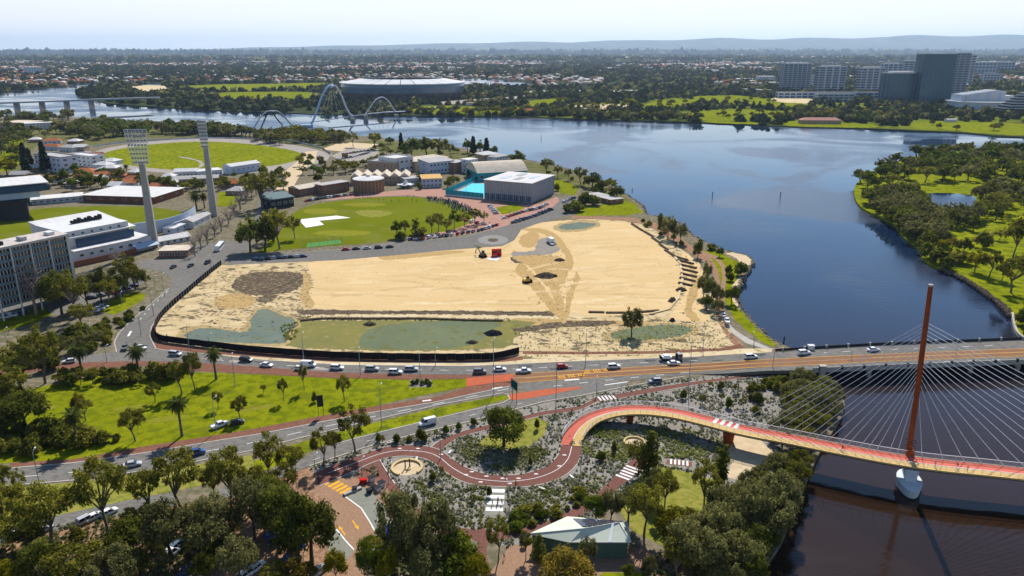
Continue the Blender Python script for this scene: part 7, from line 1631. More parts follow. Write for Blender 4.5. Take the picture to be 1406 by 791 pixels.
# site machines
def machine(u, v, rz, col, label, s=1.0, arm=True):
 p = G(u, v); t = empty('excavator' if arm else 'bulldozer', tuple(p), rz)
 for sy in (-1.1, 1.1): mb = MB(); mb.loft([[(x * s, (sy + y) * s, z * s) for x, z in ((-1.6, .1), (1.6, .1), (1.9, .5), (1.6, .9), (-1.6, .9), (-1.9, .5))] for y in (-.28, .28)]); mb.build('track', m_tyre, t)
 mb = MB(); mb.hull([(-1.6 * s, -1.1 * s, .95 * s), (1.4 * s, -1.1 * s, .95 * s), (1.4 * s, 1.1 * s, .95 * s), (-1.6 * s, 1.1 * s, .95 * s)], [(-1.5 * s, -1 * s, 2.0 * s), (1.1 * s, -1 * s, 2.0 * s), (1.1 * s, 1 * s, 2.0 * s), (-1.5 * s, 1 * s, 2.0 * s)]); mb.build('body', col, t)
 mb = MB(); mb.box(-.2 * s, 1.0 * s, -.9 * s, .1 * s, 2.0 * s, 3.1 * s); mb.build('cab', m_glassdark, t)
 if arm: mb = MB(); mb.tube([(1.2 * s, .5 * s, 1.7 * s), (3.4 * s, .5 * s, 4.0 * s), (5.2 * s, .5 * s, 2.6 * s), (5.4 * s, .5 * s, .8 * s)], [.3 * s, .26 * s, .2 * s, .3 * s], 5); mb.build('boom', col, t)
 else: mb = MB(); mb.hull([(2.1 * s, -1.6 * s, .1), (2.3 * s, -1.6 * s, .1), (2.3 * s, 1.6 * s, .1), (2.1 * s, 1.6 * s, .1)], [(2.2 * s, -1.6 * s, 1.4 * s), (2.4 * s, -1.6 * s, 1.4 * s), (2.4 * s, 1.6 * s, 1.4 * s), (2.2 * s, 1.6 * s, 1.4 * s)]); mb.build('blade', m_dark, t)
 tag(t, label, 'digger')
machine(723, 388, .4, PAINT['yellow'], 'small yellow bulldozer parked on the open sand', 1.0, False); machine(663, 353, 2.2, PAINT['black'], 'dark digger by the pale sheet beside the red site hut', 1.1)
p = G(683, 353); t = empty('site_hut', tuple(p), .2)
mb = MB(); mb.box(-4, 0, -1.6, 1.6, .3, 3.0); mb.build('lower_cabin', m_red, t); mb = MB(); mb.box(-3.8, 3.6, 1.7, 4.4, .3, 5.6); mb.build('upper_cabin', m_red, t); mb = MB(); mb.box(-3.4, -.6, -1.66, -1.58, 1.2, 2.3); mb.box(-3.2, 3.0, 1.62, 1.70, 3.6, 4.8); mb.build('window', m_glassdark, t)
t.scale = (.68,) * 3
tag(t, 'stacked bright red site cabins at the edge of the sand', 'site hut'); landmark('red site cabins', p)
sheet('plastic_sheet', [(668, 356), (676, 352), (688, 353), (682, 358)], .12, m_white)
p = G(756, 334); t = empty('site_truck', tuple(p), 1.9); mb = MB(); mb.box(-3, 2, -1.2, 1.2, .8, 3.4); mb.build('box_body', PAINT['white'], t); mb = MB(); mb.hull([(2.1, -1.1, .5), (3.8, -1.1, .5), (3.8, 1.1, .5), (2.1, 1.1, .5)], [(2.1, -1.1, 2.4), (3.2, -1.1, 2.4), (3.2, 1.1, 2.4), (2.1, 1.1, 2.4)]); mb.build('cab', PAINT['white'], t)
mb = MB(); mb.box(2.9, 3.6, -1.12, 1.12, 1.5, 2.2); mb.build('window_glass', m_glassdark, t)
for sx in (-2, 2.7): link('wheel', car_mesh('ute')['wheel'], t, (sx, 0, .45)).scale = (1.15, 8.4, 1.15)
tag(t, 'white box truck on the gravel pad of the sand site', 'truck')
CAR(760, 336, 764, 334, 'ute', 'white', 'white ute beside the box truck on the gravel pad', 'site vehicles')
# spoil heaps and ditches on the site
def heap(u, v, wpx, hm, mat, label, name='soil_heap', seed=0):
 p = G(u, v); R_ = wpx / 2 * scale_at(v); r = random.Random(seed + u); mb = MB(); n_ = 18; rings = []
 for f, z in ((1, -.1), (.8, .35), (.5, .8), (.2, 1.0)):
  rings.append([((R_ * f * (1 + .25 * r.uniform(-1, 1))) * math.cos(2 * PI * q / n_), R_ * .7 * f * (1 + .25 * r.uniform(-1, 1)) * math.sin(2 * PI * q / n_), hm * z * (1 + .2 * r.uniform(-1, 1))) for q in range(n_)])
 mb.loft(rings); o = mb.build(name, mat, None, tuple(p)); tag(o, label, 'heap'); return o
heap(750, 380, 32, 2.0, m_mudbrown, 'broad dark soil heap on the sand between the tyre tracks'); heap(677, 459, 26, 1.6, m_dark, 'dark heap of timber and rubble at the pond edge', 'rubble_heap'); heap(648, 471, 18, 1.0, m_mudbrown, 'low brown rubble heap near the black hoarding', 'rubble_heap'); heap(508, 446, 20, 1.2, m_mudbrown, 'brown rubble heap on the dyke between mud and pond', 'rubble_heap'); heap(923, 414, 14, 1.8, m_mudbrown, 'dark soil heap at the end of the ditches'); heap(935, 399, 16, 1.5, m_mudbrown, 'dark soil heap among the ditches'); heap(923, 441, 10, 1.3, m_dark, 'small black heap at the puddle edge'); heap(768, 358, 16, 1.2, m_mudbrown, 'small brown heap beside the gravel pad'); heap(658, 340, 10, 1.2, m_sandpale, 'small pale sand heap beside the red site cabins'); heap(655, 337, 14, .6, m_mulch, 'grey gravel heap by the street kerb'); heap(865, 432, 10, .9, m_mudbrown, 'tiny brown heap on the dirt bank')
for i, (u, v, u2, v2) in enumerate([(868, 308, 882, 317), (884, 318, 898, 326), (896, 327, 908, 335), (906, 336, 918, 344), (914, 344, 926, 352), (924, 352, 944, 358), (930, 358, 952, 363), (934, 364, 956, 369), (936, 370, 957, 375), (935, 376, 956, 381), (934, 382, 954, 387), (932, 389, 950, 393)]):
 A, B = G(u, v), G(u2, v2); pts = [tuple(A.lerp(B, s)) for s in (0, .33, .66, 1)]
 mb = MB(); Lf, Rt = ribbon_pts(pts, 2.4); Lf2, Rt2 = ribbon_pts(pts, .8)
 mb.loft([[(Rt[k].x, Rt[k].y, .03), (Rt2[k].x, Rt2[k].y, .9), (Lf2[k].x, Lf2[k].y, .8), (Lf[k].x, Lf[k].y, .03)] for k in range(4)]); tag(mb.build('earth_ridge', m_mudbrown), kind='structure')
for px in ([(760, 384), (770, 400), (774, 418), (778, 432), (776, 444), (768, 440), (764, 420), (756, 400)], [(792, 372), (786, 390), (778, 405), (776, 425), (780, 436), (784, 420), (788, 402), (796, 385)], [(715, 315), (735, 313), (758, 318), (772, 330), (784, 348), (788, 365), (780, 372), (776, 352), (764, 336), (748, 322), (728, 318)]): sheet('tyre_track', px, .042, m_churn, 2)
mb = MB(); kerb_bar(mb, [tuple(G(*p)) for p in [(893, 322), (915, 340), (934, 362), (937, 385), (931, 410), (919, 425), (892, 432)]], 1.0, 0, .5); tag(mb.build('sand_bund', m_sandpale), kind='structure')
for px in ([(808, 429), (830, 429.5)], [(832, 430), (868, 430)], [(880, 429), (905, 427)], [(690, 441), (640, 440), (580, 438), (500, 438), (440, 438), (412, 441)]):
 mb = MB(); kerb_bar(mb, [tuple(G(*p)) for p in px], 1.2, 0, .6); tag(mb.build('earth_ridge', m_mudbrown), kind='structure')

# ---- street lamps
LP = {}
def lamp_post(u, vb, vt, arm=1.8, rz=None, label=None):
 p = G(u, vb); h = height(vb, vt); t = empty('street_lamp', tuple(p), rz if rz is not None else random.uniform(-.3, .3) + (PI / 2))
 k = 1 + vb * 0; mb = MB(); mb.tube([(0, 0, 0), (0, 0, h * .95), (arm * .35, 0, h), (arm, 0, h)], [.13, .09, .06, .05], 6); mb.build('pole', m_steelgrey, t)
 mb = MB(); mb.hull([(arm - .1, -.16, h - .06), (arm + .6, -.16, h - .06), (arm + .6, .16, h - .06), (arm - .1, .16, h - .06)], [(arm - .1, -.1, h + .08), (arm + .5, -.1, h + .08), (arm + .5, .1, h + .08), (arm - .1, .1, h + .08)]); mb.build('lamp_head', m_steelwhite, t)
 mb = MB(); mb.lathe([(.22, 0), (.22, .18), (.14, .2)], 8); mb.build('base', m_concrete, t)
 if label: tag(t, label, 'street lamp', 'street lamps')
 else: later(t, 'tall grey street lamp', 'street lamp', 'street lamps')
for a in [(123, 474, 446), (147, 497, 476), (194, 461, 431), (211, 434, 402), (226, 407, 376), (260, 479, 446), (287, 474, 460), (323, 531, 488), (417, 494, 459), (495, 516, 480), (598, 502, 480), (678, 541, 467), (577, 522, 486), (524, 586, 530), (804, 501, 455), (945, 537, 465), (965, 481, 455), (1330 / 4 + 0, 0, 0)][:-1]: lamp_post(*a)
for a in [(763, 568, 495), (819, 543, 520), (434, 662, 627), (497, 659, 632), (534, 664, 640), (605, 630, 596), (797, 655, 612), (904, 576, 545), (699, 715, 664), (1035, 474, 458), (1167, 505, 481), (1310, 500, 474), (54, 664, 620), (297, 593, 548), (10, 474, 452), (1060, 512, 482), (290, 371, 352), (213, 398, 380), (168, 420, 402), (600, 328, 312), (640, 322, 306), (700, 300, 286), (740, 262, 240), (640, 262, 228), (625, 265, 228), (470, 245, 232)]: lamp_post(*a)
# river marker posts
for u, v, vt, lb in ((978, 272, 264, 'thin dark marker pile standing in the open river nearer the sand'), (1071, 274, 264, 'dark marker pile in the river, nearer the island'), (1076, 472, 462, 'short marker pile just off the road bridge'), (743, 191, 186, 'tiny marker pile in the far river reach'), (868, 262, 259, 'round red buoy in the mid river')):
 p = G(u, v, WATER_Z); h = max(1.2, height(v, vt, WATER_Z)); t = empty('river_marker', tuple(p)); mb = MB(); mb.tube([(0, 0, -2), (0, 0, h)], .25, 7); mb.build('pile', m_dark, t); mb = MB(); mb.hull([(-.4, -.05, h * .75), (.4, -.05, h * .75), (.4, .05, h * .75), (-.4, .05, h * .75)], [(-.4, -.05, h), (.4, -.05, h), (.4, .05, h), (-.4, .05, h)]); mb.build('topmark', m_steelgrey, t); tag(t, lb, 'marker')
# ---- people
def person_mesh(pose):
 mb = MB()
 step = .28 if pose == 'walk' else .09
 V_ = [(0, 0, .95), (0, 0, 1.2), (0, 0, 1.42), (0, 0, 1.52), (.02, 0, 1.66), (.03, 0, 1.76), (.02, .09, .9), (step * .4, .1, .5), (step, .1, .07), (step + .14, .1, .04), (-.02, -.09, .9), (-step * .2, -.1, .5), (-step, -.1, .09), (-step + .14, -.1, .04), (0, .2, 1.4), (-step * .5, .25, 1.13), (-step * .5 + .1, .25, .88), (0, -.2, 1.4), (step * .5, -.25, 1.13), (step * .5 + .1, -.25, .88)]
 E_ = [(0, 1), (1, 2), (2, 3), (3, 4), (4, 5), (0, 6), (6, 7), (7, 8), (8, 9), (0, 10), (10, 11), (11, 12), (12, 13), (2, 14), (14, 15), (15, 16), (2, 17), (17, 18), (18, 19)]
 rad = [.14, .14, .15, .06, .1, .08, .09, .065, .045, .04, .09, .065, .045, .04, .07, .05, .04, .07, .05, .04]
 me = bpy.data.meshes.new('person_skeleton'); me.from_pydata(V_, E_, []); o = bpy.data.objects.new('person_skeleton', me); COL.objects.link(o)
 o.modifiers.new('Skin', 'SKIN'); o.modifiers.new('Subsurf', 'SUBSURF').levels = 1
 for i, r in enumerate(rad): o.data.skin_vertices[0].data[i].radius = (r, r * (1.25 if i in (1, 2) else 1))
 o.data.skin_vertices[0].data[0].use_root = True
 dg = bpy.context.evaluated_depsgraph_get(); ev = o.evaluated_get(dg); m2 = bpy.data.meshes.new_from_object(ev); bpy.data.objects.remove(o)
 return m2
m_skin = M('skin', (.42, .25, .17)); m_hair = M('hair', (.03, .02, .015))
PM = {}
def person(x, y, z, rz, top=(.3, .3, .3), leg=(.04, .04, .06), pose='walk', label=None, group=None, phrase=None, s=1.0):
 k = (top, leg, pose)
 if pose not in PM: PM[pose] = person_mesh(pose)
 if k not in PM:
  m2 = PM[pose].copy(); m2.materials.clear()
  for mm in (M('cloth_%g_%g_%g' % top, top), M('cloth_%g_%g_%g' % leg, leg), m_skin, m_hair): m2.materials.append(mm)
  for f in m2.polygons:
   c = f.center; f.material_index = 3 if c.z > 1.7 else 2 if c.z > 1.48 or (c.z < .98 and abs(c.y) > .19) else 0 if c.z > .93 else 1
  PM[k] = m2
 o = link('person', PM[k], None, (x, y, z), rz); o.scale = (s, s, s)
 if label: tag(o, label, 'person', group)
 else: later(o, phrase or 'small standing figure', 'person', group)
 return o
def PER(u, v, top, leg, label=None, z=0.06, rz=0, **k): p = G(u, v, z); return person(p.x, p.y, z, rz, top, leg, label=label, **k)
def bicycle(x, y, z, rz, label):
 t = empty('bicycle', (x, y, z), rz)
 wm = MB(); n_ = 14; wm.loft([[(.33 * math.cos(2 * PI * q / n_) * f, w_, .33 * math.sin(2 * PI * q / n_) * f) for f, w_ in ((1, -.02), (1, .02), (.88, .02), (.88, -.02))] for q in range(n_ + 1)], 0, False); wme = wm.mesh('wheel', m_tyre)
 for sx in (-.52, .52): link('wheel', wme, t, (sx, 0, .33))
 mb = MB()
 for a_, b_ in (((-.52, 0, .33), (-.1, 0, .33)), ((-.52, 0, .33), (-.2, 0, .85)), ((-.1, 0, .33), (.42, 0, .85)), ((-.2, 0, .8), (.42, 0, .85)), ((-.1, 0, .33), (-.22, 0, .92)), ((.52, 0, .33), (.4, 0, .98))): mb.tube([a_, b_], .022, 5)
 mb.build('frame', m_red, t); mb = MB(); mb.tube([(.4, -.28, .98), (.4, .28, .98)], .02, 5); mb.build('handlebar', m_dark, t); mb = MB(); mb.box(-.36, -.12, -.06, .06, .9, .95); mb.build('saddle', m_dark, t)
 tag(t, label, 'bicycle')
for u, v, top, leg, lb in [(786, 568, (.03, .03, .04), (.03, .03, .05), 'cyclist in dark clothes on the path below the road'), (709, 668, (.10, .16, .05), (.05, .04, .04), 'cyclist in green top on the wide curve of the path')]:
 p = G(u, v, .07); bicycle(p.x, p.y, .07, .3, 'bicycle ridden by the ' + lb); person(p.x - .15, p.y, .1, .3, top, leg, 'walk', lb)
PER(676, 694, (.05, .05, .06), (.45, .05, .04), 'person in red trousers on the zebra crossing'); PER(683, 694, (.35, .06, .05), (.06, .05, .06), 'person in red top on the zebra crossing'); PER(689, 693, (.06, .10, .22), (.05, .05, .06), 'person in blue top at the edge of the zebra crossing')
PER(692, 768, (.4, .06, .05), (.05, .05, .06), 'person in red top by the clubhouse path')
i = int(np.argmin((DK[:, 0] - G(1283, 640, 5.7).x) ** 2 + (DK[:, 1] - G(1283, 640, 5.7).y) ** 2)); person(*dk(i, -1.2, .1), .2, (.45, .45, .47), (.10, .10, .12), 'walk', 'person in grey walking on the cream lane near the mast')
i = int(np.argmin((DK[:, 0] - G(1311, 643, 5.7).x) ** 2 + (DK[:, 1] - G(1311, 643, 5.7).y) ** 2)); person(*dk(i, -.9, .1), 3.2, (.10, .16, .25), (.5, .5, .5), 'walk', 'person in blue walking on the cream lane right of the mast'); person(*dk(i + 2, -1.9, .1), 3.2, (.5, .4, .3), (.10, .10, .12), 'stand', 'person in tan top leaning by the rail right of the mast')
i = int(np.argmin((DK[:, 0] - G(1155, 620, 5.2).x) ** 2 + (DK[:, 1] - G(1155, 620, 5.2).y) ** 2)); bicycle(*dk(i, -1.0, .1), .1, 'bicycle on the bridge deck left of the mast'); q = dk(i, -1.0, .14); person(q[0] - .15, q[1], q[2], .1, (.04, .04, .05), (.05, .05, .06), 'walk', 'cyclist in black on the bridge deck left of the mast')
for u, v in [(490, 274), (494, 273), (498, 272), (501, 274), (505, 273), (508, 272), (511, 274), (520, 276), (527, 275), (538, 277), (547, 277), (566, 276), (566, 279), (572, 278), (560, 271), (568, 271)]: PER(u, v, random.choice([(.05, .05, .07), (.4, .4, .42), (.06, .09, .2)]), (.04, .04, .06), None, rz=random.uniform(0, 6), group='people on the school oval', phrase='small figure standing on the grass')
for u, v in [(770, 260), (774, 266), (752, 290), (748, 288), (684, 690), (660, 316), (672, 308)]: PER(u, v, random.choice([(.05, .05, .07), (.4, .1, .08)]), (.04, .04, .06), None, rz=random.uniform(0, 6), group='people by the school street', phrase='small figure walking on paving')
# the assembled pupils: one mass
base = person_mesh('stand'); bv = np.array([v.co[:] for v in base.vertices]); dec = [tuple(p.vertices) for p in base.polygons if len(p.vertices) == 4]
mbv, mbf, mbi = [], [], []
cp = px2(smooth([(584, 273), (600, 272), (622, 276), (642, 284), (650, 291), (640, 294), (626, 290), (608, 282), (590, 278)], 3)); CA = np.array([p[:2] for p in cp]); k = 0
# light figures: head, torso, legs as one tapering loft
cm_ = MB()
for _ in range(900):
 x, y = random.uniform(CA[:, 0].min(), CA[:, 0].max()), random.uniform(CA[:, 1].min(), CA[:, 1].max())
 if not inside(np.array([x]), np.array([y]), CA)[0]: continue
 if k > 330: break
 k += 1; a_ = random.uniform(0, PI); ca, sa = math.cos(a_), math.sin(a_); s = random.uniform(.9, 1.1); mi = random.choice((0, 0, 0, 1, 2))
 ring = lambda z, wx, wy: [(x + (ca * px_ * wx - sa * py_ * wy) * s, y + (sa * px_ * wx + ca * py_ * wy) * s, z * s + .05) for px_, py_ in ((1, 1), (-1, 1), (-1, -1), (1, -1))]
 cm_.loft([ring(0, .14, .10), ring(.9, .2, .13), ring(1.42, .23, .13), ring(1.5, .07, .07)], mi); cm_.loft([ring(1.5, .07, .08), ring(1.62, .1, .11), ring(1.75, .07, .08)], 3)
tag(cm_.build('crowd', [M('uniform_navy', (.02, .025, .07)), M('uniform_grey', (.2, .2, .23)), M('uniform_white', (.6, .6, .6)), m_hair]), 'crowd of pupils in navy uniforms massed on the oval edge', 'crowd', None, 'stuff')
# blue domes, tarpaulins and bits in the shady bush
def canopy(u, v, wpx, col, label, hgt=2.6):
 p = G(u, v); w_ = wpx / 2 * scale_at(v); t = empty('canopy_tent', tuple(p), .5); mb = MB()
 mb.loft([[(w_ * f * math.cos(q * PI / 4), w_ * f * math.sin(q * PI / 4), hgt - d_) for q in range(8)] for f, d_ in ((1, .75), (.8, .3), (.45, .08), (.02, 0))]); mb.build('canopy', col, t)
 for q in range(4): mb = MB(); mb.tube([(w_ * .9 * math.cos(q * PI / 2), w_ * .9 * math.sin(q * PI / 2), 0), (w_ * .9 * math.cos(q * PI / 2), w_ * .9 * math.sin(q * PI / 2), hgt - .62)], .06, 5); mb.build('pole', m_steelwhite, t)
 tag(t, label, 'canopy')
m_bluefab = M('blue_fabric', (.015, .045, .42), (.012, .035, .34), 1.0)
canopy(534, 738, 22, m_bluefab, 'deep blue canopy at the end of the brick car park'); canopy(377, 746, 18, m_bluefab, 'blue canopy in the bush, lower of the two beside the brick car park'); canopy(390, 728, 14, m_bluefab, 'blue canopy in the bush, upper of the two beside the brick car park'); canopy(408, 760, 24, m_bluefab, 'large shaded blue canopy beneath the dense trees'); canopy(720, 748, 10, m_bluefab, 'small blue canopy at the corner of the green clubhouse')
p = G(37, 786); 
canopy(38, 786, 16, M('teal_tarp', (.02, .22, .28)), 'teal canopy deep in the lower left bush'); canopy(167, 757, 9, M('pale_blue_tarp', (.25, .45, .6)), 'pale blue canopy beside the red dirt track', 2.0); canopy(169, 762, 8, PAINT['orange'], 'orange canopy beside the red dirt track', 1.4)
# bins, rubbish and benches by the car park
def skip_bin(u, v, s, mat, label, nm='bin'):
 p = G(u, v); t = empty(nm, tuple(p), random.uniform(0, 1)); mb = MB(); mb.hull([(-.5 * s, -.5 * s, 0), (.5 * s, -.5 * s, 0), (.5 * s, .5 * s, 0), (-.5 * s, .5 * s, 0)], [(-.62 * s, -.6 * s, 1.1 * s), (.62 * s, -.6 * s, 1.1 * s), (.62 * s, .6 * s, 1.1 * s), (-.62 * s, .6 * s, 1.1 * s)]); mb.build('bin_body', mat, t); mb = MB(); mb.box(-.66 * s, .66 * s, -.64 * s, .64 * s, 1.1 * s, 1.2 * s); mb.build('lid', m_dark, t); tag(t, label, 'bin')
p = G(499, 664); t = empty('kiosk_trailer', tuple(p), .2); mb = MB(); mb.box(-1.5, 1.5, -.8, .8, .35, 2.0); mb.build('body', m_red, t); mb = MB(); mb.box(-1.6, 1.6, -.9, .9, 2.0, 2.12); mb.build('roof', m_red, t)
for sx in (-.8, .8): link('wheel', car_mesh('hatch')['wheel'], t, (sx, 0, .33)).scale = (1, 6, 1)
t.scale = (.62,) * 3
tag(t, 'small bright red trailer at the corner of the brick car park', 'trailer')
skip_bin(510, 661, 1.2, m_render, 'white bin next to the red trailer'); skip_bin(512, 671, 1.0, m_glassblue, 'dark blue bin in the clutter below the red trailer'); skip_bin(519, 674, 1.1, m_render, 'white crate in the clutter below the red trailer', 'crate'); skip_bin(524, 668, 1.2, m_render, 'white crate nearest the path bend below the red trailer', 'crate'); skip_bin(507, 677, 1.0, m_dark, 'black bin in the clutter below the red trailer'); skip_bin(487, 674, .9, m_greenwall, 'dark green bin on the low wall by the car park')
A, B = G(472, 681), G(496, 671); mb = MB(); kerb_bar(mb, [tuple(A), tuple(B)], .9, 0, .6); tag(mb.build('low_wall', m_concrete), 'low pale wall between the hatched marking and the grey bays', 'wall')
for u, v in ((572, 631), (603, 648), (785, 656), (536, 609), (744, 672), (618, 622)): p = G(u, v); mb = MB(); mb.box(-.9, .9, -.3, .3, .0, .45); o = mb.build('stone_bench', m_render, None, tuple(p), random.uniform(0, 3)); later(o, 'short white stone bench', 'bench', 'stone benches along the cycle path')
# ================================================================== GARDEN PLANTING, FAR WOODS, SUBURBS, HILLS
def scatter(poly_w, n, r, avoid=()):
 A = np.array([(p[0], p[1]) for p in poly_w]); lo, hi = A.min(0), A.max(0)
 X = r.uniform(lo[0], hi[0], n); Y = r.uniform(lo[1], hi[1], n); k = inside(X, Y, A)
 for q in avoid: k &= ~inside(X, Y, q)
 return X[k], Y[k]
def tufts(name, poly_w, n, size, mat, seed, avoid, label=None, hf=(.4, 1.0), leaves=12, smin=.5):
 r = np.random.default_rng(seed); X, Y = scatter(poly_w, n, r, avoid)
 if name == 'groundcover':      # planted in drifts
  g = np.sin(X * .42 + seed * 1.7 + 1.4 * np.sin(Y * .23)) + np.sin(Y * .5 + seed + 1.2 * np.sin(X * .31)); k = r.random(len(X)) < np.clip(.62 + .42 * g, .16, 1); X, Y = X[k], Y[k]
 m = len(X); d = r.normal(size=(m * leaves, 3)); d[:, 2] = np.abs(d[:, 2]); d /= np.linalg.norm(d, axis=1)[:, None]
 s = np.repeat(size * r.uniform(smin, 1.3, m), leaves) * np.repeat(np.where(r.random(m) < .12, 1.7, 1), leaves)
 P = np.c_[np.repeat(X, leaves), np.repeat(Y, leaves), np.zeros(m * leaves)] + d * s[:, None] * np.array([.6, .6, hf[1]]) * r.uniform(.5, 1, m * leaves)[:, None]
 nn = d + r.normal(size=d.shape) * .5 + np.array([0, 0, .9]); nn /= np.linalg.norm(nn, axis=1)[:, None]
 V, Fc = quads_at(P, nn, .42 * size, r, 1.8)
 o = link(name, mesh_np(name, V, Fc, mat)); tag(o, label, None, None, 'stuff'); return o
av = PATHW + [px2([(668, 668), (695, 668), (693, 712), (664, 712)]), px2([(910, 628), (954, 632), (954, 644), (908, 640)]), px2([(995, 596), (1045, 598), (1066, 622), (1044, 642), (1014, 662), (992, 656), (1000, 636)]), px2([(862, 668), (900, 640), (945, 648), (985, 660), (1000, 690)]), px2([(655, 610), (680, 588), (705, 574), (735, 570), (752, 580), (748, 598), (725, 614), (690, 618)]), px2([(858, 604), (871, 600), (886, 606), (884, 614), (870, 617), (858, 612)]), px2(smooth([(536, 640), (540, 630), (560, 626), (582, 636), (582, 650), (560, 657), (540, 652)], 3))]
m_greyplant = leafmat('grey_green_plants', (.19, .195, .115), (.36, .365, .24), .4, .4)
m_limeplant = leafmat('lime_plants', (.12, .135, .03), (.30, .31, .07), .4, .4)
m_darkplant = leafmat('dark_plants', (.06, .075, .025), (.16, .17, .06), .35, .4)
tufts('groundcover', GARDEN_W, 19000, .7, m_greyplant, 1, av, 'grey green groundcover plants in the gravel garden')
tufts('groundcover', GARDEN_W, 3000, .7, m_darkplant, 2, av, 'dark groundcover plants in the gravel garden')
tufts('groundcover', px2([(620, 650), (700, 670), (800, 650), (870, 670), (760, 720), (690, 745), (620, 715), (560, 660), (590, 645)]), 3600, .65, m_limeplant, 3, av, 'lime green plants in the gravel garden')
tufts('groundcover', px2([(640, 600), (720, 610), (760, 620), (740, 640), (690, 648), (640, 632), (616, 612)]), 1900, .65, m_limeplant, 4, av, 'lime green plants round the dark tree')
tufts('groundcover', px2([(800, 590), (940, 588), (1000, 610), (990, 650), (880, 640), (800, 625)]), 3200, .65, m_limeplant, 5, av, 'lime green plants under the bridge curve')
# stones
r = np.random.default_rng(9); X, Y = scatter(GARDEN_W, 1600, r, av); m = len(X)
oc = np.array([(1, 0, 0), (0, 1, 0), (-1, 0, 0), (0, -1, 0), (0, 0, 1.0)]); of = np.array([(0, 1, 4), (1, 2, 4), (2, 3, 4), (3, 0, 4)])
s = r.uniform(.12, .4, (m, 1, 1)); V = oc[None] * s * r.uniform(.6, 1.3, (m, 5, 1)) + np.c_[X, Y, np.zeros(m)][:, None]
tag(link('garden_stones', mesh_np('garden_stones', V.reshape(-1, 3), (of[None] + (np.arange(m) * 5)[:, None, None]).reshape(-1, 3), M('pale_stone', (.30, .275, .25), island=.4))), 'pale stones strewn through the gravel garden', None, None, 'stuff')
# shrubs in the garden, countable
for u, v, vt, w in [(525, 612, 598, 8), (545, 608, 596, 10), (562, 606, 598, 9), (577, 604, 588, 11), (582, 606, 592, 10), (520, 607, 595, 9), (600, 600, 590, 9), (612, 596, 584, 9), (630, 590, 580, 8), (650, 584, 574, 8), (737, 590, 575, 7), (728, 640, 626, 6), (825, 632, 620, 14), (843, 622, 606, 9), (938, 548, 536, 9), (964, 556, 542, 10), (990, 552, 540, 9), (1000, 560, 546, 10), (1010, 540, 528, 9), (990, 535, 524, 8), (975, 532, 524, 8), (1020, 560, 545, 12), (1040, 552, 538, 12), (594, 662, 648, 9), (606, 655, 640, 8), (650, 690, 680, 10), (672, 682, 668, 8)]: T(u, v, vt, w, random.choice(['green_shrub', 'olive_shrub', 'gum']))
for u, v in ((567, 528), (573, 526), (580, 528), (586, 526), (590, 529)): T(u, v, v - 6, 7, 'green_shrub')
fill([(704, 712), (770, 690), (800, 680), (790, 700), (740, 722), (706, 730)], 16, 1.2, 2.6, ['green_shrub', 'olive_shrub'], 'shrubs beside the clubhouse path', .7, 1.3)
fill([(1010, 530), (1070, 522), (1090, 540), (1070, 570), (1040, 575), (1020, 555)], 14, 1.5, 3.5, ['olive_shrub', 'green_shrub', 'shrub'], 'shrubs on the bank below the road', .7, 1.2)
# grass tufts on lawns near the camera
m_tuft = leafmat('grass_blades', (.10, .16, .012), (.20, .27, .025), .35, .4)
tufts('grass', px2(PARK), 9000, .22, m_tuft, 21, (), 'short green grass of the park lawn', leaves=6)
tufts('grass', px2(MEDIAN), 5000, .22, m_tuft, 22, (), 'short green grass of the median', leaves=6)
tufts('undergrowth', px2([(-60, 760), (40, 730), (180, 704), (300, 694), (300, 760), (220, 830), (-60, 830)]), 2600, .8, m_darkplant, 23, (), 'low dark undergrowth of the shady bush')
tufts('undergrowth', px2([(880, 780), (960, 720), (1000, 690), (1040, 650), (1090, 650), (1040, 760), (1030, 820), (880, 820)]), 2600, .8, m_darkplant, 24, (), 'low dark undergrowth of the river bank')
tufts('undergrowth', px2([(500, 740), (640, 740), (660, 820), (500, 820)]), 1400, .8, m_darkplant, 25, (), 'low dark undergrowth beside the car park')
m_churn2 = M('turned_soil', (.20, .15, .09), (.27, .21, .12), .5)
# clods, weeds and rubble strewn over the building site
def clods(poly, n, s0, s1, mat, seed, label):
 r = np.random.default_rng(seed); X, Y = scatter(px2(poly), n, r); m = len(X)
 if not m: return
 s = r.uniform(s0, s1, (m, 1, 1)) ** 1.0; V = oc[None] * s * np.array([1.6, 1.3, .5]) * r.uniform(.6, 1.4, (m, 5, 1)) + np.c_[X, Y, np.full(m, .03)][:, None]
 tag(link('soil_clods', mesh_np('soil_clods', V.reshape(-1, 3), (of[None] + (np.arange(m) * 5)[:, None, None]).reshape(-1, 3), mat)), label, None, None, 'stuff')
clods([(300, 372), (420, 366), (430, 390), (422, 425), (400, 440), (340, 432), (270, 436), (262, 420)], 1300, .12, .6, m_churn2, 61, 'dark clods strewn round the soil patch')
clods([(230, 440), (300, 420), (340, 440), (410, 440), (405, 430), (440, 424), (440, 440), (400, 470), (260, 470)], 250, .15, .5, m_mudbrown, 62, 'dark clods along the pond margin')
clods([(690, 440), (770, 436), (900, 436), (1000, 455), (1004, 476), (900, 486), (720, 486), (700, 470)], 420, .12, .5, m_churn2, 63, 'dark clods along the southern edge of the site')
clods([(700, 345), (772, 345), (790, 380), (778, 440), (740, 430), (700, 380)], 300, .12, .5, m_churn2, 64, 'dark clods along the dirt track')
clods([(440, 360), (700, 336), (860, 310), (930, 366), (925, 420), (600, 424), (440, 420)], 900, .1, .4, m_churn, 65, 'small sand clods on the open pads')
clods([(890, 318), (940, 345), (965, 370), (962, 420), (930, 438), (926, 400), (936, 372)], 450, .15, .6, m_churn2, 66, 'dark clods between the ditches')
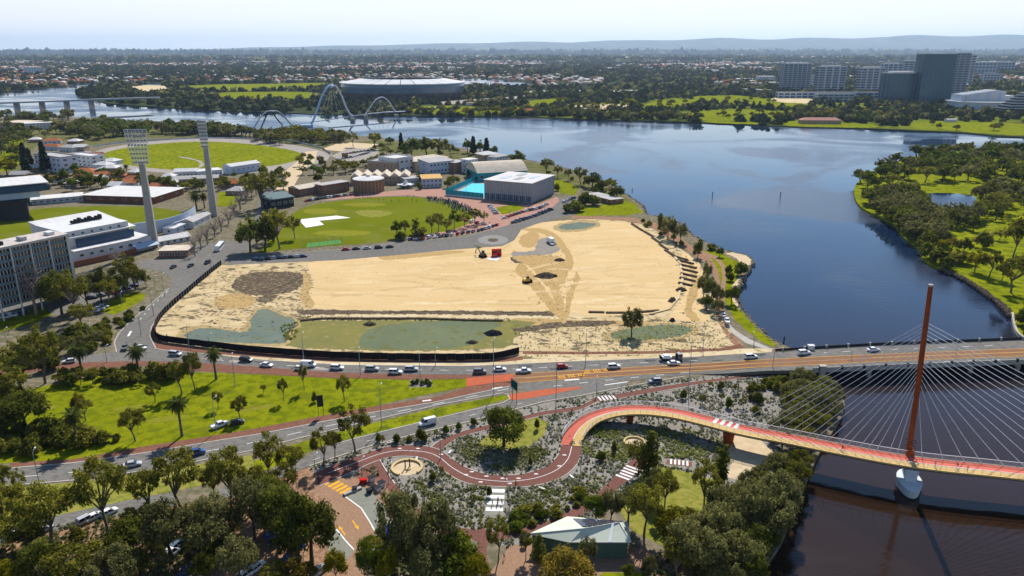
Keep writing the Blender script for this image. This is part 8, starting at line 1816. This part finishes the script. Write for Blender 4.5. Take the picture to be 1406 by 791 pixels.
tufts('weeds', px2([(222, 440), (240, 420), (290, 378), (300, 372), (300, 380), (250, 424), (228, 446), (232, 464), (330, 474), (460, 484), (460, 490), (320, 482), (222, 468)]), 700, .5, m_limeplant, 67, (), 'weeds inside the black hoarding', leaves=8)
tufts('weeds', px2([(385, 448), (410, 442), (408, 462), (392, 470)]), 240, .8, m_limeplant, 68, (), 'green weeds on the pond spit', leaves=10)
tufts('weeds', px2([(700, 446), (780, 444), (900, 440), (1000, 440), (1010, 470), (1000, 482), (860, 490), (720, 490)]), 900, .5, m_limeplant, 69, (), 'weeds along the sandy road verge', leaves=8)
tufts('weeds', px2([(410, 434), (600, 437), (700, 438), (700, 443), (600, 441), (410, 440)]), 500, .6, m_darkplant, 70, (), 'weeds along the pond dyke', leaves=8)
# rocks along the island bank
mb = MB()
rr = random.Random(4); bank = [tuple(G(u, v)) for u, v in smooth([(1290, 369), (1305, 373), (1332, 387), (1356, 403), (1376, 418), (1390, 433)], 6, False)]
for p in resample(bank, 0.8):
 for q in range(3):
  x, y = p[0] + rr.uniform(-1.5, 1.0), p[1] + rr.uniform(-1.2, 1.2); s = rr.uniform(.3, .9); mb.loft([[(x + s * math.cos(a) * f * rr.uniform(.8, 1.2), y + s * math.sin(a) * f, z * s) for a in np.linspace(0, 2 * PI, 6, endpoint=False)] for f, z in ((1, -1.2), (.9, .2), (.4, .7))])
tag(mb.build('bank_rocks', M('bank_rock', (.16, .12, .09), (.10, .08, .06), .8)), 'dark rocks lining the island bank', None, None, 'stuff')
mb = MB(); kerb_bar(mb, [tuple(G(*p)) for p in smooth([(1390, 430), (1393, 447), (1398, 458), (1408, 466)], 3, False)], .8, -1, .5); tag(mb.build('river_wall', m_concrete), 'pale curved river wall at the tip of the island', 'wall')
for sh, nm in ((near_shore[10:60], 'near'), ):
 mb = MB()
 pts = resample([tuple(G(u, v)) for u, v in smooth(near_shore[14:44], 3, False)], 2.2)
 for p in pts:
  for q in range(2):
   x, y = p[0] + rr.uniform(-1.0, 1.0), p[1] + rr.uniform(-1.0, 1.0); s = rr.uniform(.3, .8); mb.loft([[(x + s * math.cos(a) * f * rr.uniform(.8, 1.2), y + s * math.sin(a) * f, z * s) for a in np.linspace(0, 2 * PI, 5, endpoint=False)] for f, z in ((1, -1.5), (.9, .1), (.4, .6))])
 tag(mb.build('shore_rocks', M('shore_rock', (.30, .25, .19), (.20, .16, .12), .8)), 'rocks along the near river shore', None, None, 'stuff')

# ---- far woods: crowns by the thousand, larger clumps further away
def blob_template(seed, n=26):
 r = np.random.default_rng(seed); d = r.normal(size=(n, 3)); d /= np.linalg.norm(d, axis=1)[:, None]; d[:, 2] = np.abs(d[:, 2]) * .95
 P = d * (.42 + .1 * r.normal(size=n))[:, None]; nn = d + r.normal(size=d.shape) * .35; nn /= np.linalg.norm(nn, axis=1)[:, None]
 return P, nn
def woods(name, y0, y1, n, w, h, seed, label, kinds=('far', 'casuarina', 'far', 'far'), keep=None, leaves=26, lsz=.55):
 r = np.random.default_rng(seed)
 Y = y0 * (y1 / y0) ** r.random(n) if True else None
 X = (r.random(n) * 2 - 1) * (Y * .76 + 250)
 k = inside(X, Y, [p[:2] for p in FAR_W])
 for c in CLEAR + BOXES: k &= ~inside(X, Y, [p[:2] for p in c])
 k &= ~inside(X, Y, [p[:2] for p in px2(LAGOON)]); k &= ~inside(X, Y, [p[:2] for p in px2(LAGOON2)])
 # leave streets and suburbs thinner
 g = np.sin(X * .0031 + 1.3 * np.sin(Y * .0017)) + np.sin(Y * .0042 + 1.1 * np.sin(X * .0023))
 k &= ~((X > .0 * Y) & (Y < 1750) & (r.random(n) < .55))
 k &= r.random(n) < np.where(Y < 2300, np.clip(.75 + .38 * g, .42, 1), np.clip(.62 + .5 * g, .22, 1))
 if keep is not None: k &= keep(X, Y)
 X, Y = X[k], Y[k]; m = len(X)
 T_ = [blob_template(i, leaves) for i in range(5)]; ti = r.integers(0, 5, m)
 for q, kind in enumerate(kinds):
  Vs = []
  sel = (np.arange(m) % len(kinds)) == q
  Ps, Ns, Ss = [], [], []
  for a in range(5):
   s = sel & (ti == a)
   if not s.any(): continue
   c = np.c_[X[s], Y[s], np.zeros(s.sum())]; ww = w * r.uniform(.65, 1.4, s.sum()); hh_ = h * r.uniform(.6, 1.35, s.sum())
   P = T_[a][0][None] * np.stack([ww, ww, hh_ * 1.9], 1)[:, None]; P = P + c[:, None]; P[..., 2] += (hh_ * .12)[:, None]
   Ps.append(P.reshape(-1, 3)); Ns.append(np.repeat(T_[a][1][None], s.sum(), 0).reshape(-1, 3)); Ss.append(np.repeat(ww, leaves))
  if not Ps: continue
  P, Nn, Sz = np.vstack(Ps), np.vstack(Ns), np.concatenate(Ss)
  V, Fc = quads_at(P, Nn, Sz * lsz, r, 1.4)
  tag(link(name, mesh_np(name, V, Fc, LEAF[kind])), label, None, None, 'stuff')
woods('woodland', 1100, 1900, 9500, 11, 8, 41, 'dark woodland behind the far shore', leaves=34, lsz=.42)
woods('woodland', 1800, 3400, 12000, 13, 9, 42, 'dark woodland beyond the river', leaves=18, lsz=.62)
woods('woodland', 3300, 7000, 14000, 26, 10, 43, 'distant woodland among the suburbs', leaves=14, lsz=.7)
woods('woodland', 6800, 16000, 13000, 60, 11, 44, 'distant woodland towards the hills', leaves=12, lsz=.8)
woods('woodland', 15500, 36000, 9000, 150, 14, 45, 'farthest woodland below the hills', leaves=10, lsz=.9)
# ---- suburb roofs: light specks between the trees
def suburbs(name, y0, y1, n, size, seed, label, keep=None, hgt=6.5):
 r = np.random.default_rng(seed); Y = y0 * (y1 / y0) ** r.random(n); X = (r.random(n) * 2 - 1) * (Y * .76 + 250)
 k = inside(X, Y, [p[:2] for p in FAR_W])
 for c in CLEAR + BOXES: k &= ~inside(X, Y, [p[:2] for p in c])
 k &= ~inside(X, Y, [p[:2] for p in px2(LAGOON)])
 g = np.sin(X * .0031 + 1.3 * np.sin(Y * .0017)) + np.sin(Y * .0042 + 1.1 * np.sin(X * .0023))
 k &= r.random(n) < np.clip(.45 - .45 * g, .08, 1)
 if keep is not None: k &= keep(X, Y)
 X, Y = X[k], Y[k]; m = len(X)
 a = r.uniform(0, PI, m); L = size * r.uniform(.7, 1.8, m); D = size * r.uniform(.5, .9, m); hh_ = hgt * r.uniform(.8, 1.6, m); rh = hh_ + D * .28
 base = np.array([(-1, -1, 0), (1, -1, 0), (1, 1, 0), (-1, 1, 0), (-1, -1, 1), (1, -1, 1), (1, 1, 1), (-1, 1, 1), (-.8, 0, 2), (.8, 0, 2)], float)
 V = np.repeat(base[None], m, 0); zi = V[..., 2].copy()
 V[..., 0] *= (L / 2)[:, None]; V[..., 1] *= (D / 2)[:, None]
 V[..., 2] = np.where(zi == 0, -.2, np.where(zi == 1, hh_[:, None], rh[:, None]))
 x = V[..., 0] * np.cos(a)[:, None] - V[..., 1] * np.sin(a)[:, None] + X[:, None]; y = V[..., 0] * np.sin(a)[:, None] + V[..., 1] * np.cos(a)[:, None] + Y[:, None]
 V[..., 0], V[..., 1] = x, y
 fq = np.array([(0, 1, 5, 4), (1, 2, 6, 5), (2, 3, 7, 6), (3, 0, 4, 7), (4, 5, 9, 8), (6, 7, 8, 9), (5, 6, 9, 9), (7, 4, 8, 8)])
 tri = np.array([(0, 1, 5), (0, 5, 4), (1, 2, 6), (1, 6, 5), (2, 3, 7), (2, 7, 6), (3, 0, 4), (3, 4, 7), (4, 5, 9), (4, 9, 8), (6, 7, 8), (6, 8, 9), (5, 6, 9), (7, 4, 8)])
 Fc = (tri[None] + (np.arange(m) * 10)[:, None, None]).reshape(-1, 3)
 roofc = r.choice([1, 1, 2, 3, 3, 4], m); wallc = np.zeros(m, int)
 mi = np.where(np.arange(14)[None] < 8, 0, roofc[:, None]).reshape(-1)
 tag(link(name, mesh_np(name, V.reshape(-1, 3), Fc, [m_brickpale, m_roofwhite, m_roofgrey, m_terracotta, m_roofcream], mi)), label, None, None, 'stuff')
left = lambda X, Y: (X < .12 * Y) | (Y > 4200) | (np.sin(X * .011) > .6)
suburbs('suburb_houses', 2300, 4600, 4400, 15, 51, 'suburb houses among trees beyond the river', left)
suburbs('suburb_houses', 4400, 9000, 8000, 24, 52, 'far suburb roofs scattered among trees')
suburbs('suburb_houses', 8500, 24000, 7000, 52, 53, 'farthest suburb roofs below the horizon', None, 11)
# nearer far houses and halls one can still tell apart
HL = []
r_ = random.Random(77)
def far_house(x, y, s, c_):
 rz = r_.uniform(-.4, .4); dx, dy = math.cos(rz) * s, math.sin(rz) * s
 t = empty('house', (x, y, 0), rz); mb = MB(); mb.box(0, s, 0, s * .6, -.2, 4.2); mb.build('wall', [m_render, m_brickpale, m_brickwall][r_.randrange(3)], t)
 roof_mb('hip', s, s * .6, 4.21, 3.0, .6).build('roof', {'white': m_roofwhite, 'terracotta': m_terracotta, 'grey': m_roofgrey}[c_], t)
 later(t, f'{c_} roofed house on the far side', 'house', 'houses beyond the river')
for u, v in [(12, 106), (20, 103), (45, 107), (70, 104), (92, 103), (110, 104), (74, 99), (146, 97), (160, 99), (190, 100), (205, 96), (230, 104), (262, 101), (285, 103), (310, 99), (330, 100), (345, 98), (365, 103), (384, 101), (405, 97), (430, 102), (446, 99), (470, 100), (492, 101), (520, 102), (545, 99), (300, 93), (280, 96), (255, 95), (225, 92), (180, 91), (120, 92), (95, 94), (60, 92), (30, 96), (6, 99), (586, 100), (610, 97), (640, 102), (668, 97)]:
 p = G(u, v); far_house(p.x, p.y, r_.uniform(20, 32), r_.choice(['white', 'terracotta', 'grey', 'white']))
for u, v, L_, c_, lb in [(590, 151, 14, m_roofwhite, 'white roofed pavilion among trees left along the far shore'), (800, 153, 18, m_roofwhite, 'white roofed kiosk on the far shore near the red roofed boathouse'), (1012, 112, 60, m_roofwhite, 'long white warehouse roof in the distant woodland'), (1052, 118, 50, m_roofgrey, 'grey warehouse left of the broad blue apartment tower'), (830, 96, 80, m_roofwhite, 'white factory roof in the middle of the distant woods'), (960, 100, 90, m_roofgrey, 'long factory roof in the distant woods towards the towers'), (720, 90, 120, m_roofwhite, 'long pale warehouse under the horizon above the stadium'), (1240, 92, 60, m_roofwhite, 'white roofed hall behind the tall dark hotel'), (1300, 168, 16, m_roofwhite, 'white kiosk by the riverside grass'), (640, 145, 24, m_brickpale, 'tan pavilion right of the round stadium')]:
 p = G(u, v); t = empty('far_hall', tuple(p), r_.uniform(-.2, .2)); mb = MB(); mb.box(0, L_, 0, L_ * .45, -.2, L_ * .09 + 3); mb.build('wall', m_render, t); roof_mb('gable', L_, L_ * .45, L_ * .09 + 3.01, L_ * .04, .4).build('roof', c_, t); tag(t, lb, 'hall')
# ---- the hills on the horizon
n = 120; pr = []
def top_v(u): return float(np.interp(u, [-400, 0, 250, 340, 420, 500, 620, 700, 800, 900, 1000, 1100, 1200, 1300, 1406, 1800], [70, 70, 69, 66, 63.5, 62.2, 60.5, 58, 57, 55.5, 53.5, 52.5, 51.5, 49.5, 47.5, 44]))
hm = MB(); rows = []
for j, f in enumerate((0, .35, .7, 1.0, 1.0, .6)):
 y = 24000 + j * 1500; row_ = []
 for i in range(n):
  u = -400 + 2200 * i / (n - 1); x = (u - 703) / F * (24000 * CP + H * SP)
  hgt = max(0, H - 28500 * math.tan(PIT + math.atan((top_v(u) - 395.5) / F)))
  wob = 1 + .06 * math.sin(i * .9 + j) + .05 * math.sin(i * .37 + 2 * j)
  row_.append((x * (y / 24000), y, hgt * f * wob - .5 + 0 * j))
 rows.append(row_)
hm.loft(rows, 0, False, False)
tag(hm.build('hills', M('hill_scrub', (.05, .065, .035), (.09, .095, .055), .0006, (.13, .12, .08), .002), smoothed=True), kind='structure')
# ---- air
hz_ = MB(); hz_.box(-44000, 44000, -1500, 43000, -2.6, 760)
m_haze = bpy.data.materials.new('haze_air'); m_haze.use_nodes = True; nt = m_haze.node_tree; nt.nodes.clear()
o_ = nt.nodes.new('ShaderNodeOutputMaterial'); pv = nt.nodes.new('ShaderNodeVolumePrincipled')
pv.inputs['Color'].default_value = (.56, .75, 1.0, 1); pv.inputs['Density'].default_value = HAZE; pv.inputs['Anisotropy'].default_value = 0.35
nt.links.new(pv.outputs[0], o_.inputs['Volume'])
tag(hz_.build('haze', m_haze), 'thin bluish haze lying over the river and suburbs', None, None, 'stuff')
settle_labels()
